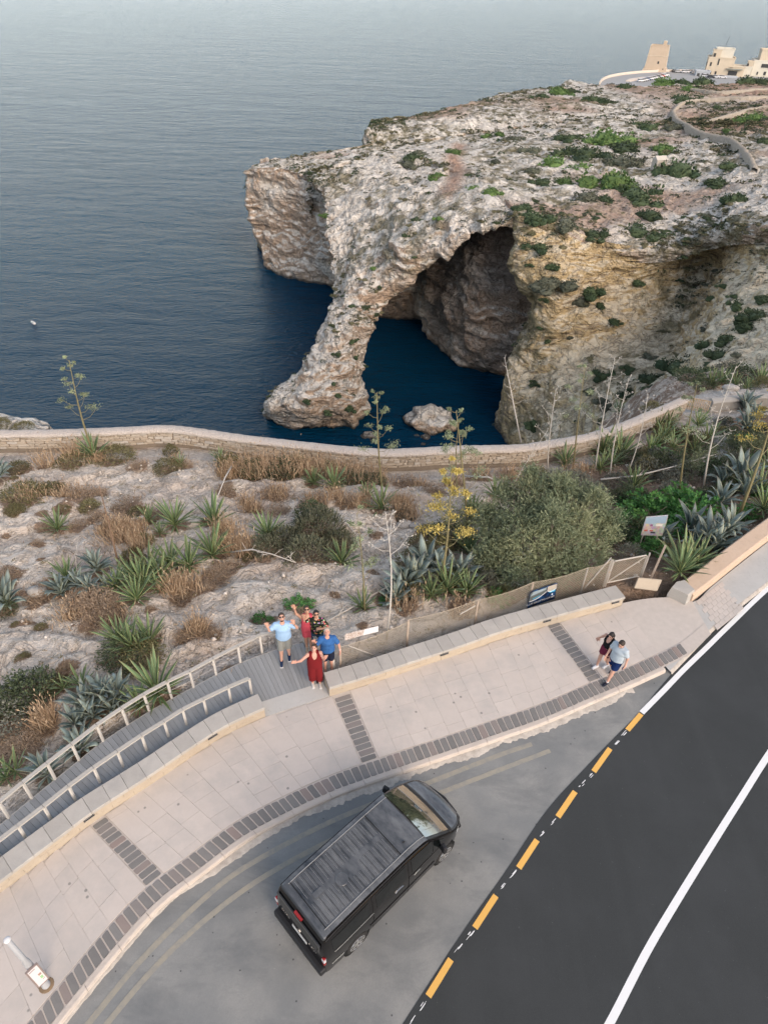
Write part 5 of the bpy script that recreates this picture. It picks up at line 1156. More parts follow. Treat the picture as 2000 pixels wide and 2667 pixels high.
# --- flower stalks of the agaves
def stalk(base, top, kind, label, seed, r0=0.06, branches=14, start=0.45, lean_y=0.0, grp='flower stalks'):
    """base and top are pixels; the stalk stands at its base on the ground and reaches the top pixel in the plane through its base"""
    rg = random.Random(seed); b = T(*base)
    d = ray(*top); t_ = (b[1] + lean_y) / d[1]; e = np.array([d[0] * t_, b[1] + lean_y, CAM_H + d[2] * t_]) - b
    H = np.linalg.norm(e); e = Vector(e); root = empty('flower_stalk', tuple(b - np.array([0, 0, 0.05])), 0, label, 'flower stalk', grp)
    wood = {'dead': 'bleached', 'green': 'stalk', 'yellow': 'stalk', 'bare': 'brown', 'thin': 'bleached'}[kind]
    up = e.normalized(); s1 = up.orthogonal().normalized(); s2 = up.cross(s1)
    bow = (s1 * rg.uniform(-0.03, 0.03) + s2 * rg.uniform(-0.03, 0.03)) * H
    pt = lambda f: e * f + bow * math.sin(math.pi * f)
    m = MB(); m.tube([pt(f) for f in (0, 0.15, 0.3, 0.45, 0.6, 0.75, 0.88, 1.0)], [r0 * (1 - 0.78 * f) for f in (0, 0.15, 0.3, 0.45, 0.6, 0.75, 0.88, 1.0)], 7); m.build('stem', SH_MAT[wood], root, True)
    nl = MB()
    for k in range(branches):
        f = start + (0.985 - start) * (k + rg.uniform(-0.2, 0.2)) / max(1, branches - 1); f = min(max(f, 0.05), 0.985); a = k * 2.4 + rg.uniform(-0.4, 0.4)
        L = H * 0.13 * (1.05 - 0.75 * (f - start) / (1 - start)) * rg.uniform(0.75, 1.2); L = max(L, 0.12)
        o = s1 * math.cos(a) + s2 * math.sin(a); p0 = pt(f); p1 = p0 + (o * 0.75 + up * 0.25) * L * 0.6; p2 = p0 + (o * 0.9 + up * 0.62) * L
        mb = MB(); rr = max(0.007, r0 * 0.16); mb.tube([p0, p1, p2], [rr * 1.2, rr, rr * 0.8], 4, False)
        ends = []
        for j in range(4):
            q = p2 + (o * rg.uniform(-0.1, 0.6) + s1 * rg.uniform(-0.5, 0.5) + s2 * rg.uniform(-0.5, 0.5) + up * rg.uniform(0.1, 0.5)) * L * 0.34; mb.tube([p2, q], [rr * 0.7, rr * 0.4], 4, False); ends.append(q)
        br = mb.build('branch', SH_MAT[wood], root)
        if kind in ('green', 'yellow'):
            npg = np.random.default_rng(seed * 31 + k); n = 130 if kind == 'yellow' else 80; cl = np.array([ends[i % 4] for i in range(n)]) + npg.normal(size=(n, 3)) * L * np.array([0.15, 0.15, 0.06])
            sz = 0.055 if kind == 'yellow' else 0.05; V, F = leaf_quads(cl, npg.normal(size=(n, 3)) * 0.6 + np.array(up) * 0.8, npg.uniform(sz, sz * 1.9, n), npg.uniform(sz * 0.5, sz, n), rg=npg)
            tag(obj('flower_cluster', mesh_data('flower_cluster', V, F, SH_MAT['yellow' if kind == 'yellow' else 'umbel']), br), kind='stuff')
        elif kind == 'dead':
            pod = MB()
            for q in ends: pod.lathe([(0.008, -0.02), (0.018, 0.0), (0.006, 0.03)], q, 5)
            pod.build('seed_pod', SH_MAT['bleached'], br)
    return root
STALKS = [
 ((247,1190),(180,935),'green','tall leaning flower stalk with pale umbels before the wall on the left',0.065,15,0.42),
 ((996,1290),(982,1018),'green','straight flower stalk with green umbels rising over the dark cave water',0.06,15,0.38),
 ((1220,1415),(1188,1066),'green','tall green flower stalk with umbels beside the yellow one',0.06,15,0.40),
 ((1192,1300),(1196,1090),'green','thin green flower stalk standing just behind the tall green one',0.045,11,0.45),
 ((1145,1545),(1176,1205),'yellow','flower stalk with golden yellow umbels in front of the tamarisk',0.06,17,0.35),
 ((1425,1230),(1448,1008),'dead','bleached dead stalk, first of the row along the path',0.05,14,0.42),
 ((1492,1222),(1524,950),'green','green-tufted stalk standing among the bleached ones by the path',0.055,13,0.45),
 ((1548,1230),(1602,925),'dead','tallest bleached dead stalk in the row along the path',0.06,15,0.40),
 ((1588,1243),(1638,983),'dead','bleached dead stalk right of the tallest one',0.055,14,0.42),
 ((1633,1235),(1688,1022),'dead','bleached dead stalk, last of the row along the path',0.045,12,0.50),
 ((1338,1260),(1425,1120),'dead','grey dead stalk leaning sharply to the right before the wall',0.04,9,0.45),
 ((1768,1290),(1816,993),'green','red-stemmed stalk with green umbels near the picket gate',0.06,13,0.42),
 ((1832,1273),(1918,950),'dead','bleached dead stalk crossing the stepped path',0.065,14,0.35),
 ((1922,1348),(2042,985),'yellow','thick green stalk with yellow umbels at the right edge',0.085,12,0.52),
 ((312,1482),(258,1262),'bare','bare brown stalk leaning over the middle of the rock',0.05,0,0.5),
 ((205,1508),(202,1405),'thin','thin grey stick standing on the rock',0.02,0,0.5),
 ((950,1605),(929,1332),'green','thin green stalk with sparse tufts left of the fence',0.035,9,0.35),
 ((1006,1660),(1004,1330),'dead','slender pale stalk with small twigs at the fence corner',0.055,11,0.70),
]
for k, (b, tp, kind, lab, r0, nb, st) in enumerate(STALKS): stalk(b, tp, kind, lab, 200 + k, r0 * (0.72 if kind == 'dead' else 0.9), nb, st)
def dead_on_slope():
    b = U(1354,1140,36.5); e = U(1313,930,38.5); root = empty('flower_stalk', tuple(b), 0, 'white bare stalk standing beyond the wall before the orange cliff', 'flower stalk', 'flower stalks'); e = Vector(e - b); m = MB(); m.tube([e * f for f in (-0.06, 0.3, 0.6, 1)], [0.05, 0.04, 0.03, 0.012], 6); m.build('stem', SH_MAT['bleached'], root, True)
    for k in range(12):
        f = 0.42 + 0.56 * k / 11; a = k * 2.4; o = Vector((math.cos(a), math.sin(a), 0.5)) * (0.55 - 0.03 * k); mb = MB(); mb.tube([e * f, e * f + o * 0.7, e * f + o + Vector((0, 0, 0.1))], [0.012, 0.01, 0.006], 4, False); mb.build('branch', SH_MAT['bleached'], root)
dead_on_slope()
# fallen stalks
def fallen(pts, r0, label, twigs, seed):
    rg = random.Random(seed); P_ = [Vector(T(x, y)) + Vector((0, 0, z)) for x, y, z in pts]; o = P_[0].copy(); root = empty('fallen_stalk', o, 0, label, 'dead stalk', 'fallen stalks')
    m = MB(); n = len(P_); m.tube([p - o for p in P_], [r0 * (1 - 0.6 * k / (n - 1)) for k in range(n)], 6); m.build('stem', SH_MAT['bleached'], root, True)
    for k in range(twigs):
        f = 0.25 + 0.75 * k / max(1, twigs - 1); i = min(int(f * (n - 1)), n - 2); u = f * (n - 1) - i; p = P_[i].lerp(P_[i + 1], u) - o; d = Vector((rg.uniform(-1, 1), rg.uniform(-1, 1), rg.uniform(0.1, 0.8))).normalized() * rg.uniform(0.25, 0.5)
        mb = MB(); mb.tube([p, p + d * 0.6, p + d + Vector((0, 0, 0.06))], [0.013, 0.01, 0.006], 4, False); mb.tube([p + d * 0.6, p + d * 0.9 + Vector((rg.uniform(-.12, .12), rg.uniform(-.12, .12), 0.05))], [0.008, 0.004], 4, False); mb.build('branch', SH_MAT['bleached'], root)
fallen([(603,1443,0.25),(660,1452,0.45),(710,1463,0.4),(772,1478,0.1)], 0.04, 'fallen white branched stalk lying across the round shrub', 11, 1)
fallen([(613,1224,0.5),(590,1270,0.35),(562,1326,0.05)], 0.045, 'bare grey pole lying on the rock below the dry grass', 0, 2)
fallen([(1205,1252,0.3),(1270,1266,0.5),(1345,1284,0.4),(1400,1300,0.3)], 0.05, 'fallen bleached stalk lying beside the path left of the tamarisk', 9, 3)
fallen([(1560,1262,0.5),(1650,1258,0.6),(1740,1240,0.6),(1850,1215,0.7)], 0.05, 'long grey dead stalk lying through the thicket', 8, 4)
fallen([(870,1345,0.3),(915,1385,0.3),(965,1440,0.1)], 0.035, 'thin grey stalk lying from the round shrub onto bare rock', 3, 5)
fallen([(840,1620,0.05),(920,1590,0.25),(990,1562,0.5)], 0.03, 'thin dry stick lying on the rock near the fence corner', 3, 6)

# --- pebbles, chips and tiny weeds on the bare rock, uncountable
def ground_litter():
    rg = np.random.default_rng(33); n = 5200; xs = rg.uniform(-14, 22, n); ys = rg.uniform(8, 31, n); keep = (np.interp(xs, BOUND[:, 0], BOUND[:, 1]) + 0.3 < ys) & (ys < wall_y(xs) - 1.5); xs, ys = xs[keep], ys[keep]; zs = ground_z(xs, ys); n = len(xs)
    oc = np.array([(1, 0, 0), (0, 1, 0), (-1, 0, 0), (0, -1, 0), (0, 0, 0.8), (0, 0, -0.8)], float); f = [(0, 1, 4), (1, 2, 4), (2, 3, 4), (3, 0, 4), (1, 0, 5), (2, 1, 5), (3, 2, 5), (0, 3, 5)]
    s = rg.lognormal(-3.5, 0.55, n).clip(0.012, 0.12); V = oc[None] * s[:, None, None] * rg.uniform(0.6, 1.3, (n, 6, 1)); a = rg.uniform(0, 6.28, n); c, sn = np.cos(a)[:, None], np.sin(a)[:, None]
    X = V[..., 0] * c - V[..., 1] * sn + xs[:, None]; Y = V[..., 0] * sn + V[..., 1] * c + ys[:, None]; Z = V[..., 2] + zs[:, None] + s[:, None] * 0.25; P = np.stack([X, Y, Z], -1).reshape(-1, 3); F = (np.array(f)[None] + (np.arange(n) * 6)[:, None, None]).reshape(-1, 3)
    t = NT('limestone_chips'); g = t.n('ShaderNodeNewGeometry').outputs['Random Per Island']; m = t.done(t.ramp(g, [(0, (0.30, 0.25, 0.19)), (0.5, (0.56, 0.49, 0.41)), (1, (0.72, 0.66, 0.58))]), 0.95, spec=0.1)
    tag(obj('limestone_chips', mesh_data('limestone_chips', P, F, m)), 'loose limestone chips and pebbles over the bare rock', 'pebbles', None, 'stuff')
    n = 900; i = rg.choice(len(xs), n); j = np.repeat(i, 9); B = np.stack([xs[j], ys[j], zs[j]], 1) + rg.normal(size=(n * 9, 3)) * [0.05, 0.05, 0.0]; V, F = leaf_quads(B, rg.normal(size=(n * 9, 3)) * 0.7 + [0, 0, 0.7], rg.uniform(0.04, 0.15, n * 9), rg.uniform(0.012, 0.03, n * 9), rg=rg)
    t = NT('tiny_weeds'); g = t.n('ShaderNodeNewGeometry').outputs['Random Per Island']; m = t.done(t.ramp(g, [(0, (0.07, 0.085, 0.03)), (0.5, (0.17, 0.15, 0.07)), (1, (0.32, 0.24, 0.15))]), 0.9, spec=0.1)
    tag(obj('tiny_weeds', mesh_data('tiny_weeds', V, F, m)), 'tiny weeds and dry wisps rooted in cracks of the rock', 'weeds', None, 'stuff')
ground_litter()
# ------------------------------------------------------------------ wire fence, gate, boards
def on_plane(px, py, A, B):                  # where a pixel's ray meets the upright plane through plan points A, B
    d = ray(px, py); n = np.array([-(B - A)[1], (B - A)[0]]); t = (n @ A) / (n @ d[:2]); return np.array([d[0] * t, d[1] * t, CAM_H + d[2] * t])
GALV = plain('galvanised_steel', (0.42, 0.38, 0.33), 0.6, 0.15, 9, metal=0.3)
RUST = plain('rusty_pole', (0.40, 0.32, 0.25), 0.8, 0.2, 9)
WIRE = plain('fence_wire', (0.42, 0.35, 0.26), 0.6, 0.1, 9, metal=0.3)
def text_mesh(txt, size, mat, M, parent, name='lettering', extr=0.002):
    cu = bpy.data.curves.new(name, 'FONT'); cu.body = txt; cu.size = size; cu.extrude = extr; cu.align_x = 'CENTER'; cu.align_y = 'CENTER'
    tmp = bpy.data.objects.new(name, cu); link(tmp); dg = bpy.context.evaluated_depsgraph_get(); me = bpy.data.meshes.new_from_object(tmp.evaluated_get(dg)); bpy.data.objects.remove(tmp)
    me.materials.clear(); me.materials.append(mat); me.transform(M); return obj(name, me, parent)
def fence():
    base = [G(887,1742)[:2], G(1059,1676)[:2], G(1235,1624)[:2], G(1374,1578)[:2], G(1512,1540)[:2], G(1577,1519)[:2]]
    z0, h = -0.3, 1.38; c = base[2]; o = Vector((c[0], c[1], 0)); root = empty('wire_fence', o, 0, 'sagging rusty chain-link fence behind the straight parapet wall', 'fence')
    tops = []
    for k, p in enumerate(base):
        m = MB(); m.tube([(p[0] - o.x, p[1] - o.y, z0 - 0.2), (p[0] - o.x, p[1] - o.y, h - 0.3 + z0 + 0.3)], 0.03 if k != 1 else 0.04, 7); m.build('fence_post', RUST if k < 4 else GALV, root)
    mesh = MB()
    for k in range(len(base) - 1):
        a, b = np.array(base[k]), np.array(base[k + 1]); L = np.linalg.norm(b - a); d = (b - a) / L; H = 1.25 if k else 1.15; step = 0.085; sag = 0.10
        topz = lambda f: z0 + H * 1.0 - sag * math.sin(math.pi * f) + 0.15
        n = int((L + H) / step)
        for sgn in (1, -1):
            for i in range(n):
                s0 = i * step if sgn > 0 else i * step - 0; s1 = s0 - H
                # a wire from (s0, bottom) up to (s0 - H, top), clipped to the bay
                pa, pb = (s0, 0.0), (s1, H)
                t0 = max(0.0, (s0 - L) / H); t1 = min(1.0, s0 / H)
                if t1 <= t0: continue
                P = []
                for t in (t0, (t0 + t1) / 2, t1):
                    s = s0 - H * t; s = s if sgn > 0 else L - s; zz = z0 + 0.02 + t * (topz(s / L) - z0 - 0.02); q = a + d * s; bow = 0.05 * math.sin(math.pi * t) * math.sin(math.pi * s / L); nn = np.array([-d[1], d[0]]) * bow; P.append((q[0] + nn[0] - o.x, q[1] + nn[1] - o.y, zz))
                mesh.tube(P, 0.0055, 3, False)
        mesh.tube([(*(a + d * L * f - np.array([o.x, o.y])), topz(f)) for f in np.linspace(0, 1, 6)], 0.006, 4, False)
    tag(mesh.build('chain_link', WIRE, root), kind='stuff')
    m = MB(); a = on_plane(906,1681,base[0],base[1]); b = on_plane(973,1706,base[0],base[1]); m.tube([Vector(a) - o, Vector(b) - o], 0.022, 6); m.build('brace', GALV, root)
    m = MB(); a = on_plane(1591,1452,base[4],base[5]); b = on_plane(1521,1532,base[4],base[5]); m.tube([Vector(a) - o, Vector(b) - o], 0.024, 6); m.build('brace', GALV, root)
    m = MB(); a = on_plane(1197,1600,base[1],base[2]); b = on_plane(1238,1577,base[1],base[2]); m.tube([Vector(a) - o, Vector(b) - o], 0.02, 6); m.build('brace', GALV, root)
    # gate
    A, B = G(1576,1519)[:2], G(1664,1503)[:2]; g0 = A.copy(); o2 = Vector((g0[0], g0[1], 0)); gate = empty('mesh_gate', o2, 0, 'grey tube-framed mesh gate at the right end of the fence', 'gate')
    W = np.linalg.norm(B - A); d = (B - A) / W; Hg = 1.02; P = lambda s, z: (d[0] * s, d[1] * s, z)
    m = MB(); m.tube([P(0.05, 0.02), P(0.05, Hg - 0.05), P(0.10, Hg), P(W - 0.05, Hg + 0.02), P(W, Hg - 0.03), P(W, 0.05), P(0.05, 0.02)], 0.026, 7); m.build('gate_frame', GALV, gate)
    m = MB(); m.tube([P(0.1, 0.08), P(W - 0.06, Hg - 0.06)], 0.02, 6); m.build('diagonal_brace', GALV, gate)
    m = MB(); st = 0.085
    for sgn in (1, -1):
        for i in range(int((W + Hg) / st)):
            s0 = i * st; t0 = max(0, (s0 - W) / Hg); t1 = min(1, s0 / Hg)
            if t1 > t0: q = [(s0 - Hg * t, 0.04 + t * (Hg - 0.06)) for t in (t0, t1)]; m.tube([P(s if sgn > 0 else W - s, z) for s, z in q], 0.005, 3, False)
    tag(m.build('gate_mesh', WIRE, gate), kind='stuff')
    for s in (-0.06, W + 0.07):
        m = MB(); m.tube([P(s, -0.3), P(s, 1.12)], 0.033, 8); m.build('gate_post', GALV, gate)
    m = MB(); m.box(P(-0.01, 0.55), (0.09, 0.05, 0.08)); m.build('latch', RUST, gate)
    pb = Vector((*G(1694,1506)[:2], -0.1)); pt = Vector(U(1732,1421, pb.y + 0.25)); m = MB(); m.bar((0, 0, -0.1), pt - pb, 0.06, 0.05); tag(m.build('leaning_plank', RUST, loc=pb), 'pale timber plank leaning to the right of the mesh gate', 'plank')
    return base
FB = fence()

def boards():
    # dark blue excursion poster on the fence
    off_ = np.array([0.0, -0.06]); A, B = np.array(FB[2]) + off_, np.array(FB[4]) + off_
    TL, TR, BR, BL = [Vector(on_plane(x, y, A, B)) for x, y in ((1381,1543),(1453,1517),(1442,1561),(1372,1584))]
    c = (TL + TR + BR + BL) / 4; X = ((TR + BR) - (TL + BL)).normalized(); Z = ((TL + TR) - (BL + BR)); Z = (Z - X * Z.dot(X)).normalized(); N = Z.cross(X); w = ((TR - TL).length + (BR - BL).length) / 2; h = ((TL - BL).length + (TR - BR).length) / 2
    M = Matrix((X, N, Z)).transposed(); root = empty('poster_board', c, 0, 'dark blue boat-trip poster with white lettering hung on the fence', 'sign')
    blue = NT('poster_print'); n = blue.noise(6, 5, 0.7); blue = blue.done(blue.mix(blue.ramp(n, [(0.45, 0), (0.65, 1)]), (0.006, 0.010, 0.028), (0.01, 0.09, 0.26)), 0.35, spec=0.5)
    def plate(nm, poly, y, mat, th=0.003):
        P_ = ccw(poly); n_ = len(P_); m = MB(); V = [M @ Vector((p[0] * w, y, p[1] * h)) for p in P_] + [M @ Vector((p[0] * w, y + th, p[1] * h)) for p in P_]
        m.add(V, [tuple(range(n_)), tuple(range(n_, 2 * n_))[::-1]] + [(i, n_ + i, n_ + (i + 1) % n_, (i + 1) % n_) for i in range(n_)]); return m.build(nm, mat, root)
    plate('panel', [(-.5, -.5), (.5, -.5), (.5, .5), (-.42, .5), (-.5, .42)], 0.0, blue, 0.02)
    cav = NT('poster_cave_print'); n = cav.noise(7, 5, 0.7); cav = cav.done(cav.mix(n, (0.02, 0.022, 0.02), (0.16, 0.18, 0.17)), 0.4)
    boat = NT('poster_coast_print'); n = boat.noise(8, 5, 0.7); boat = boat.done(boat.mix(n, (0.30, 0.25, 0.19), (0.50, 0.45, 0.38)), 0.4)
    wht = plain('poster_white', (0.75, 0.75, 0.74), 0.4, 0.05); sky_ = plain('poster_sky', (0.25, 0.30, 0.32), 0.4, 0.2); aqua = plain('poster_aqua', (0.06, 0.32, 0.50), 0.4, 0.3)
    arc = lambda a, b, n_: [(a[0] + (b[0] - a[0]) * k / n_, a[1] + (b[1] - a[1]) * k / n_ + 0.10 * (2 * k / n_ - 1) ** 2 - 0.10) for k in range(n_ + 1)]
    lo = arc((-.485, -.08), (.12, .20), 8); plate('cave_picture', lo + [(.12, .46), (-.40, .46), (-.485, .40)], -0.004, cav)
    plate('sky_strip', [(-.46, .22), (.08, .33), (.10, .45), (-.38, .45)], -0.008, sky_)
    lo2 = arc((.15, .22), (.485, .22), 8); plate('coast_picture', lo2 + [(.485, .47), (.15, .47)], -0.004, boat)
    for nm, ln in (('white_curve', lo), ('white_curve', lo2)): plate(nm, [(x, y + .012) for x, y in ln] + [(x, y - .02) for x, y in ln[::-1]], -0.012, wht)
    plate('boat', [(-.36, -.02), (-.12, .06), (-.10, .11), (-.36, .03)], -0.012, aqua); plate('aqua_splash', [(.22, .05), (.46, .02), (.45, .16), (.30, .17)], -0.009, aqua)
    Mt = Matrix.Translation(M @ Vector((-0.06 * w, -0.014, -0.27 * h))) @ (M.to_4x4() @ Matrix.Rotation(math.radians(90), 4, 'X')); text_mesh('BLUE GROTTO CAVES', w * 0.105, wht, Mt, root)
    Mt = Matrix.Translation(M @ Vector((0.30 * w, -0.014, -0.22 * h))) @ (M.to_4x4() @ Matrix.Rotation(math.radians(90), 4, 'X')); plate('round_mark', [(.36 + .025 * math.cos(a), -.10 + .05 * math.sin(a)) for a in np.linspace(0, 6.28, 12)[:-1]], -0.012, wht)
    # photo board of moored boats in the greenery
    p0 = T(1700, 1432); A = p0[:2] + [-1, 0.0]; B = p0[:2] + [1, 0.05]
    TL, TR, BR, BL = [Vector(on_plane(x, y, A, B)) for x, y in ((1682,1347),(1739,1342),(1723,1396),(1668,1394))]; c = (TL + TR + BR + BL) / 4
    root = empty('photo_board', (c.x, c.y, p0[2]), 0, 'tilted board with a faded harbour photo standing in the greenery', 'sign'); o = Vector((c.x, c.y, p0[2]))
    def pt(u, v, y=0.0): return TL.lerp(TR, u).lerp(BL.lerp(BR, u), v) - o + Vector((0, y, 0))
    def quad(nm, u0, v0, u1, v1, y, mat, th=0.004):
        q = [pt(u0, v1, y), pt(u1, v1, y), pt(u1, v0, y), pt(u0, v0, y)]; m = MB(); m.add(q + [p + Vector((0, th, 0)) for p in q], [(0, 1, 2, 3), (7, 6, 5, 4), (0, 4, 5, 1), (1, 5, 6, 2), (2, 6, 7, 3), (3, 7, 4, 0)]); return m.build(nm, mat, root)
    quad('panel', 0, 0, 1, 1, 0, plain('board_white', (0.40, 0.39, 0.38), 0.5, 0.06), 0.03)
    sea_ = NT('photo_sea_print'); n = sea_.noise(14, 4, 0.7); sea_ = sea_.done(sea_.mix(n, (0.20, 0.29, 0.38), (0.31, 0.39, 0.45)), 0.4); hb = NT('photo_harbour_print'); n = hb.voro(11, None, 'F1', 'Color'); hb = hb.done(hb.mix(0.8, n, (0.36, 0.32, 0.31)), 0.4)
    quad('sea_picture', .02, .02, .98, .36, -0.006, sea_); quad('harbour_picture', .02, .36, .98, .97, -0.006, hb); red = plain('photo_red', (0.45, 0.10, 0.07), 0.5); drk = plain('photo_dark', (0.05, 0.05, 0.06), 0.5)
    quad('red_boat', .08, .68, .24, .76, -0.011, red); quad('red_boat', .34, .70, .50, .77, -0.011, red); quad('dark_boat', .40, .79, .62, .87, -0.011, drk); quad('purple_awning', .30, .40, .42, .49, -0.011, plain('photo_purple', (0.22, 0.08, 0.16), 0.5)); quad('pale_house', .55, .40, .86, .50, -0.011, plain('photo_pale', (0.62, 0.58, 0.52), 0.5))
    for u in (0.15, 0.85): m = MB(); q = pt(u, 1.0, 0.06); m.tube([(q.x, q.y, -0.25), pt(u, 0.1, 0.045)], 0.025, 6); m.build('board_post', GALV, root)
    # small torn notice at the left end of the fence
    A, B = np.array(FB[0]) + [0, -0.05], np.array(FB[1]) + [0, -0.05]; q = [Vector(on_plane(x, y, A, B)) for x, y in ((898,1668),(945,1655),(985,1645),(985,1631),(949,1640),(899,1652))]; c = sum(q, Vector()) / 6; root = empty('notice_strip', c, 0, 'long torn notice strip, white at its right end, on the fence corner', 'sign')
    torn = NT('torn_print'); n = torn.noise(30, 4, 0.8); torn = torn.done(torn.mix(torn.ramp(n, [(0.4, 0), (0.6, 1)]), (0.25, 0.15, 0.10), (0.62, 0.58, 0.54)), 0.7)
    for nm, ids, mt in (('white_part', (1, 2, 3, 4), plain('notice_white', (0.66, 0.63, 0.61), 0.5, 0.04)), ('torn_part', (0, 1, 4, 5), torn)):
        P_ = [q[i] - c for i in ids]; m = MB(); m.add(P_ + [p + Vector((0.003, 0.012, 0)) for p in P_], [(0, 1, 2, 3), (7, 6, 5, 4), (0, 4, 5, 1), (1, 5, 6, 2), (2, 6, 7, 3), (3, 7, 4, 0)]); m.build(nm, mt, root)
boards()

# ------------------------------------------------------------------ picket gate and wall beyond, stones, boulder in the cave water
def gate_and_rocks():
    tim = plain('gate_timber', (0.50, 0.39, 0.27), 0.8, 0.15, 10); a = WALL3[-1].copy(); b = G(1842,1074,-5.05); root = empty('picket_gate', tuple(a + np.array([0.1, 0.35, 0])), 0, 'low timber picket gate between the two stone walls', 'gate'); o = Vector(a + np.array([0.1, 0.35, 0])); bb = Vector(b) - o; bb.z = 0; n = 12
    for k in range(n): p = bb * ((k + 0.5) / n); m = MB(); m.box(p + Vector((0, 0, 0.42)), (0.06, 0.03, 0.84)); m.build('picket', tim, root)
    for z in (0.22, 0.78): m = MB(); m.bar(Vector((0, 0.03, z)), bb + Vector((0, 0.03, z)), 0.03, 0.07); m.build('gate_rail', tim, root)
    line = catmull([G(1846,1076,-5.05), G(1900,1070,-5.0), G(1960,1064,-4.95), G(2060,1058,-4.9)], 60); m = MB(); V = []
    prof = [(0, -0.4), (0, 0.62), (-0.06, 0.64), (-0.06, 0.72), (0.05, 0.8), (0.3, 0.84), (0.5, 0.78), (0.54, 0.62), (0.5, 0.60), (0.5, -0.6)]
    for i, p in enumerate(line): V += [(p[0] - line[0][0], p[1] + y - line[0][1], p[2] + z - line[0][2]) for y, z in prof]
    V = np.array(V); V += 0.02 * np.stack([perlin(V * 3 + k * 5) for k in range(3)], -1); F = [tuple(int(x) for x in f)[::-1] for f in gridfaces(60, len(prof))] + [tuple(range(len(prof)))]
    tag(obj('path_wall', mesh_data('path_wall', V, F, SM['coping'], False), loc=tuple(line[0])), 'low rendered stone wall right of the picket gate', 'wall')
    bould = NT('boulder_rock'); n_ = bould.noise(3, 6, 0.7); bould = bould.done(bould.mix(n_, (0.30, 0.28, 0.25), (0.56, 0.52, 0.47)), 0.95, bould.bump(bould.noise(6, 5, 0.7), 0.8, 0.1), spec=0.1)
    def boulder(nm, c, size, seed, label, cat='boulder', mat=bould, grp=None, sub=4, amp=0.28):
        bm = bmesh.new(); bmesh.ops.create_icosphere(bm, subdivisions=sub, radius=1.0); P = np.array([v.co for v in bm.verts]); q = P + seed * 3.7; d = 1 + amp * fbm(q * 1.1, 4, 0.55) + 0.1 * np.tanh(perlin(q * 2.3) * 6); P = P * d[:, None] * np.array(size)
        for v, p in zip(bm.verts, P): v.co = p
        me = bpy.data.meshes.new(nm); bm.to_mesh(me); bm.free(); me.materials.append(mat); me.polygons.foreach_set('use_smooth', np.ones(len(me.polygons), dtype=bool)); return tag(obj(nm, me, loc=tuple(c)), label, cat, grp)
    a, b = G(1060,1090,SEA + 1), G(1172,1112,SEA + 1); c = (a + b) / 2; L = np.linalg.norm(b - a) / 2
    o = boulder('sea_boulder', c + np.array([0.3, 1.0, -0.4]), (L * 1.02, 3.0, 2.6), 4, 'big pale boulder lying in the dark water under the arch', mat=ROCK); o.rotation_euler = (0.1, 0.05, -0.22)
    for k, (px, py, s) in enumerate(((1108,1140,0.9),(1085,1135,0.5),(1102,1158,0.5),(960,1135,1.4),(975,1150,0.8))): boulder('sea_rock', G(px, py, SEA - 0.1), (s, s * 0.8, s * 0.5), 10 + k, 'small rock awash near the foot of the cliff, ' + ['beside the boulder', 'left below the boulder', 'nearest the wall', 'at the foot of the arch', 'below the foot of the arch'][k], 'rock', ROCK, 'rocks awash', 3)
    stn = [((1055,1365),0.35,'pale stone beside the reddish grass clump'),((1078,1372),0.2,'small pale stone right of the reddish grass'),((980,1362),0.14,'white stone under the agave before the wall'),((686,1490),0.09,'white stone at the lower edge of the round shrub, left'),((706,1492),0.06,'small white stone under the round shrub'),((795,1473),0.07,'white stone on the rim of the round shrub'),((822,1478),0.07,'white stone at the right rim of the round shrub'),((878,1490),0.07,'white stone below the right agave'),((954,1520),0.08,'white stone in the dark soil patch'),((965,1527),0.06,'small white stone in the dark soil patch'),((1898,1022),0.55,'big pale boulder beside the path by the picket gate'),((1965,1030),0.35,'pale boulder at the right of the path beyond the wall'),((905,1692),0.09,'white stone behind the fence corner'),((918,1705),0.07,'white stone below the fence brace'),((98,1543),0.35,'pale flat stone left of the withered bed'),((487,1716),0.08,'white scrap left of the outer railing'),((562,1655),0.07,'pale stone on the brown tussock patch'),((1015,1575),0.08,'white stone at the foot of the blue agaves')]
    for k, ((px, py), s, lab) in enumerate(stn): boulder('stone', T(px, py) + np.array([0, 0, s * 0.25]), (s, s * 0.75, s * 0.6), 30 + k, lab, 'stone', bould, 'loose stones', 2)
    # ledge of pale rock beyond the wall at the far left
    o = boulder('rock_ledge', U(8,1140,35.5), (3.3, 2.0, 1.05), 8, 'pale rock ledge beyond the wall at the left edge', 'rock', ROCK, None, 5, 0.22); o.rotation_euler = (0, 0, -0.12)
    p = U(62,1116,35.0); r = empty('olive_shrub', tuple(p), 0.4, 'green tuft on the pale ledge beyond the wall', 'shrub'); f, st = PROTO['olive'][0]; obj('foliage', f, r, scale=(0.8, 0.6, 0.5)); obj('stems', st, r, scale=(0.7, 0.5, 0.4))
    p = U(8,1110,35.0); r = empty('olive_shrub', tuple(p), 1.4, 'brownish tuft at the very left end of the ledge', 'shrub'); obj('foliage', f, r, scale=(0.7, 0.6, 0.55)); obj('stems', st, r, scale=(0.6, 0.5, 0.4))
    # small boat out on the water
    p = G(88,842,SEA); m = MB(); m.prism([(-0.8, -0.25), (0.6, -0.25), (1.0, 0), (0.6, 0.25), (-0.8, 0.25)], 0.0, 0.3); hull = empty('small_boat', tuple(p), 2.4, 'tiny white boat on the open water at the left', 'boat'); m.build('hull', plain('boat_white', (0.6, 0.58, 0.55), 0.4), hull); m = MB(); m.box((-0.2, 0, 0.36), (0.5, 0.3, 0.2)); m.build('cabin', plain('boat_cabin', (0.5, 0.48, 0.45), 0.4), hull)
gate_and_rocks()

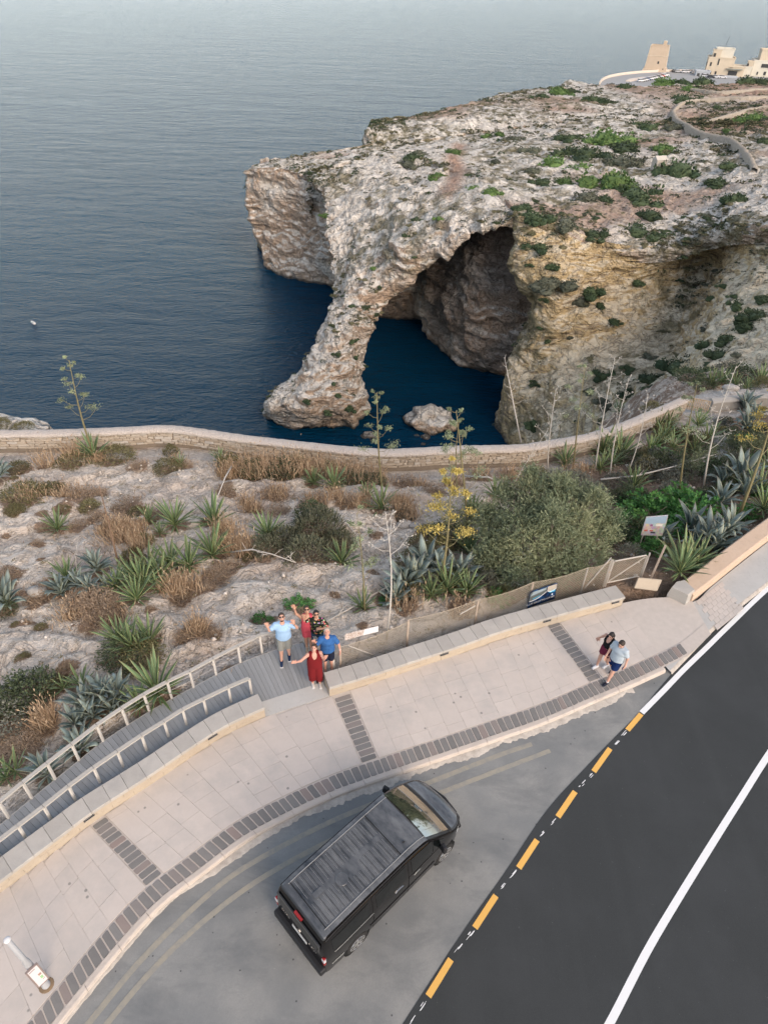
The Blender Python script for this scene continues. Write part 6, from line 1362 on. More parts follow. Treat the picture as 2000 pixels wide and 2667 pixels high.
# ------------------------------------------------------------------ sign post at the lower left
def sign_post():
    b = G(122,2566); grey = plain('painted_grey_pole', (0.36, 0.36, 0.36), 0.5, 0.08, 5); root = empty('sign_post', tuple(b), 0, 'round grey post carrying a square white notice at the lower left', 'post'); H = 2.45
    m = MB(); m.lathe([(0.085, 0), (0.085, 0.06), (0.072, 0.08), (0.070, 1.35), (0.052, 1.45), (0.046, H)], n=18); m.build('pole', grey, root, True)
    m = MB(); m.lathe([(0.046, H), (0.062, H + 0.005), (0.065, H + 0.025), (0.045, H + 0.05), (0.015, H + 0.06)], n=18); m.build('cap', plain('pale_cap', (0.62, 0.60, 0.58), 0.4, 0.04), root, True)
    rust = NT('rust_stain'); rust = rust.done(rust.mix(rust.noise(12, 5, 0.7), (0.10, 0.075, 0.05), (0.30, 0.20, 0.11)), 0.9); m = MB(); m.lathe([(0.15, 0.004), (0.145, 0.014), (0.09, 0.02)], n=14); m.build('base_collar', rust, root)
    # panel: an upright square in front of the pole
    cs = []
    best = min(((z0, z1) for z0 in np.arange(0.4, 1.4, 0.05) for z1 in np.arange(0.9, 2.0, 0.05) if z1 > z0 + 0.2), key=lambda q: np.linalg.norm(G(83,2559,q[0])[:2] - G(49,2525,q[1])[:2]) + np.linalg.norm(G(109,2535,q[0])[:2] - G(77,2499,q[1])[:2]) + 0.02 * abs(np.linalg.norm(G(96,2547,q[0])[:2] - b[:2]) - 0.13))
    z0, z1 = best; L_, R_ = (G(83,2559,z0)[:2] + G(49,2525,z1)[:2]) / 2 - b[:2], (G(109,2535,z0)[:2] + G(77,2499,z1)[:2]) / 2 - b[:2]
    d = (R_ - L_) / np.linalg.norm(R_ - L_); n = np.array([d[1], -d[0]]); n = n if n @ b[:2] < 0 else -n; w = np.linalg.norm(R_ - L_); c = n * 0.10
    Mx = Matrix(((d[0], n[0], 0), (d[1], n[1], 0), (0, 0, 1))); zc, hh = (z0 + z1) / 2, z1 - z0
    white = plain('notice_white_panel', (0.66, 0.60, 0.585), 0.45, 0.03, 3); edge = plain('notice_edge', (0.25, 0.20, 0.18), 0.5)
    m = MB(); m.box((*c, zc), (w, 0.03, hh), Mx); pn = m.build('panel', white, root)
    fr = MB()
    for u, v, a, e in ((0, hh / 2, w, 0.02), (0, -hh / 2, w, 0.02), (w / 2, 0, 0.02, hh), (-w / 2, 0, 0.02, hh)): fr.box((*(c + d * u), zc + v), (a + 0.01, 0.04, e + 0.01), Mx)
    fr.build('panel_frame', edge, pn)
    def patch(nm, u, v, a, e, mat): m = MB(); m.box((*(c + d * u * w + n * 0.018), zc + v * hh), (a * w, 0.006, e * hh), Mx); m.build(nm, mat, pn)
    patch('green_patch', 0.20, -0.16, 0.22, 0.14, plain('notice_green', (0.30, 0.52, 0.26), 0.5)); patch('brown_drawing', 0.20, 0.02, 0.26, 0.10, plain('notice_brown', (0.36, 0.24, 0.18), 0.5, 0.5, 30)); patch('dark_line', -0.12, 0.40, 0.55, 0.025, edge); patch('dark_line', 0.26, -0.30, 0.2, 0.015, edge)
sign_post()
# ------------------------------------------------------------------ black van in the lay-by
def van():
    t = NT('black_paint'); n = t.noise(2.0, 5, 0.6); dust = t.ramp(t.normal_z(), [(0.5, 0), (0.95, 1)])
    c = t.mix(t.math('MULTIPLY', dust, t.ramp(n, [(0.3, 0.5), (0.7, 1)])), (0.006, 0.0055, 0.0055), (0.05, 0.052, 0.054))
    PAINT = t.done(c, t.ramp(t.math('MULTIPLY', dust, n), [(0.1, 0.12), (0.6, 0.42)]), spec=0.25, Coat_Weight=0.15, Coat_Roughness=0.06)
    t = NT('dusty_roof_paint'); n = t.noise(3.5, 5, 0.65, t.coord((1.0, 0.35, 1))); n2 = t.noise(1.1, 4, 0.6)
    ROOF = t.done(t.mix(t.ramp(t.math('ADD', t.math('MULTIPLY', n, 0.6), t.math('MULTIPLY', n2, 0.4)), [(0.36, 0), (0.64, 1)]), (0.022, 0.026, 0.031), (0.14, 0.142, 0.142)), 0.17, spec=0.5, Coat_Weight=0.3, Coat_Roughness=0.15)
    GLASS = NT('dark_glass').done((0.004, 0.005, 0.005), 0.03, spec=0.5, IOR=1.5); WSG = NT('windscreen_glass').done((0.012, 0.015, 0.015), 0.02, spec=1.0, IOR=2.4, Coat_Weight=1.0, Coat_Roughness=0.02)
    TRIM = plain('black_plastic', (0.018, 0.018, 0.019), 0.55); SEAM = plain('panel_gap', (0.003, 0.003, 0.003), 0.8); CHROME = plain('chrome_trim', (0.34, 0.335, 0.325), 0.3, 0.05, metal=1.0)
    TYRE = plain('tyre_rubber', (0.022, 0.021, 0.02), 0.85); RIM = plain('alloy_rim', (0.50, 0.49, 0.47), 0.35, 0.08, metal=0.8); RED = plain('red_lens', (0.30, 0.012, 0.012), 0.2, 0.05, spec=0.6); LENS = plain('clear_lens', (0.62, 0.63, 0.63), 0.12, 0.05, spec=0.8); RIDGE = plain('worn_ridge', (0.20, 0.20, 0.195), 0.5)
    cen = np.array([0.022 + 0.7008 * 0.17 - 0.7134 * 0.05, 7.12 - 0.7134 * 0.17 - 0.7008 * 0.05]); yaw = math.atan2(0.7008, 0.7134)
    root = empty('black_van', (cen[0], cen[1], RZ + 0.006), yaw, 'black panel van with ribbed roof parked in the lay-by', 'van')
    XT = [(-2.50, 1.30), (-2.47, 1.60), (-2.42, 1.84), (-2.34, 1.915), (-2.15, 1.945), (-1.2, 1.97), (0.3, 1.965), (0.72, 1.93), (0.88, 1.89), (1.1, 1.745), (1.4, 1.535), (1.70, 1.30), (1.80, 1.20), (1.9, 1.135), (2.1, 1.07), (2.28, 0.985), (2.38, 0.90), (2.45, 0.79), (2.49, 0.66), (2.505, 0.5)]
    ztop = lambda x: float(np.interp(x, [a for a, b in XT], [b for a, b in XT]))
    def W(x, z):
        w = float(np.interp(x, [-2.5, -2.46, -2.38, -2.0, 1.3, 1.75, 2.0, 2.2, 2.35, 2.45, 2.505], [0.86, 0.915, 0.94, 0.955, 0.955, 0.94, 0.90, 0.82, 0.70, 0.56, 0.42]))
        k = max(0.0, (z - 1.0) / 0.95); return w - 0.155 * k ** 1.35 - 0.02 * max(0, (0.5 - z) / 0.3)
    FR = (0.0, 0.12, 0.28, 0.45, 0.60, 0.74, 0.86, 0.945)
    def section(x):
        zb = 0.24 if x < 2.3 else 0.24 + (x - 2.3) * 0.4; zt = ztop(x); P = []
        for f in FR: z = zb + f * (zt - zb); P.append((W(x, z), z))
        y = P[-1][0]; P += [(y - 0.03, zt - 0.022), (y - 0.09, zt - 0.004), (y * 0.6, zt + 0.008), (0.0, zt + 0.014)]
        return P
    xs = [-2.5, -2.485, -2.46, -2.42, -2.36, -2.25, -2.05, -1.7, -1.3, -0.9, -0.4, 0.1, 0.5, 0.78, 0.92, 1.0, 1.15, 1.35, 1.55, 1.68, 1.76, 1.85, 1.97, 2.1, 2.22, 2.32, 2.39, 2.44, 2.475, 2.495, 2.505]
    V = []; F = []; n = 2 * 12 - 1
    for x in xs:
        S = section(x); loop = [(x, y, z) for y, z in S] + [(x, -y, z) for y, z in S[-2::-1]]; V += loop
    for i in range(len(xs) - 1):
        for j in range(n - 1): F.append((i * n + j, i * n + j + 1, (i + 1) * n + j + 1, (i + 1) * n + j))
    F.append(tuple(range(n))); F.append(tuple((len(xs) - 1) * n + j for j in range(n))[::-1])
    me = mesh_data('body', V, F, [PAINT, ROOF], True); body = obj('body', me, root)
    mod = body.modifiers.new('edge', 'EDGE_SPLIT'); mod.split_angle = math.radians(50)
    idx = []
    for p in me.polygons:
        c_ = p.center; idx.append(1 if (p.normal.z > 0.9 and c_.z > 1.85 and c_.x < 0.95) else 0)
    me.polygons.foreach_set('material_index', np.array(idx, dtype=np.int32))
    # skin patches over the side
    def side(nm, pts, s, mat, o=0.006, parent=None, nx=7, nz=4):
        """pts: (x0, z00, z01, x1, z10, z11) lower and upper edge at both ends"""
        x0, a0, b0, x1, a1, b1 = pts; V = []
        for i in range(nx):
            f = i / (nx - 1); x = x0 + (x1 - x0) * f
            for j in range(nz):
                g = j / (nz - 1); z = (a0 + (a1 - a0) * f) * (1 - g) + (b0 + (b1 - b0) * f) * g; V.append((x, s * (W(x, z) + o), z))
        F = gridfaces(nx, nz); F = F[:, ::-1].copy() if s < 0 else F
        return obj(nm, mesh_data(nm, V, F, mat, True), parent or root)
    def edge_tube(nm, path, s, r, mat, parent=None):
        m = MB(); m.tube([(x, s * (W(x, z) + 0.004), z) for x, z in path], r, 5); return m.build(nm, mat, parent or root)
    for s in (-1, 1):
        d = side('front_door', (0.20, 0.30, 1.12, 1.30, 0.34, 1.12), s, PAINT, 0.003)
        side('door_window', (0.30, 1.20, 1.76, 1.02, 1.18, 1.70), s, GLASS, 0.007, d); side('quarter_glass', (1.05, 1.18, 1.66, 1.46, 1.16, 1.30), s, GLASS, 0.007, d)
        edge_tube('handle', [(0.36, 1.02), (0.44, 1.045), (0.56, 1.045), (0.62, 1.02)], s, 0.014, CHROME, d)
        d = side('sliding_door', (-0.98, 0.32, 1.78, 0.17, 0.32, 1.78), s, PAINT, 0.003); side('side_window', (-0.88, 1.20, 1.70, 0.10, 1.20, 1.72), s, GLASS, 0.006, d); edge_tube('handle', [(-0.02, 1.02), (-0.10, 1.05), (-0.22, 1.05), (-0.28, 1.02)], s, 0.014, CHROME, d)
        side('rear_quarter_window', (-2.22, 1.20, 1.66, -1.10, 1.20, 1.70), s, GLASS, 0.006)
        for x in (0.185, -1.0): edge_tube('door_gap', [(x, z) for z in np.linspace(0.3, 1.85, 9)], s, 0.006, SEAM)
        edge_tube('slide_rail', [(x, 1.13) for x in np.linspace(-2.2, -1.0, 6)], s, 0.009, CHROME)
        edge_tube('side_moulding', [(x, 0.56) for x in np.linspace(-1.1, 1.15, 8)], s, 0.022, TRIM); edge_tube('rear_moulding', [(x, 0.60) for x in np.linspace(-2.3, -1.95, 4)], s, 0.012, CHROME)
        edge_tube('roof_gutter', [(x, ztop(x) - 0.09) for x in np.linspace(-2.36, 0.9, 12)], s, 0.012, TRIM)
        m = MB(); m.tube([(x, s * (W(x, ztop(x)) - 0.13), ztop(x) + 0.012) for x in np.linspace(-2.25, 0.95, 12)], 0.012, 5); m.build('roof_rail_groove', RIDGE, root)
        # wheels
        for x in (-1.53, 1.565):
            R_ = Matrix.Rotation(math.radians(90), 3, 'X') if s < 0 else Matrix.Rotation(math.radians(-90), 3, 'X')
            m = MB(); m.lathe([(0.405, 0.0), (0.405, 0.012)], (x, s * (W(x, 0.33) - 0.004), 0.335), 24, R_); m.build('wheel_arch', SEAM, root)
            w = empty('wheel', (x, s * 0.77, 0.33)); w.parent = root
            m = MB(); m.lathe([(0.20, 0.0), (0.315, 0.01), (0.33, 0.05), (0.33, 0.16), (0.315, 0.195), (0.235, 0.20)], (0, 0, 0), 28, R_); m.build('tyre', TYRE, w, True)
            m = MB(); m.lathe([(0.05, 0.12), (0.225, 0.13), (0.235, 0.20), (0.215, 0.20), (0.20, 0.15)], (0, 0, 0), 28, R_); rim = m.build('rim', TRIM, w)
            m = MB()
            for k in range(8):
                a = k * math.pi / 4; p = R_ @ Vector((0.05 * math.cos(a), 0.05 * math.sin(a), 0.185)); q = R_ @ Vector((0.215 * math.cos(a), 0.215 * math.sin(a), 0.198)); m.bar(p, q, 0.05, 0.03, R_ @ Vector((0, 0, 1)))
            m.lathe([(0.06, 0.17), (0.06, 0.205), (0.03, 0.21)], (0, 0, 0), 12, R_); m.tube([R_ @ Vector((0.224 * math.cos(a), 0.224 * math.sin(a), 0.197)) for a in np.linspace(0, 2 * math.pi, 25)], 0.012, 5, False); m.build('spokes', RIM, rim)
        # mirrors
        mr = empty('mirror', (1.30, s * 0.93, 1.16)); mr.parent = root; m = MB(); m.box((0.0, s * 0.14, 0.07), (0.12, 0.20, 0.26), Matrix.Rotation(0.25 * s, 3, 'Z'), 0.85); b_ = m.build('mirror_housing', TRIM, mr); bv = b_.modifiers.new('b', 'BEVEL'); bv.width = 0.03; bv.segments = 2; m = MB(); m.bar((0, 0, -0.02), (0, s * 0.1, 0.0), 0.08, 0.06); m.build('mirror_arm', TRIM, mr)
        # lights
        V = []; 
        for x in np.linspace(2.02, 2.40, 6):
            for z in (0.70, 0.80, 0.92): zz = min(z, ztop(x) - 0.02); V.append((x, s * (W(x, zz) + 0.008), zz))
        f_ = gridfaces(6, 3); obj('headlight', mesh_data('headlight', V, f_[:, ::-1].copy() if s < 0 else f_, LENS, True), root)
        m = MB(); m.box((-2.475, s * 0.885, 1.0), (0.06, 0.07, 0.36)); tl = m.build('tail_light', RED, root); m = MB(); m.box((-2.482, s * 0.888, 1.06), (0.06, 0.092, 0.12)); m.build('clear_section', LENS, tl)
    # windscreen, following the body between roof and scuttle
    def top_patch(nm, x0, x1, yf, mat, o, parent=None, nx=9, ny=11):
        V = []
        for i in range(nx):
            x = x0 + (x1 - x0) * i / (nx - 1); zt = ztop(x); dz = (ztop(x + 0.01) - ztop(x - 0.01)) / 0.02; nn = np.array([-dz, 0, 1]); nn /= np.linalg.norm(nn)
            for j in range(ny):
                v = -1 + 2 * j / (ny - 1); y = v * yf(x); bow = 0.10 * (1 - v * v); V.append((x + nn[0] * o + bow * nn[0] * 0.4, y, zt + 0.012 * (1 - v * v) + nn[2] * o + bow * 0.2))
        F = gridfaces(nx, ny)[:, ::-1].copy(); return obj(nm, mesh_data(nm, V, F, mat, True), parent or root)
    ws = top_patch('windscreen', 0.90, 1.70, lambda x: W(x, ztop(x)) - 0.075, WSG, 0.012)
    top_patch('scuttle_panel', 1.70, 1.83, lambda x: W(x, ztop(x)) - 0.06, TRIM, 0.014); top_patch('bonnet', 1.84, 2.36, lambda x: W(x, ztop(x)) - 0.075 - max(0, x - 2.1) * 0.2, ROOF, 0.004)
    for y0, y1 in ((0.62, 0.05), (-0.02, -0.58)): m = MB(); m.tube([(1.80, y0, 1.235), (1.70, (y0 + y1) / 2, 1.30), (1.64, y1, 1.36)], 0.012, 5); m.build('wiper', TRIM, ws)
    m = MB(); m.box((1.55, 0.42, 1.415), (0.09, 0.14, 0.004), Matrix.Rotation(0.75, 3, 'Y')); m.build('paper_permit', LENS, ws)
    # roof pressings
    rg = np.random.default_rng(2); k = 0
    for x in np.arange(-2.12, 0.12, 0.155):
        for s in (-1, 1):
            if s > 0: y0, y1 = (0.10, 0.60)
            else: y0, y1 = (-0.62, -0.06)
            if abs(x + 0.95) < 0.2 and s < 0: y1 = -0.26
            for dx, mt in ((0, RIDGE), (0.055, SEAM)):
                m = MB(); zt = ztop(x) + 0.012; m.tube([(x + dx, y0, zt + 0.002), (x + dx, (y0 + y1) / 2, zt + 0.005), (x + dx, y1, zt + 0.004)], 0.0045 if mt is RIDGE else 0.004, 4); m.build('roof_rib', mt, root)
    for x0, x1, y0, y1 in ((-2.0, -1.72, -0.04, 0.10), (-1.35, -1.15, 0.0, 0.12), (-0.55, -0.32, -0.05, 0.10), (-0.18, 0.05, -0.06, 0.09)):
        m = MB(); m.box(((x0 + x1) / 2, (y0 + y1) / 2, 1.986), (x1 - x0, y1 - y0, 0.006)); m.build('roof_plate', ROOF, root)
    m = MB(); m.lathe([(0.155, 0), (0.155, 0.012), (0.145, 0.018), (0.02, 0.02)], (-1.28, -0.12, 1.982), 24); m.build('roof_cap', ROOF, root)
    for x in (0.14, -2.2): m = MB(); m.tube([(x, y, ztop(x) + 0.014 + 0.004 * (1 - abs(y))) for y in (-0.66, -0.3, 0, 0.3, 0.66)], 0.009, 5); m.build('roof_seam', SEAM, root)
    m = MB(); m.tube([(0.42, -0.48, 1.965), (0.40, -0.48, 2.0), (0.33, -0.48, 2.03)], [0.022, 0.012, 0.006], 6); m.build('aerial', TRIM, root)
    # rear: tailgate, lamp, bumper, badges
    tg = MB(); tg.box((-2.492, 0, 1.10), (0.03, 1.58, 1.20)); tail = tg.build('tailgate', PAINT, root)
    m = MB(); m.box((-2.498, 0, 1.50), (0.034, 1.40, 0.40), Matrix.Rotation(0.10, 3, 'Y')); m.build('rear_window', GLASS, tail); m = MB(); m.box((-2.475, 0, 1.83), (0.05, 0.26, 0.05), Matrix.Rotation(0.4, 3, 'Y')); m.build('brake_lamp', RED, tail)
    m = MB(); m.box((-2.512, 0.0, 0.80), (0.012, 0.54, 0.12)); m.build('number_plate', plain('plate_white', (0.55, 0.55, 0.53), 0.5), tail); m = MB(); m.box((-2.515, 0, 1.02), (0.012, 0.07, 0.09), Matrix.Rotation(math.radians(45), 3, 'X')); m.build('emblem', CHROME, tail)
    Mr = Matrix.Translation((-2.515, 0.52, 1.0)) @ Matrix.Rotation(math.radians(-90), 4, 'Z') @ Matrix.Rotation(math.radians(90), 4, 'X'); text_mesh('TRAFIC', 0.10, CHROME, Mr, tail); Mr = Matrix.Translation((-2.515, -0.50, 1.0)) @ Matrix.Rotation(math.radians(-90), 4, 'Z') @ Matrix.Rotation(math.radians(90), 4, 'X'); text_mesh('ENERGY', 0.08, CHROME, Mr, tail)
    m = MB(); m.box((-2.53, 0, 0.44), (0.20, 1.84, 0.26)); b_ = m.build('rear_bumper', TRIM, root); bv = b_.modifiers.new('b', 'BEVEL'); bv.width = 0.05; bv.segments = 3
    m = MB(); m.tube([(2.32, 0.72, 0.40), (2.46, 0.45, 0.40), (2.50, 0, 0.40), (2.46, -0.45, 0.40), (2.32, -0.72, 0.40)], 0.11, 8); m.build('front_bumper', TRIM, root, True); m = MB(); m.tube([(2.44, 0.5, 0.72), (2.51, 0, 0.73), (2.44, -0.5, 0.72)], 0.05, 6); m.build('grille', TRIM, root, True)
    m = MB(); m.box((0, 0, 0.26), (4.5, 1.5, 0.12)); m.build('underbody', SEAM, root)
    root.scale = (0.885, 0.88, 0.875)
van()
# ------------------------------------------------------------------ people: one smooth skin grown round a posed skeleton, clothes as children
def surface_nets(D, org, h):
    S = D < 0; nx, ny, nz = D.shape; cnt = np.zeros((nx - 1, ny - 1, nz - 1)); acc = np.zeros((nx - 1, ny - 1, nz - 1, 3))
    cs = [(i, j, k) for i in (0, 1) for j in (0, 1) for k in (0, 1)]
    sl = lambda c: (slice(c[0], nx - 1 + c[0]), slice(c[1], ny - 1 + c[1]), slice(c[2], nz - 1 + c[2]))
    for a in cs:
        for ax in range(3):
            if a[ax]: continue
            b = list(a); b[ax] = 1; da, db = D[sl(a)], D[sl(b)]; m = S[sl(a)] != S[sl(b)]
            t = np.where(m, da / np.where(m, da - db, 1), 0); cnt += m
            for q in range(3): acc[..., q] += np.where(m, a[q] + (t if q == ax else 0), 0)
    act = cnt > 0; idx = -np.ones(act.shape, dtype=np.int64); idx[act] = np.arange(act.sum())
    g = np.stack(np.nonzero(act), 1); V = (g + acc[act] / cnt[act][:, None]) * h + org; F = []
    for ax in range(3):
        s0 = [slice(1, -1)] * 3; s0[ax] = slice(0, -1); s1 = list(s0); s1[ax] = slice(1, None)
        A, B = S[tuple(s0)], S[tuple(s1)]; e = np.stack(np.nonzero(A != B), 1)
        if not len(e): continue
        inside = A[A != B]; c = e.copy()
        for q in range(3):
            if q != ax: c[:, q] += 1
        u, v = [(1, 2), (2, 0), (0, 1)][ax]; o = np.zeros(3, int); du = o.copy(); du[u] = 1; dv = o.copy(); dv[v] = 1
        quad = np.stack([idx[tuple((c - du - dv).T)], idx[tuple((c - dv).T)], idx[tuple(c.T)], idx[tuple((c - du).T)]], 1)
        quad[~inside] = quad[~inside][:, ::-1]; F.append(quad)
    F = np.vstack(F); return V, F[(F >= 0).all(1)]
class Field:
    def __init__(s, lo, hi, h):
        s.h = h; s.lo = np.array(lo, float); n = np.ceil((np.array(hi) - lo) / h).astype(int) + 1; s.n = n; s.D = np.full(n, 1.0, dtype=np.float32)
    def _box(s, lo, hi):
        a = np.maximum(np.floor((lo - s.lo) / s.h).astype(int), 0); b = np.minimum(np.ceil((hi - s.lo) / s.h).astype(int) + 1, s.n)
        g = np.meshgrid(*[s.lo[k] + s.h * np.arange(a[k], b[k]) for k in range(3)], indexing='ij'); return tuple(slice(a[k], b[k]) for k in range(3)), np.stack(g, -1)
    def _union(s, sl, d, k):
        o = s.D[sl]
        if k > 0: t = np.clip(0.5 + 0.5 * (o - d) / k, 0, 1); s.D[sl] = o * (1 - t) + d * t - k * t * (1 - t)
        else: s.D[sl] = np.minimum(o, d)
    def cap(s, a, b, r0, r1, k=0.03, flat=None):
        a, b = np.array(a, float), np.array(b, float); m = max(r0, r1) + 0.08; sl, P = s._box(np.minimum(a, b) - m, np.maximum(a, b) + m)
        if 0 in P.shape: return
        ab = b - a; t = np.clip(((P - a) @ ab) / (ab @ ab + 1e-12), 0, 1); q = P - a - t[..., None] * ab
        if flat is not None: ax, f = flat; q = q + np.asarray(ax) * ((q @ np.asarray(ax)) * (f - 1))[..., None]
        s._union(sl, np.linalg.norm(q, axis=-1) - (r0 + (r1 - r0) * t), k)
    def ell(s, c, r, k=0.02, R=None):
        c, r = np.array(c, float), np.array(r, float); m = r.max() + 0.06; sl, P = s._box(c - m, c + m); q = P - c
        if R is not None: q = q @ R
        l = np.linalg.norm(q / r, axis=-1); s._union(sl, (l - 1) * r.min(), k)
    def cut(s, n, p):                       # keep the side the normal points away from
        a = [(s.lo[k] + s.h * np.arange(s.n[k]) - p[k]) * n[k] for k in range(3)]; s.D = np.maximum(s.D, (a[0][:, None, None] + a[1][None, :, None] + a[2][None, None]).astype(np.float32))
    def carve(s, c, r):
        a = [((s.lo[k] + s.h * np.arange(s.n[k]) - c[k]) / r[k]) ** 2 for k in range(3)]; s.D = np.maximum(s.D, ((1 - np.sqrt(a[0][:, None, None] + a[1][None, :, None] + a[2][None, None])) * min(r)).astype(np.float32))
    def mesh(s, name, mat):
        s.D[0] = s.D[-1] = 1; s.D[:, 0] = s.D[:, -1] = 1; s.D[:, :, 0] = s.D[:, :, -1] = 1
        V, F = surface_nets(s.D, s.lo, s.h); return mesh_data(name, V, F, mat, True)
SKIN = {}
def skin(tone):
    if tone not in SKIN:
        c = {'fair': (0.52, 0.30, 0.22), 'tan': (0.44, 0.245, 0.165), 'pink': (0.55, 0.29, 0.215)}[tone]; t = NT('skin_' + tone); n = t.noise(14, 4); SKIN[tone] = t.done(t.mix(n, tuple(k * 0.9 for k in c), tuple(k * 1.08 for k in c)), 0.55, spec=0.35)
    return SKIN[tone]
def person(label, base, yaw, H, tone, arms, legs, tops, bottoms, shoes, hair, look=0.0, turn=0.0, fat=1.0, glasses=False, lean=0.0, extras=()):
    s = H / 1.75; root = empty('person', tuple(base), yaw, label, 'person'); J = {}
    v = lambda x, y, z: np.array([x, y, z]) * s
    tl = lambda z: lean * (z - 0.9)          # forward lean
    J['pel'] = v(0, 0, 0.95); J['wai'] = v(tl(1.1), 0, 1.10); J['che'] = v(tl(1.3), 0, 1.31); J['nek'] = v(tl(1.48) - 0.01, 0, 1.475)
    for nm, sg in (('R', -1), ('L', 1)):
        J['sh' + nm] = v(tl(1.43), sg * 0.185 * (0.9 + 0.1 * fat), 1.425); e, w = arms[nm][:2]
        J['el' + nm] = J['sh' + nm] + v(*[e[0], sg * e[1], e[2]]); J['wr' + nm] = J['el' + nm] + v(*[w[0], sg * w[1], w[2]])
        J['hi' + nm] = v(0, sg * 0.09, 0.92); kx, ky, ax, ay, az = legs[nm]; J['kn' + nm] = v(kx, sg * ky, 0.50 + az * 0.5); J['an' + nm] = v(ax, sg * ay, 0.085 + az)
    R = np.array(Matrix.Rotation(turn, 3, 'Z') @ Matrix.Rotation(-look, 3, 'Y')); hc = J['nek'] + R @ v(0.025, 0, 0.145); hd = lambda x, y, z: hc + R @ v(x, y, z)
    allp = np.array(list(J.values())); lo = allp.min(0) - 0.30; hi = allp.max(0) + 0.34; lo[2] = -0.04
    def limbs(F, g=0.0, parts=('torso', 'arms', 'legs')):
        if 'torso' in parts:
            F.cap(J['pel'], J['wai'], (0.125 * fat + g) * s, (0.118 * fat + g) * s, 0.05 * s, ((0, 1, 0), 0.74)); F.cap(J['wai'], J['che'], (0.118 * fat + g) * s, (0.125 * (0.6 + 0.4 * fat) + g) * s, 0.05 * s, ((0, 1, 0), 0.72))
            F.cap(J['che'], J['nek'] - v(0, 0, 0.05), (0.12 + g) * s, (0.085 + g) * s, 0.04 * s, ((0, 1, 0), 0.66))
            for n in 'RL': F.cap(J['che'] + v(0, 0, 0.08), J['sh' + n], (0.075 + g) * s, (0.058 + g) * s, 0.04 * s); F.ell(J['hi' + n] + v(-0.02, 0, 0.03), v(0.105 * fat + g, 0.095 * fat + g, 0.12 + g), 0.05 * s)
        if 'arms' in parts:
            for n in 'RL': F.cap(J['sh' + n], J['el' + n], (0.052 * (0.5 + 0.5 * fat) + g) * s, (0.040 + g) * s, 0.025 * s)
        if 'fore' in parts:
            for n in 'RL': F.cap(J['el' + n], J['wr' + n], (0.040 + g) * s, (0.026 + g) * s, 0.02 * s)
        if 'legs' in parts:
            for n in 'RL': F.cap(J['hi' + n], J['kn' + n], (0.085 * (0.4 + 0.6 * fat) + g) * s, (0.056 + g) * s, 0.03 * s)
        if 'shin' in parts:
            for n in 'RL':
                F.cap(J['kn' + n], J['an' + n], (0.056 + g) * s, (0.036 + g) * s, 0.03 * s); c_ = J['kn' + n] * 0.68 + J['an' + n] * 0.32 - v(0.018, 0, 0); F.ell(c_, v(0.054 + g, 0.052 + g, 0.11), 0.03 * s)
                F.cap(J['an' + n] + v(-0.02, 0, -0.045), J['an' + n] + v(0.13, 0, -0.058), (0.034 + g) * s, (0.028 + g) * s, 0.03 * s)
    F = Field(lo, hi, 0.0115); limbs(F, 0.0, ('torso', 'arms', 'fore', 'legs', 'shin'))
    F.cap(J['nek'] - v(0, 0, 0.05), hc - v(0.01, 0, 0.03), 0.055 * s, 0.052 * s, 0.02 * s)
    F.ell(hc + R @ v(-0.008, 0, 0.022), v(0.098, 0.078, 0.098), 0.02 * s, R); F.ell(hd(0.03, 0, -0.055), v(0.06, 0.055, 0.062), 0.03 * s, R)
    F.cap(hd(0.082, 0, 0.015), hd(0.103, 0, -0.022), 0.011 * s, 0.017 * s, 0.012 * s)
    for sg in (-1, 1): F.ell(hd(-0.005, sg * 0.08, -0.005), v(0.022, 0.012, 0.032), 0.008, R)
    # hands: palm, four fingers of unequal length, thumb from the side of the palm
    for n, sg in (('R', -1), ('L', 1)):
        w_, e_ = J['wr' + n], J['el' + n]; spec = arms[n]; d = np.array(spec[2], float) * [1, sg, 1] if len(spec) > 2 else (w_ - e_); d = d / np.linalg.norm(d); pal = np.array(spec[3], float) * [1, sg, 1] if len(spec) > 3 else np.array([1.0, 0, 0]); curl = spec[4] if len(spec) > 4 else 0.25
        pal = pal - d * (pal @ d); pal /= np.linalg.norm(pal) + 1e-9; side = np.cross(d, pal); side *= (1 if (side @ np.array([0, -sg, 0]) > 0 or abs(side[1]) < 0.2) else -1)
        sh_ = s * 1.22
        p0 = w_ + d * 0.02 * sh_; p1 = w_ + d * 0.085 * sh_; F.cap(w_, p0, 0.027 * sh_, 0.03 * sh_, 0.015 * sh_); F.cap(p0, p1, 0.034 * sh_, 0.040 * sh_, 0.012 * sh_, (pal, 2.0))
        for k, (o, L) in enumerate(((0.032, 0.070), (0.011, 0.080), (-0.011, 0.075), (-0.031, 0.058))):
            b0 = p1 + side * o * sh_; f1 = b0 + (d + side * o * 5.5 + pal * curl * 0.4) * L * 0.55 * sh_; f2 = f1 + (d * (1 - curl) + side * o * 4 + pal * curl * 1.6) * L * 0.5 * sh_; F.cap(b0 - d * 0.02 * sh_, f1, 0.0115 * sh_, 0.011 * sh_, 0.003); F.cap(f1, f2, 0.011 * sh_, 0.0092 * sh_, 0.003)
        t0 = p0 + side * 0.028 * sh_; t1 = t0 + (side * 0.75 + d * 0.6 + pal * 0.2) * 0.045 * sh_; t2 = t1 + (side * 0.3 + d * 0.9 + pal * 0.2) * 0.035 * sh_; F.cap(t0, t1, 0.015 * sh_, 0.013 * sh_, 0.006); F.cap(t1, t2, 0.0125 * sh_, 0.0105 * sh_, 0.003)
    body = obj('body', F.mesh('body', skin(tone)), root)
    # face
    eye = plain('eye_dark', (0.03, 0.025, 0.02), 0.3); lip = plain('lips', (0.36, 0.13, 0.11), 0.5)
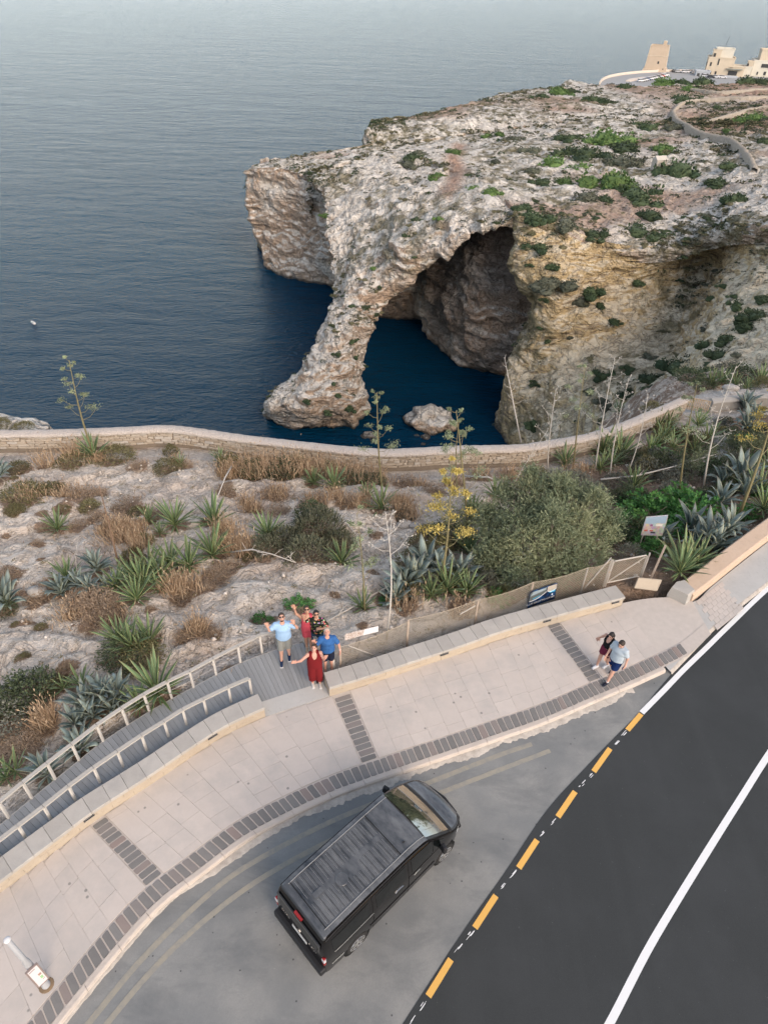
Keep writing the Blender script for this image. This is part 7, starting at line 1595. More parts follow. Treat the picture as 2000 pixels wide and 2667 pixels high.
    def blob(nm, c, r, mat, parent=body):
        m = MB(); Mx = Matrix(R.tolist()); n_ = 8; m.lathe([(0.02, -1.0), (0.62, -0.78), (1.0, 0), (0.62, 0.78), (0.02, 1.0)], (0, 0, 0), n_); me = m.data(nm, mat, True); me.transform(Matrix.Translation(Vector(c)) @ Mx.to_4x4() @ Matrix.Diagonal((*[k * s for k in r], 1))); return obj(nm, me, parent)
    for sg in (-1, 1): blob('eye', hd(0.082, sg * 0.032, 0.012), (0.012, 0.015, 0.009), eye); blob('eyebrow', hd(0.086, sg * 0.032, 0.034), (0.008, 0.02, 0.005), hair[1])
    blob('mouth', hd(0.088, 0, -0.058), (0.010, 0.026, 0.008), lip)
    if glasses:
        gl = plain('sunglasses_black', (0.012, 0.012, 0.014), 0.12); g0 = blob('sunglasses', hd(0.094, 0.034, 0.012), (0.010, 0.031, 0.022), gl); blob('lens', hd(0.094, -0.034, 0.012), (0.010, 0.031, 0.022), gl, g0)
        m = MB(); m.tube([hd(0.094, -0.06, 0.018), hd(0.03, -0.088, 0.016), hd(-0.01, -0.086, 0.01)], 0.005, 4); m.tube([hd(0.094, 0.06, 0.018), hd(0.03, 0.088, 0.016), hd(-0.01, 0.086, 0.01)], 0.005, 4); m.tube([hd(0.1, -0.02, 0.016), hd(0.1, 0.02, 0.016)], 0.005, 4); m.build('temple', gl, g0)
    # hair
    hk, hm = hair[0], hair[1]; Fh = Field(hc - 0.42 * s, hc + 0.24 * s, 0.0115); Fh.ell(hc + R @ v(-0.018, 0, 0.036), v(0.106, 0.088, 0.100), 0.0, R); Fh.cut(R @ np.array([1.0, 0, -0.35]), hd(0.062, 0, 0.055)); Fh.cut(R @ np.array([0.55, 0, -1.0]), hd(-0.02, 0, -0.005 if hk == 'short' else -0.03))
    if hk == 'tail': Fh.ell(hd(-0.10, 0, 0.02), v(0.04, 0.04, 0.045), 0.02, R); Fh.cap(hd(-0.12, 0, 0.0), hd(-0.13, 0.01, -0.16), 0.032 * s, 0.018 * s, 0.02)
    if hk == 'long': Fh.cap(hd(-0.06, 0, -0.02), hd(-0.085, 0.0, -0.20), 0.07 * s, 0.045 * s, 0.03, (R @ np.array([0, 1.0, 0]), 0.7))
    if hk == 'bun': Fh.ell(hd(-0.115, 0, 0.06), v(0.045, 0.045, 0.045), 0.02, R)
    obj('hair', Fh.mesh('hair', hm), root)
    if len(hair) > 2: blob('beard', hd(0.058, 0, -0.082), (0.035, 0.05, 0.034), hair[2])
    # clothes
    for nm, mat, sleeve, hem, neckz, loose in tops:
        lo2 = lo.copy(); hi2 = hi.copy(); lo2[2] = (hem - 0.06) * s; hi2[2] = 1.62 * s; Fc = Field(lo2, hi2, 0.014); limbs(Fc, 0.010 + loose, ('torso',))
        if sleeve > 0:
            for n in 'RL': e = J['sh' + n] + (J['el' + n] - J['sh' + n]) * sleeve; Fc.cap(J['sh' + n], e, (0.060 * (0.5 + 0.5 * fat) + 0.016) * s, (0.056 + 0.020) * s, 0.03 * s)
        Fc.cut((0, 0, -1), v(0, 0, hem))
        Fc.cut((0, 0, 1), v(0, 0, 1.505))
        if sleeve > 0: Fc.carve(v(tl(1.5) + 0.03, 0, 1.53), v(0.10, 0.075, 0.07))
        else:
            Fc.carve(v(tl(1.45) + 0.10, 0, 1.47), v(0.11, 0.078, 1.51 - neckz + 0.02)); Fc.carve(v(tl(1.45) - 0.12, 0, 1.50), v(0.10, 0.075, 0.12))
            for n, sg in (('R', -1), ('L', 1)): Fc.cut((0, sg, 0.12), v(0, sg * 0.150, 1.44)) if fat < 1.05 else Fc.cut((0, sg, 0.30), v(0, sg * 0.155, 1.44))
        obj(nm, Fc.mesh(nm, mat), root)
    for nm, mat, frac, topz, loose in bottoms:
        hi2 = hi.copy(); hi2[2] = 1.25 * s; Fc = Field(lo, hi2, 0.014)
        Fc.cap(J['pel'], J['wai'], (0.125 * fat + 0.016) * s, (0.118 * fat + 0.016) * s, 0.04 * s, ((0, 1, 0), 0.74))
        for n in 'RL':
            Fc.ell(J['hi' + n] + v(-0.02, 0, 0.03), v(0.112 * fat + 0.014, 0.100 * fat + 0.012, 0.125), 0.04 * s); e = J['hi' + n] + (J['kn' + n] - J['hi' + n]) * min(frac, 1.0); Fc.cap(J['hi' + n], e, (0.092 * (0.4 + 0.6 * fat) + 0.012 + loose) * s, (0.074 + 0.012 + loose * 1.3) * s, 0.03 * s)
            if frac > 1.0: e2 = J['kn' + n] + (J['an' + n] - J['kn' + n]) * (frac - 1.0); Fc.cap(e, e2, (0.074 + loose * 1.3) * s, (0.062 + loose * 1.6) * s, 0.04 * s)
        Fc.cut((0, 0, 1), v(0, 0, topz))
        if frac <= 1.0: Fc.cut((0, 0, -1), v(0, 0, 0.92 - 0.42 * frac - 0.01))
        else: Fc.cut((0, 0, -1), v(0, 0, 0.50 - 0.42 * (frac - 1)))
        obj(nm, Fc.mesh(nm, mat), root)
    if shoes:
        for n in 'RL':
            Fc = Field(J['an' + n] + v(-0.16, -0.14, -0.15), J['an' + n] + v(0.30, 0.14, 0.12), 0.0115); a_ = J['an' + n]; Fc.cap(a_ + v(-0.025, 0, -0.04), a_ + v(0.145, 0, -0.052), 0.046 * s, 0.040 * s, 0.02); Fc.cap(a_ + v(-0.015, 0, 0.0), a_ + v(-0.02, 0, -0.04), 0.045 * s, 0.046 * s, 0.02); Fc.cut((0, 0, -1), (0, 0, a_[2] - 0.072 * s)); 
            if shoes[0] == 'sandal': Fc.cut((0, 0, 1), a_ + v(0, 0, -0.018))
            sh = obj('shoe', Fc.mesh('shoe', shoes[1]), root); m = MB(); m.box(Vector(a_ + v(0.06, 0, -0.078)), (0.27 * s, 0.088 * s, 0.02)); so = m.build('sole', shoes[2], sh)
            if len(shoes) > 3: m = MB(); m.tube([a_ + v(-0.012, 0, 0.0), a_ + v(-0.012, 0, 0.05)], 0.045 * s, 10); m.build('sock', shoes[3], sh)
    for nm, n, f, r, mat in extras:          # bands round the wrist
        p = J['el' + n] + (J['wr' + n] - J['el' + n]) * f; d_ = (J['wr' + n] - J['el' + n]); d_ /= np.linalg.norm(d_); m = MB(); m.tube([p - d_ * 0.014, p + d_ * 0.014], r, 10); m.build(nm, mat, root)
    return root, J
def people():
    cloth = lambda nm, c, var=0.12, sc=14: plain(nm, c, 0.9, var, sc, 0.15)
    HB = plain('brown_hair', (0.055, 0.035, 0.024), 0.6); HK = plain('black_hair', (0.014, 0.012, 0.012), 0.45); HG = plain('fair_grey_hair', (0.42, 0.35, 0.27), 0.6); WHT = plain('white_sole', (0.62, 0.61, 0.6), 0.6)
    def face_cam(px, py, z): p = G(px, py, z); return p, math.atan2(-p[1], -p[0])
    stand = {'R': (0.0, 0.09, 0.0, 0.10, 0.0), 'L': (0.0, 0.09, 0.0, 0.10, 0.0)}
    z = DZ + 0.002
    # man in light blue shirt, both hands up
    p, a = face_cam(745, 1715, z); lb = NT('chambray_shirt'); n = lb.noise(30, 4); lb = lb.done(lb.mix(n, (0.25, 0.40, 0.58), (0.37, 0.52, 0.69)), 0.9, spec=0.15)
    person('man in a light blue shirt and grey shorts waving both hands', p, a - 0.06, 1.88, 'fair', {'R': ((0.06, 0.17, -0.13), (0.08, 0.03, 0.24), (0.1, 0.1, 1), (1, 0, 0.1), 0.05), 'L': ((0.06, 0.19, -0.10), (0.08, -0.07, 0.25), (0.1, -0.15, 1), (1, 0, 0.1), 0.05)}, {'R': (0.05, 0.10, 0.13, 0.12, 0.0), 'L': (0.0, 0.09, -0.06, 0.10, 0.0)},
        [('shirt', lb, 0.62, 0.86, 1.50, 0.012)], [('shorts', cloth('grey_shorts', (0.24, 0.24, 0.215)), 0.98, 1.06, 0.012)], ('shoe', cloth('navy_canvas', (0.02, 0.035, 0.075)), WHT), ('short', HB, HB), 0.75, 0.1, 0.98, True, extras=(('wristband', 'L', 0.9, 0.036, plain('black_band', (0.02, 0.02, 0.02), 0.5)),))
    # woman in coral pink
    p, a = face_cam(806, 1688, z); pk = cloth('coral_jersey', (0.52, 0.075, 0.10))
    person('woman in a coral pink playsuit waving one raised arm', p, a, 1.76, 'tan', {'R': ((0.02, 0.13, 0.17), (0.03, 0.03, 0.25), (0.05, 0.25, 1), (1, 0, 0.2), 0.05), 'L': ((-0.03, 0.16, -0.22), (-0.06, 0.02, -0.22))}, {'R': (0.02, 0.08, 0.0, 0.075, 0.0), 'L': (0.03, 0.06, 0.06, 0.05, 0.0)},
        [('top', pk, 0.0, 0.86, 1.385, 0.012)], [('playsuit_shorts', pk, 0.72, 1.12, 0.010)], ('shoe', cloth('beige_shoe', (0.34, 0.28, 0.22)), cloth('beige_sole', (0.30, 0.25, 0.2))), ('bun', HB), 0.72, 0.0, 0.92, True)
    # man in dark floral shirt
    p, a = face_cam(829, 1694, z); fl = NT('floral_shirt'); vv = fl.voro(13, None, 'F1', 'Distance'); vc = fl.voro(13, None, 'F1', 'Color'); base_ = fl.mix(fl.ramp(fl.noise(22, 3), [(0.55, 0), (0.62, 1)]), (0.012, 0.012, 0.012), (0.10, 0.14, 0.06)); fl = fl.done(fl.mix(fl.ramp(vv, [(0.30, 1), (0.36, 0)]), base_, fl.mix(0.5, (0.50, 0.13, 0.06), vc)), 0.9, spec=0.15)
    person('man in a black floral shirt with one hand raised and a fist at his chest', p, a - 0.25, 1.70, 'tan', {'R': ((0.06, 0.17, -0.08), (0.07, 0.0, 0.25), (0.1, 0.0, 1), (1, 0, 0.1), 0.1), 'L': ((0.02, 0.16, -0.23), (0.17, -0.14, 0.08), (0.3, -1, 0.2), (0, 0, -1), 0.9)}, stand,
        [('floral_shirt', fl, 0.66, 0.84, 1.49, 0.014)], [('shorts', cloth('denim_shorts', (0.03, 0.055, 0.09)), 0.95, 1.05, 0.012)], ('shoe', cloth('dark_shoe', (0.03, 0.03, 0.03)), WHT), ('short', HK), 0.45, 0.35, 0.92, True)
    # man in royal blue shirt
    p, a = face_cam(856, 1743, z); rb = NT('royal_blue_shirt'); n = rb.noise(16, 4); rb = rb.done(rb.mix(n, (0.018, 0.07, 0.21), (0.05, 0.15, 0.36)), 0.9, spec=0.15)
    person('fair-haired man in a royal blue shirt and navy shorts with one hand raised', p, a + 0.05, 1.71, 'pink', {'R': ((0.10, 0.15, -0.14), (0.10, 0.05, 0.22), (0.1, 0.15, 1), (1, 0, 0.1), 0.08), 'L': ((0.02, 0.13, -0.25), (0.06, 0.04, -0.23), (0.1, 0, -1), (0, -1, 0), 0.4)}, stand,
        [('shirt', rb, 0.72, 0.83, 1.49, 0.014)], [('shorts', cloth('navy_shorts', (0.014, 0.018, 0.035)), 0.98, 1.03, 0.012)], ('sandal', cloth('tan_sandal', (0.30, 0.18, 0.13)), cloth('tan_sole', (0.2, 0.13, 0.1))), ('short', HG), 0.75, 0.0, 0.97, extras=(('wristwatch', 'L', 0.92, 0.033, WHT),))
    # woman in dark red
    p, a = face_cam(823, 1779, z); rd = cloth('dark_red_jersey', (0.155, 0.012, 0.014))
    person('woman in a dark red jumpsuit waving both hands at the front', p, a + 0.1, 1.63, 'pink', {'R': ((0.10, 0.23, -0.10), (0.12, 0.16, 0.12), (0.3, 0.6, 0.6), (1, -0.2, 0.3), 0.1), 'L': ((0.12, 0.08, -0.19), (0.12, 0.04, 0.20), (0.2, 0.1, 1), (1, 0, 0.2), 0.1)}, {'R': (0.02, 0.10, 0.0, 0.10, 0.0), 'L': (0.05, 0.10, 0.06, 0.12, 0.0)},
        [('top', rd, 0.0, 0.84, 1.36, 0.02)], [('wide_trousers', rd, 1.62, 1.14, 0.03)], ('sandal', cloth('white_sandal', (0.55, 0.52, 0.48)), WHT), ('tail', HB), 0.55, -0.35, 1.08)
    # couple walking
    hd_ = G(1560, 1809)[:2] - G(1690, 1752)[:2]; ya = math.atan2(hd_[1], hd_[0]) + 0.18
    gs = cloth('pale_grey_tee', (0.40, 0.455, 0.49)); nv = cloth('navy_sport_shorts', (0.008, 0.022, 0.085)); _, J = person('man in a pale grey tee and navy shorts walking with a phone in hand', G(1586, 1766, 0.004), ya, 1.72, 'fair', {'R': ((0.05, 0.07, -0.27), (0.10, 0.0, -0.22), (0.2, 0, -1), (0, -1, 0), 0.5), 'L': ((-0.06, 0.09, -0.26), (0.06, 0.04, -0.23), (0.1, 0, -1), (0, -1, 0), 0.6)}, {'R': (-0.02, 0.09, -0.26, 0.09, 0.06), 'L': (0.14, 0.09, 0.24, 0.09, 0.0)},
        [('tee', gs, 0.62, 0.87, 1.49, 0.018)], [('shorts', nv, 0.68, 1.04, 0.02)], ('shoe', cloth('black_trainer', (0.015, 0.018, 0.03)), plain('grey_sole', (0.2, 0.2, 0.2), 0.6), WHT), ('short', plain('dark_brown_hair', (0.04, 0.028, 0.02), 0.6)), -0.25, 0.1, 0.97)
    m = MB(); m.box((0, 0, 0), (0.075, 0.012, 0.15)); ph = m.build('phone', plain('phone_blue', (0.02, 0.03, 0.10), 0.3)); q = Vector(J['wrL']) + Vector((0.035, -0.02, -0.12)); ph.location = Vector(G(1586, 1766, 0.004)) + Matrix.Rotation(ya, 3, 'Z') @ q; ph.rotation_euler = (0, 0.2, ya); tag(ph, "dark phone held in the walking man's hand", 'phone')
    bk = cloth('black_top', (0.010, 0.010, 0.011)); mr = cloth('maroon_shorts', (0.14, 0.022, 0.045))
    person('woman in a black tank top and maroon shorts walking beside the man', G(1563, 1738, 0.004), ya - 0.1, 1.60, 'fair', {'R': ((-0.05, 0.14, -0.24), (-0.03, 0.12, -0.20), (0, 0.4, -1), (1, 0, 0), 0.3), 'L': ((0.02, 0.10, -0.25), (0.10, 0.02, -0.20))}, {'R': (0.08, 0.085, 0.10, 0.085, 0.0), 'L': (-0.02, 0.085, -0.20, 0.085, 0.05)},
        [('tank_top', bk, 0.0, 1.06, 1.37, 0.006)], [('shorts', mr, 0.5, 1.04, 0.02)], ('shoe', cloth('white_trainer', (0.62, 0.62, 0.62)), WHT), ('long', plain('dark_hair', (0.025, 0.02, 0.018), 0.5)), -0.2, 0.15, 0.9)
people()
# ------------------------------------------------------------------ things on the headland
_HV = np.vstack([top.reshape(-1, 3), slab.reshape(-1, 3), bay.reshape(-1, 3)]); _HN = np.vstack([gridnormals(top).reshape(-1, 3), gridnormals(slab).reshape(-1, 3), -gridnormals(bay).reshape(-1, 3)])
_q = (_HV - np.array([0, 0, CAM_H])) @ ROT; _HP = np.stack([1000 + FPX * _q[:, 0] / _q[:, 2], 1333.5 + FPX * _q[:, 1] / _q[:, 2]], 1); _HD = np.linalg.norm(_q, axis=1)
def on_land(px, py):
    d = np.hypot(_HP[:, 0] - px, _HP[:, 1] - py); c = np.nonzero(d < 7)[0]
    if not len(c): c = np.array([d.argmin()])
    i = c[np.argmin(_HD[c] + d[c] * 0.3)]; return _HV[i].copy(), _HD[i]
FAR_MAT = {'bright': leaf_material('far_green', (0.045, 0.095, 0.028), (0.11, 0.17, 0.05), rough=0.85), 'dark': leaf_material('far_dark_green', (0.022, 0.042, 0.02), (0.065, 0.09, 0.04), rough=0.85), 'grey': leaf_material('far_grey_green', (0.055, 0.065, 0.045), (0.125, 0.13, 0.09), rough=0.9), 'brown': leaf_material('far_brown', (0.075, 0.075, 0.038), (0.165, 0.15, 0.085), rough=0.9)}
def far_bush(kind, seed, n=900):
    rg = np.random.default_rng(seed); Vs = []; Fs = []; T_ = []; nv = 0
    lobes = [(np.zeros(3), 0.62)] + [(np.array([*(rg.normal(size=2) * 0.42), -0.03]), rg.uniform(0.26, 0.5)) for _ in range(5)]
    bm = bmesh.new(); bmesh.ops.create_icosphere(bm, subdivisions=2, radius=0.8); Q0 = np.array([v.co for v in bm.verts]); f0 = np.array([[v.index for v in q.verts] for q in bm.faces]); bm.free()
    for c, r in lobes:
        m = int(n * r * r / 1.1); P, d = dome_points(m, rg, 0.3, 0.5); D = d + rg.normal(size=(m, 3)) * 0.8; V, F = leaf_quads(c + P * [r, r, 0.72 * r], D, rg.uniform(0.07, 0.15, m), rg.uniform(0.05, 0.10, m), rg=rg); Vs.append(V); Fs += [tuple(int(k) + nv for k in q) for q in F]; nv += len(V)
        Q = c + Q0 * (1 + 0.35 * perlin(Q0 * 2.1 + seed + c))[:, None] * [r, r, 0.66 * r]; Vs.append(Q); Fs += [tuple(int(k) + nv for k in q) for q in f0]; nv += len(Q)
    return mesh_data('foliage', np.vstack(Vs).tolist(), Fs, FAR_MAT[kind])
FAR = {k: [far_bush(k, 300 + 11 * i + len(k)) for i in range(3)] for k in FAR_MAT}
NAMED = [  # px, py, width in pixels, kind
 (1181,392,36,'bright'),(1139,457,34,'bright'),(1280,499,60,'bright'),(1443,428,86,'bright'),(1524,397,88,'dark'),(1579,366,110,'bright'),(1622,388,100,'dark'),(1603,474,104,'bright'),(1524,512,80,'grey'),(1690,331,66,'dark'),(1723,386,62,'bright'),(1627,424,96,'grey'),(1657,508,100,'dark'),(1765,446,104,'dark'),(1868,475,70,'dark'),(1898,430,44,'dark'),(1916,514,58,'dark'),(1362,538,50,'dark'),(1386,569,76,'dark'),(1470,587,72,'grey'),(1542,608,58,'dark'),(1693,562,66,'dark'),(1657,605,80,'dark'),(1476,469,48,'bright'),(1386,442,46,'grey'),(1410,475,46,'dark'),(1573,520,56,'dark'),(1928,310,42,'bright'),(1958,304,58,'bright'),(1868,276,34,'dark'),(1892,337,26,'bright'),(1765,330,38,'grey'),(1482,358,46,'dark'),(1338,358,36,'grey'),(1301,349,28,'bright'),(1271,349,24,'bright'),(1392,388,42,'grey'),(1289,418,28,'grey'),(1988,364,44,'dark'),(1452,238,58,'bright'),(1488,235,44,'dark'),(1410,247,38,'dark'),(1627,225,48,'dark'),(1735,210,60,'bright'),(1826,210,60,'dark'),(1777,205,40,'dark'),(1790,228,38,'bright'),(1542,255,56,'dark'),(1579,261,40,'dark'),(1777,255,56,'dark'),(1952,194,48,'dark'),(1982,201,38,'dark'),(1060,424,44,'grey'),(1092,394,44,'grey'),(1075,410,46,'dark'),(1142,569,22,'bright'),(1084,572,20,'dark'),
 (1135,458,40,'bright'),(846,556,26,'bright'),(1053,612,20,'dark'),(971,694,22,'bright'),(1082,670,15,'dark'),(918,890,28,'dark'),(880,922,22,'dark'),(909,1062,36,'dark'),(880,1028,28,'dark'),(851,1072,28,'dark'),(798,1044,26,'dark'),(925,930,20,'dark'),
 (1407,643,56,'dark'),(1441,696,38,'dark'),(1431,735,84,'grey'),(1533,759,58,'dark'),(1509,788,50,'grey'),(1562,797,34,'dark'),(1595,836,28,'dark'),(1407,855,24,'dark'),(1427,889,24,'dark'),(1658,735,38,'dark'),(1851,778,30,'dark'),(1914,773,28,'dark'),(1393,1000,26,'dark'),(1393,1100,42,'dark'),(1390,1120,36,'dark'),(1571,981,46,'dark'),(1697,985,60,'dark'),(1759,961,80,'dark'),(1798,971,70,'dark'),(1875,923,70,'dark'),(1899,884,60,'dark'),(1942,850,70,'dark'),(1971,826,60,'dark'),(1851,966,60,'dark'),(1721,1024,56,'dark'),(1634,1029,50,'dark'),(1586,1053,48,'grey'),(1537,1019,40,'grey'),(1663,1077,40,'bright'),(1420,780,22,'dark'),(1380,690,20,'dark'),(1480,880,22,'grey'),(1640,960,36,'dark'),(1690,930,30,'grey'),(1835,900,50,'dark'),(1920,800,40,'dark'),(1985,780,50,'dark'),(1880,740,26,'dark')]
def lregion(px, py):
    if py > 620 and px > 1280: return 'on the cliff right of the cave' if px < 1620 else 'on the slope below the ochre cliff'
    if px < 1100: return 'on the slope and leg of the arch'
    if py < 300: return 'on the far rise near the village'
    return 'on the plateau above the cave' if px < 1480 else 'on the right half of the plateau'
_lg = {}
for it in NAMED: _lg.setdefault((it[3], lregion(it[0], it[1])), []).append(it)
KN = {'bright': 'bright green bush', 'dark': 'dark green bush', 'grey': 'grey-green bush', 'brown': 'brownish low bush'}
def add_bush(px, py, wpx, kind, label, group, squash=1.0):
    p, dist = on_land(px, py); r = wpx * dist / FPX / 2; rr = random.Random(int(px * 13 + py)); root = bpy.data.objects.new('bush', FAR[kind][rr.randint(0, 2)]); link(root); root.location = p + np.array([0, 0, -0.08 * r]); root.rotation_euler = (0, 0, rr.uniform(0, 6.28)); root.scale = (r * 1.3, r * 1.15, r * rr.uniform(0.95, 1.3) * squash); tag(root, label, 'bush', group)
for (kind, reg), lst in _lg.items():
    lst.sort(key=lambda q: q[0])
    for k, (px, py, w, _) in enumerate(lst): add_bush(px, py, w, kind, KN[kind] + ' ' + reg + ('' if len(lst) == 1 else ', ' + (ordinal(k, len(lst)) if k < len(ORD) or k == len(lst) - 1 else 'near its right end')), KN[kind] + 'es ' + reg)
def low_scrub():
    rg = np.random.default_rng(55); nt_ = len(top.reshape(-1, 3)); ns = len(slab.reshape(-1, 3)); up = _HN[:, 2]; area = np.where(up > 0.45, 1.0, 0.0); area[nt_ + ns:] *= 0.35
    w = area * _HD ** 1.6 * (0.10 + np.clip(1.2 * (perlin(_HV * 0.045 + 9) + 0.15) + 0.9 * perlin(_HV * 0.14 + 3), 0, 2) ** 1.3); w[:nt_] *= (_HV[:nt_, 2] > SEA + 14); vis = (_HP[:, 0] > -5) & (_HP[:, 0] < 2005) & (_HP[:, 1] > 190); w = w * vis
    d_tr = seglen(_HV, track, None); w = w * (d_tr > 2.2); w /= w.sum(); pick = rg.choice(len(w), 10500, replace=False, p=w); sz = np.where(rg.random(10500) < 0.22, rg.uniform(0.5, 1.3, 10500), rg.uniform(0.18, 0.5, 10500)); order = np.argsort(-sz / _HD[pick])
    kinds = ['dark', 'brown', 'brown', 'grey', 'brown', 'dark']; Vs = {k: [] for k in FAR_MAT}; Fs = {k: [] for k in FAR_MAT}; cn = {k: 0 for k in FAR_MAT}
    small = {}
    for k in FAR_MAT:
        r_ = np.random.default_rng(70 + len(k)); P, d = dome_points(26, r_, 0.2, 0.4); V, F = leaf_quads(P * [1, 1, 0.6] * 0.8, d + r_.normal(size=(26, 3)) * 0.7, r_.uniform(0.35, 0.6, 26), r_.uniform(0.3, 0.5, 26), rg=r_); small[k] = (V, F)
    n = 0
    for i in order:
        k = kinds[rg.integers(6)]; p = _HV[pick[i]]; r = sz[i]
        if n < 190:
            o = bpy.data.objects.new('low_bush', FAR[k][rg.integers(3)]); link(o); o.location = p; o.rotation_euler = (0, 0, rg.uniform(0, 6.28)); o.scale = (r, r * rg.uniform(0.6, 1.0), r * rg.uniform(0.45, 0.75)); px, py = _HP[pick[i]]
            tag(o, 'small ' + KN[k].replace('low ', '') + ' dotted ' + lregion(px, py), 'bush', 'small bushes dotted over the headland'); n += 1
        else:
            a = rg.uniform(0, 6.28); c, s_ = math.cos(a), math.sin(a); V, F = small[k]; Vs[k].append((V @ np.array([[c, s_, 0], [-s_, c, 0], [0, 0, 1]])) * [r, r, r * 0.8] + p); Fs[k].append(F + cn[k]); cn[k] += len(V)
    V = []; F = []; M_ = []; b = 0; mats = []
    for k in FAR_MAT:
        if Vs[k]: vv = np.vstack(Vs[k]); ff = np.vstack(Fs[k]); V.append(vv); F.append(ff + b); b += len(vv); M_.append(np.full(len(ff), len(mats), dtype=np.int32)); mats.append(FAR_MAT[k])
    me = mesh_data('low_scrub', np.vstack(V), np.vstack(F), mats); me.polygons.foreach_set('material_index', np.concatenate(M_)); tag(obj('low_scrub', me), 'low scrub and dwarf bushes scattered over the headland', 'scrub', None, 'stuff')
low_scrub()
# dry-stone field walls on the plateau, following the ground
def field_walls():
    t = NT('field_wall_rubble'); n = t.noise(2.2, 5, 0.75); FW = t.done(t.mix(n, (0.26, 0.22, 0.17), (0.50, 0.44, 0.36)), 0.95, t.bump(t.noise(3, 4, 0.7), 1.0, 0.3), spec=0.1)
    for lab, pts, h in (('winding dry-stone wall running down the right of the plateau', [(1747,289),(1760,313),(1784,329),(1826,353),(1892,371),(1940,410),(1964,446)], 1.3), ('dry-stone wall closing the red field toward the village', [(1747,289),(1784,266),(1874,257),(1940,254),(2005,252)], 1.2), ('low terrace wall crossing the red field', [(1825,316),(1870,305),(1910,294),(1960,280),(2005,272)], 0.8), ('low wall between the far terraces', [(1790,226),(1850,236),(1900,238),(2005,226)], 0.9)):
        P = catmull(np.array([on_land(x, y)[0] for x, y in pts]), 160); hh = h * np.sin(np.pi * np.linspace(0.02, 0.98, 160)) ** 0.2; d = np.gradient(P, axis=0); d[:, 2] = 0; d /= np.linalg.norm(d, axis=1)[:, None]; nn = np.stack([-d[:, 1], d[:, 0], 0 * d[:, 0]], 1); V = []
        for a, z in ((-0.65, 0), (-0.55, 0.8), (0, 1), (0.55, 0.8), (0.65, 0)): V.append(P + nn * a + np.stack([0 * hh, 0 * hh, hh * z * 1.3 - 0.9 * (1 if z == 0 else 0) - 0.25], 1))
        V = np.stack(V, 1); V = V + 0.28 * np.stack([perlin(V * 0.9 + k * 9) for k in range(3)], -1); F = gridfaces(160, 5); o = P[80]; tag(obj('field_wall', mesh_data('field_wall', (V - o).reshape(-1, 3), F[:, ::-1].copy(), FW), loc=tuple(o)), lab, 'wall', 'field walls')
    p, dist = on_land(1714, 436); root = empty('stone_hut', tuple(p + np.array([0, 0, -0.2])), 0.35, 'small pale stone hut among the bushes of the plateau', 'hut'); wm = plain('hut_limestone', (0.42, 0.38, 0.32), 0.95, 0.2, 2)
    m = MB(); m.box((0, 0, 1.0), (2.6, 1.8, 2.2)); m.build('wall', wm, root); m = MB(); m.add([(-1.4, -1.0, 2.05), (1.4, -1.0, 2.05), (1.4, 1.0, 2.05), (-1.4, 1.0, 2.05), (-1.4, 0, 2.75), (1.4, 0, 2.75)], [(0, 1, 5, 4), (2, 3, 4, 5), (0, 4, 3), (1, 2, 5), (3, 2, 1, 0)]); m.build('roof', plain('hut_roof', (0.48, 0.44, 0.38), 0.9, 0.15, 2), root); m = MB(); m.box((0.1, -0.91, 0.8), (0.7, 0.06, 1.5)); m.build('door', plain('hut_door_dark', (0.05, 0.045, 0.04), 0.9), root)
field_walls()
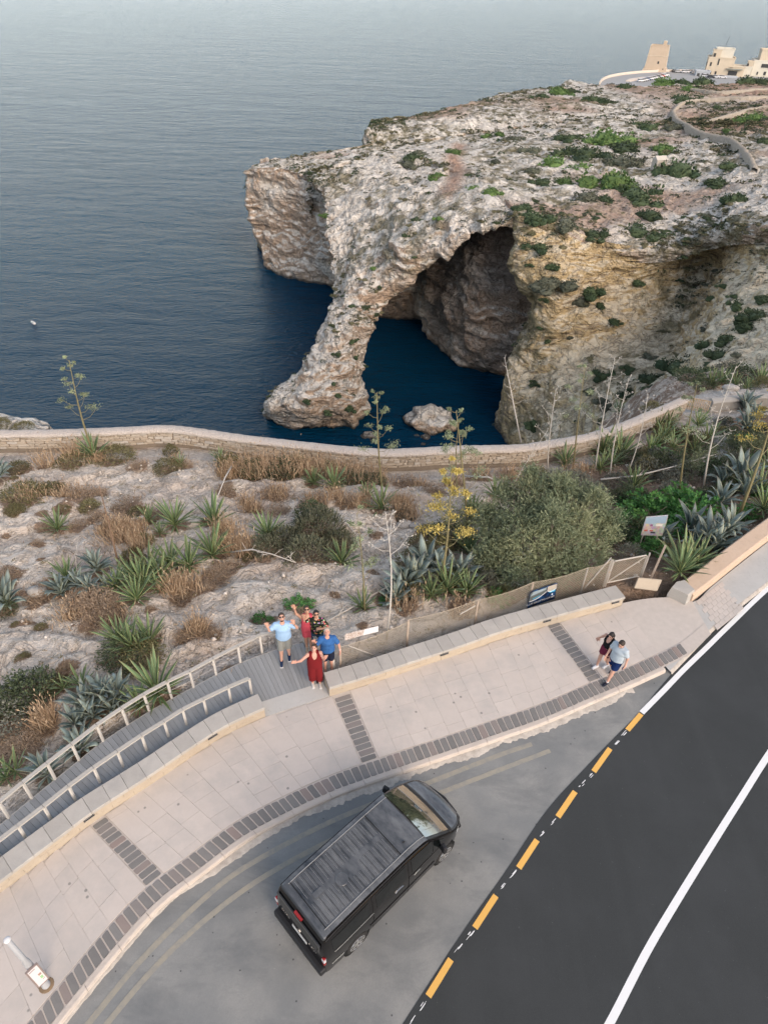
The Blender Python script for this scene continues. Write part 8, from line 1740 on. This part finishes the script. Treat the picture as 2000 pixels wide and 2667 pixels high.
# ------------------------------------------------------------------ far village: car park, watch tower, houses, parked cars
def village():
    ZP = -32.5; g = lambda x, y, z=ZP: G(x, y, z); tan = lambda nm, c: plain(nm, c, 0.9, 0.12, 0.4)
    LIME = tan('village_limestone', (0.56, 0.47, 0.35)); PALE = tan('village_pale_plaster', (0.60, 0.56, 0.47)); TOW = tan('tower_limestone', (0.52, 0.41, 0.30)); DK = plain('window_dark', (0.05, 0.05, 0.05), 0.5); ASP = tan('car_park_asphalt', (0.30, 0.30, 0.29)); PARA = tan('car_park_parapet', (0.62, 0.53, 0.44)); RET = tan('retaining_wall_grey', (0.46, 0.43, 0.38))
    # platform
    out = [g(x, y) for x, y in ((1560,221),(1566,212),(1580,204),(1605,198),(1640,193),(1690,189),(1760,187),(1850,188),(1950,192),(2040,196))]; inn = [g(x, y) for x, y in ((2040,222),(1900,222),(1780,218),(1690,224),(1620,232),(1575,229))]
    L = catmull([p[:2] for p in out], 60); poly = [tuple(p) for p in L] + [tuple(p[:2]) for p in inn]; c = np.mean(L, axis=0); root = empty('car_park', (c[0], c[1], ZP)); tag(root, kind='structure')
    m = MB(); m.prism(ccw([(p[0] - c[0], p[1] - c[1]) for p in poly]), -12, 0); m.build('retaining_wall', RET, root); m = MB(); q = ccw([(p[0] - c[0], p[1] - c[1]) for p in poly]); m.add([(*p, 0.03) for p in q], [tuple(range(len(q)))]); m.build('asphalt', ASP, root)
    m = MB()
    for a, b in zip(L[:-1], L[1:]): m.bar((*(a - c), 0.55), (*(b - c), 0.55), 0.5, 1.2)
    m.build('parapet', PARA, root)
    m = MB(); isl = [g(x, y)[:2] - c for x, y in ((1628,212),(1640,207),(1670,203),(1700,201),(1690,204),(1660,209),(1640,213))]; m.prism(ccw([tuple(p) for p in isl]), 0.0, 0.45); m.build('traffic_island', PARA, root)
    # tower
    b = g(1704, 184); w = 11.6; H = 11.4; tr = empty('watch_tower', tuple(b), -0.35, 'square sandstone watch tower beside the far car park', 'tower'); m = MB(); m.box((0, 0, 0.65), (w * 1.12, w * 1.12, 1.3), None, 0.97); m.build('plinth', TOW, tr); m = MB(); m.box((0, 0, H / 2), (w, w, H), None, 0.86); m.build('shaft', TOW, tr); m = MB(); m.box((0, 0, H * 0.66), (w * 0.935, w * 0.935, 0.35)); m.build('string_course', LIME, tr)
    top_ = MB()
    for dx, dy, sx, sy in ((0, -w * 0.41, w * 0.86, 0.5), (0, w * 0.41, w * 0.86, 0.5), (-w * 0.41, 0, 0.5, w * 0.82), (w * 0.41, 0, 0.5, w * 0.82)): top_.box((dx, dy, H + 0.4), (sx, sy, 0.8))
    top_.build('roof_parapet', TOW, tr); m = MB(); m.box((w * 0.2, w * 0.1, H + 1.4), (1.8, 1.8, 2.8)); m.build('turret', TOW, tr); m = MB(); m.box((w * 0.10, -w * 0.455, H * 0.33), (0.9, 0.5, 2.6)); m.build('doorway', DK, tr); m = MB(); m.box((w * 0.38, -w * 0.50, 1.0), (0.6, 0.3, 1.6)); m.build('low_door', DK, tr)
    # houses
    def house(label, px, py, yaw, boxes, wins, mats):
        b = g(px, py); r = empty('village_house', tuple(b + np.array([0, 0, -2.0])), yaw, label, 'house', 'village houses')
        for (x, y, z0, sx, sy, sz), mt in zip(boxes, mats):
            m = MB(); m.box((x, y, z0 + sz / 2 + 0.0), (sx, sy, sz)); m.build('wall', mt, r); m = MB(); 
            for dx, dy, a, e in ((0, -sy / 2, sx, 0.3), (0, sy / 2, sx, 0.3), (-sx / 2, 0, 0.3, sy), (sx / 2, 0, 0.3, sy)): m.box((x + dx, y + dy, z0 + sz + 0.35), (a + 0.3, e + 0.02, 0.7))
            m.build('roof_parapet', mt, r)
        for x, y, z, a, e, side in wins: m = MB(); m.box((x, y, z), (a, 0.3, e) if side == 'f' else (0.3, a, e)); wn = m.build('window', DK, r); m = MB(); m.box((x, y - (0.08 if side == 'f' else 0), z - e / 2 - 0.1), (a + 0.4, 0.4, 0.2) if side == 'f' else (0.4, a + 0.4, 0.2)); m.build('sill', PALE, wn)
        r.scale = (0.92, 0.92, 0.80); return r
    h = house('tall cream house with roof room and mast in the far village', 1866, 194, -0.30, [(0, 0, 0, 15, 12, 12.5), (1.0, 1, 12.5, 10, 8, 5.0), (9.5, -1.5, 0, 9, 9, 8.0), (-3.5, -2.5, 12.5, 4.5, 5, 4.2)], [(-5.5, -6.0, 9.0, 1.0, 2.2, 'f'), (-1.5, -6.0, 10.5, 0.8, 3.6, 'f'), (-4.5, -6.0, 4.0, 1.0, 1.8, 'f'), (-1.5, -6.0, 3.5, 1.0, 3.0, 'f'), (-7.5, -2, 8.5, 1.4, 2.4, 's'), (-7.5, 2, 8.5, 1.4, 2.4, 's'), (8.0, -6.0, 4.5, 5.0, 2.6, 'f'), (-4.6, -5.1, 14.2, 1.2, 2.2, 'f')], [LIME, PALE, LIME, LIME]); m = MB(); m.tube([(0, 0, 17), (1.2, 0, 25)], 0.12, 5); m.build('mast', DK, h)
    m = MB(); m.box((8.5, -6.6, 7.0), (9.0, 2.2, 0.5)); m.build('awning', tan('awning_green_grey', (0.28, 0.28, 0.24)), h); m = MB(); m.box((5.5, -10.0, 1.6), (11.0, 3.5, 3.4)); m.build('glazed_porch', tan('porch_grey', (0.44, 0.46, 0.48)), h)
    house('low cream house between the two tall ones in the village', 1924, 197, -0.30, [(0, 0, 0, 11, 9, 8.0), (4.2, -0.5, 8.0, 3.0, 4, 3.0)], [(2.5, -4.5, 9.2, 1.2, 2.4, 'f'), (3.5, -4.5, 3.4, 0.8, 1.0, 'f'), (4.8, -4.5, 3.4, 0.8, 1.0, 'f')], [PALE, LIME])
    house('large stepped house at the right edge of the village', 1978, 197, -0.25, [(0, 0, 0, 13, 12, 11.5), (2.5, 1.5, 11.5, 12, 9, 6.0), (10.5, -2.0, 0, 8, 10, 10.5)], [(0.5, -6.0, 9.0, 5.0, 2.2, 'f'), (-3.0, -6.0, 4.5, 0.9, 1.8, 'f'), (1.2, -6.0, 4.6, 1.4, 2.2, 'f'), (5.2, -6.0, 8.5, 0.9, 2.4, 'f'), (9.0, -7.0, 7.0, 0.8, 1.6, 'f'), (-6.5, 0, 8.0, 1.4, 2.2, 's')], [PALE, LIME, LIME])
    house('low glass-fronted kiosk left of the tall village house', 1826, 197, -0.2, [(0, 0, 0, 8, 6, 5.0)], [(-2.5, -3.0, 3.2, 1.4, 2.0, 'f'), (0, -3.0, 3.2, 1.4, 2.0, 'f'), (2.5, -3.0, 3.2, 1.4, 2.0, 'f')], [tan('kiosk_grey', (0.40, 0.42, 0.44))])
    # parked cars
    cm = {}
    def car_mesh(col):
        if col in cm: return cm[col]
        m = MB(); m.add([(-2.05, -0.82, 0.35), (2.05, -0.82, 0.35), (2.05, 0.82, 0.35), (-2.05, 0.82, 0.35), (-2.1, -0.85, 0.8), (2.0, -0.85, 0.72), (2.0, 0.85, 0.72), (-2.1, 0.85, 0.8), (-2.0, -0.8, 0.95), (1.0, -0.8, 0.95), (1.0, 0.8, 0.95), (-2.0, 0.8, 0.95)], [(3, 2, 1, 0), (0, 1, 5, 4), (2, 3, 7, 6), (3, 0, 4, 7), (1, 2, 6, 5), (4, 5, 9, 8), (6, 7, 11, 10), (7, 4, 8, 11), (5, 6, 10, 9), (8, 9, 10, 11)]); body = m.data('car_body', col_m[col])
        m = MB(); m.add([(-1.85, -0.76, 0.95), (0.95, -0.76, 0.95), (0.95, 0.76, 0.95), (-1.85, 0.76, 0.95), (-1.5, -0.62, 1.42), (0.3, -0.62, 1.42), (0.3, 0.62, 1.42), (-1.5, 0.62, 1.42)], [(0, 1, 5, 4), (1, 2, 6, 5), (2, 3, 7, 6), (3, 0, 4, 7)]); cab = m.data('car_windows', DK)
        m = MB(); m.box((-0.6, 0, 1.44), (1.85, 1.28, 0.05)); rf = m.data('car_roof', col_m[col]); m = MB(); m.lathe([(0.31, -0.1), (0.31, 0.1)], (0, 0, 0), 12, Matrix.Rotation(math.radians(90), 3, 'X')); wh = m.data('car_wheel', DK); cm[col] = (body, cab, rf, wh); return cm[col]
    col_m = {'white': plain('car_white', (0.68, 0.68, 0.68), 0.3, 0.03), 'silver': plain('car_silver', (0.42, 0.43, 0.44), 0.3, 0.03), 'dark': plain('car_dark', (0.04, 0.045, 0.055), 0.3, 0.03), 'red': plain('car_red', (0.42, 0.06, 0.05), 0.3, 0.03), 'blue': plain('car_blue', (0.06, 0.11, 0.22), 0.3, 0.03)}
    def car(px, py, yaw, col, label):
        r = empty('parked_car', tuple(g(px, py) + np.array([0, 0, 0.03])), yaw, label, 'car', 'cars in the far car park'); b, cb, rf, wh = car_mesh(col); obj('body', b, r); obj('windows', cb, r); obj('roof', rf, r)
        for x in (-1.3, 1.3):
            for y in (-0.78, 0.78): obj('wheel', wh, r, (x, y, 0.31))
    cols = ['white', 'silver', 'white', 'blue', 'white', 'white', 'silver', 'white', 'dark', 'white', 'red', 'white', 'white']; a, b = np.array([1668., 213.5]), np.array([1732., 198.5])
    for k, col in enumerate(cols): q = a + (b - a) * k / 12; car(q[0], q[1], 0.35, col, col + ' car in the parked row before the tower, ' + ordinal(k, 13))
    for px, py, yaw, col, lab in ((1757,188.5,0.2,'dark','dark car parked alone right of the tower'),(1764,189,0.2,'silver','silver car beside the lone dark one right of the tower'),(1781,190,0.4,'white','white car by the parapet left of the kiosk'),(1790,190,0.4,'white','white van-like car next to the kiosk'),(1836,201,-0.3,'white','white car in front of the tall house, left'),(1850,203,-0.3,'dark','dark car in front of the tall house'),(1862,203.5,-0.3,'white','white car in front of the porch'),(1880,204,-0.2,'white','white car at the right end by the bushes'),(1806,191,0.3,'silver','silver car before the kiosk')): car(px, py, yaw, col, lab)
village()
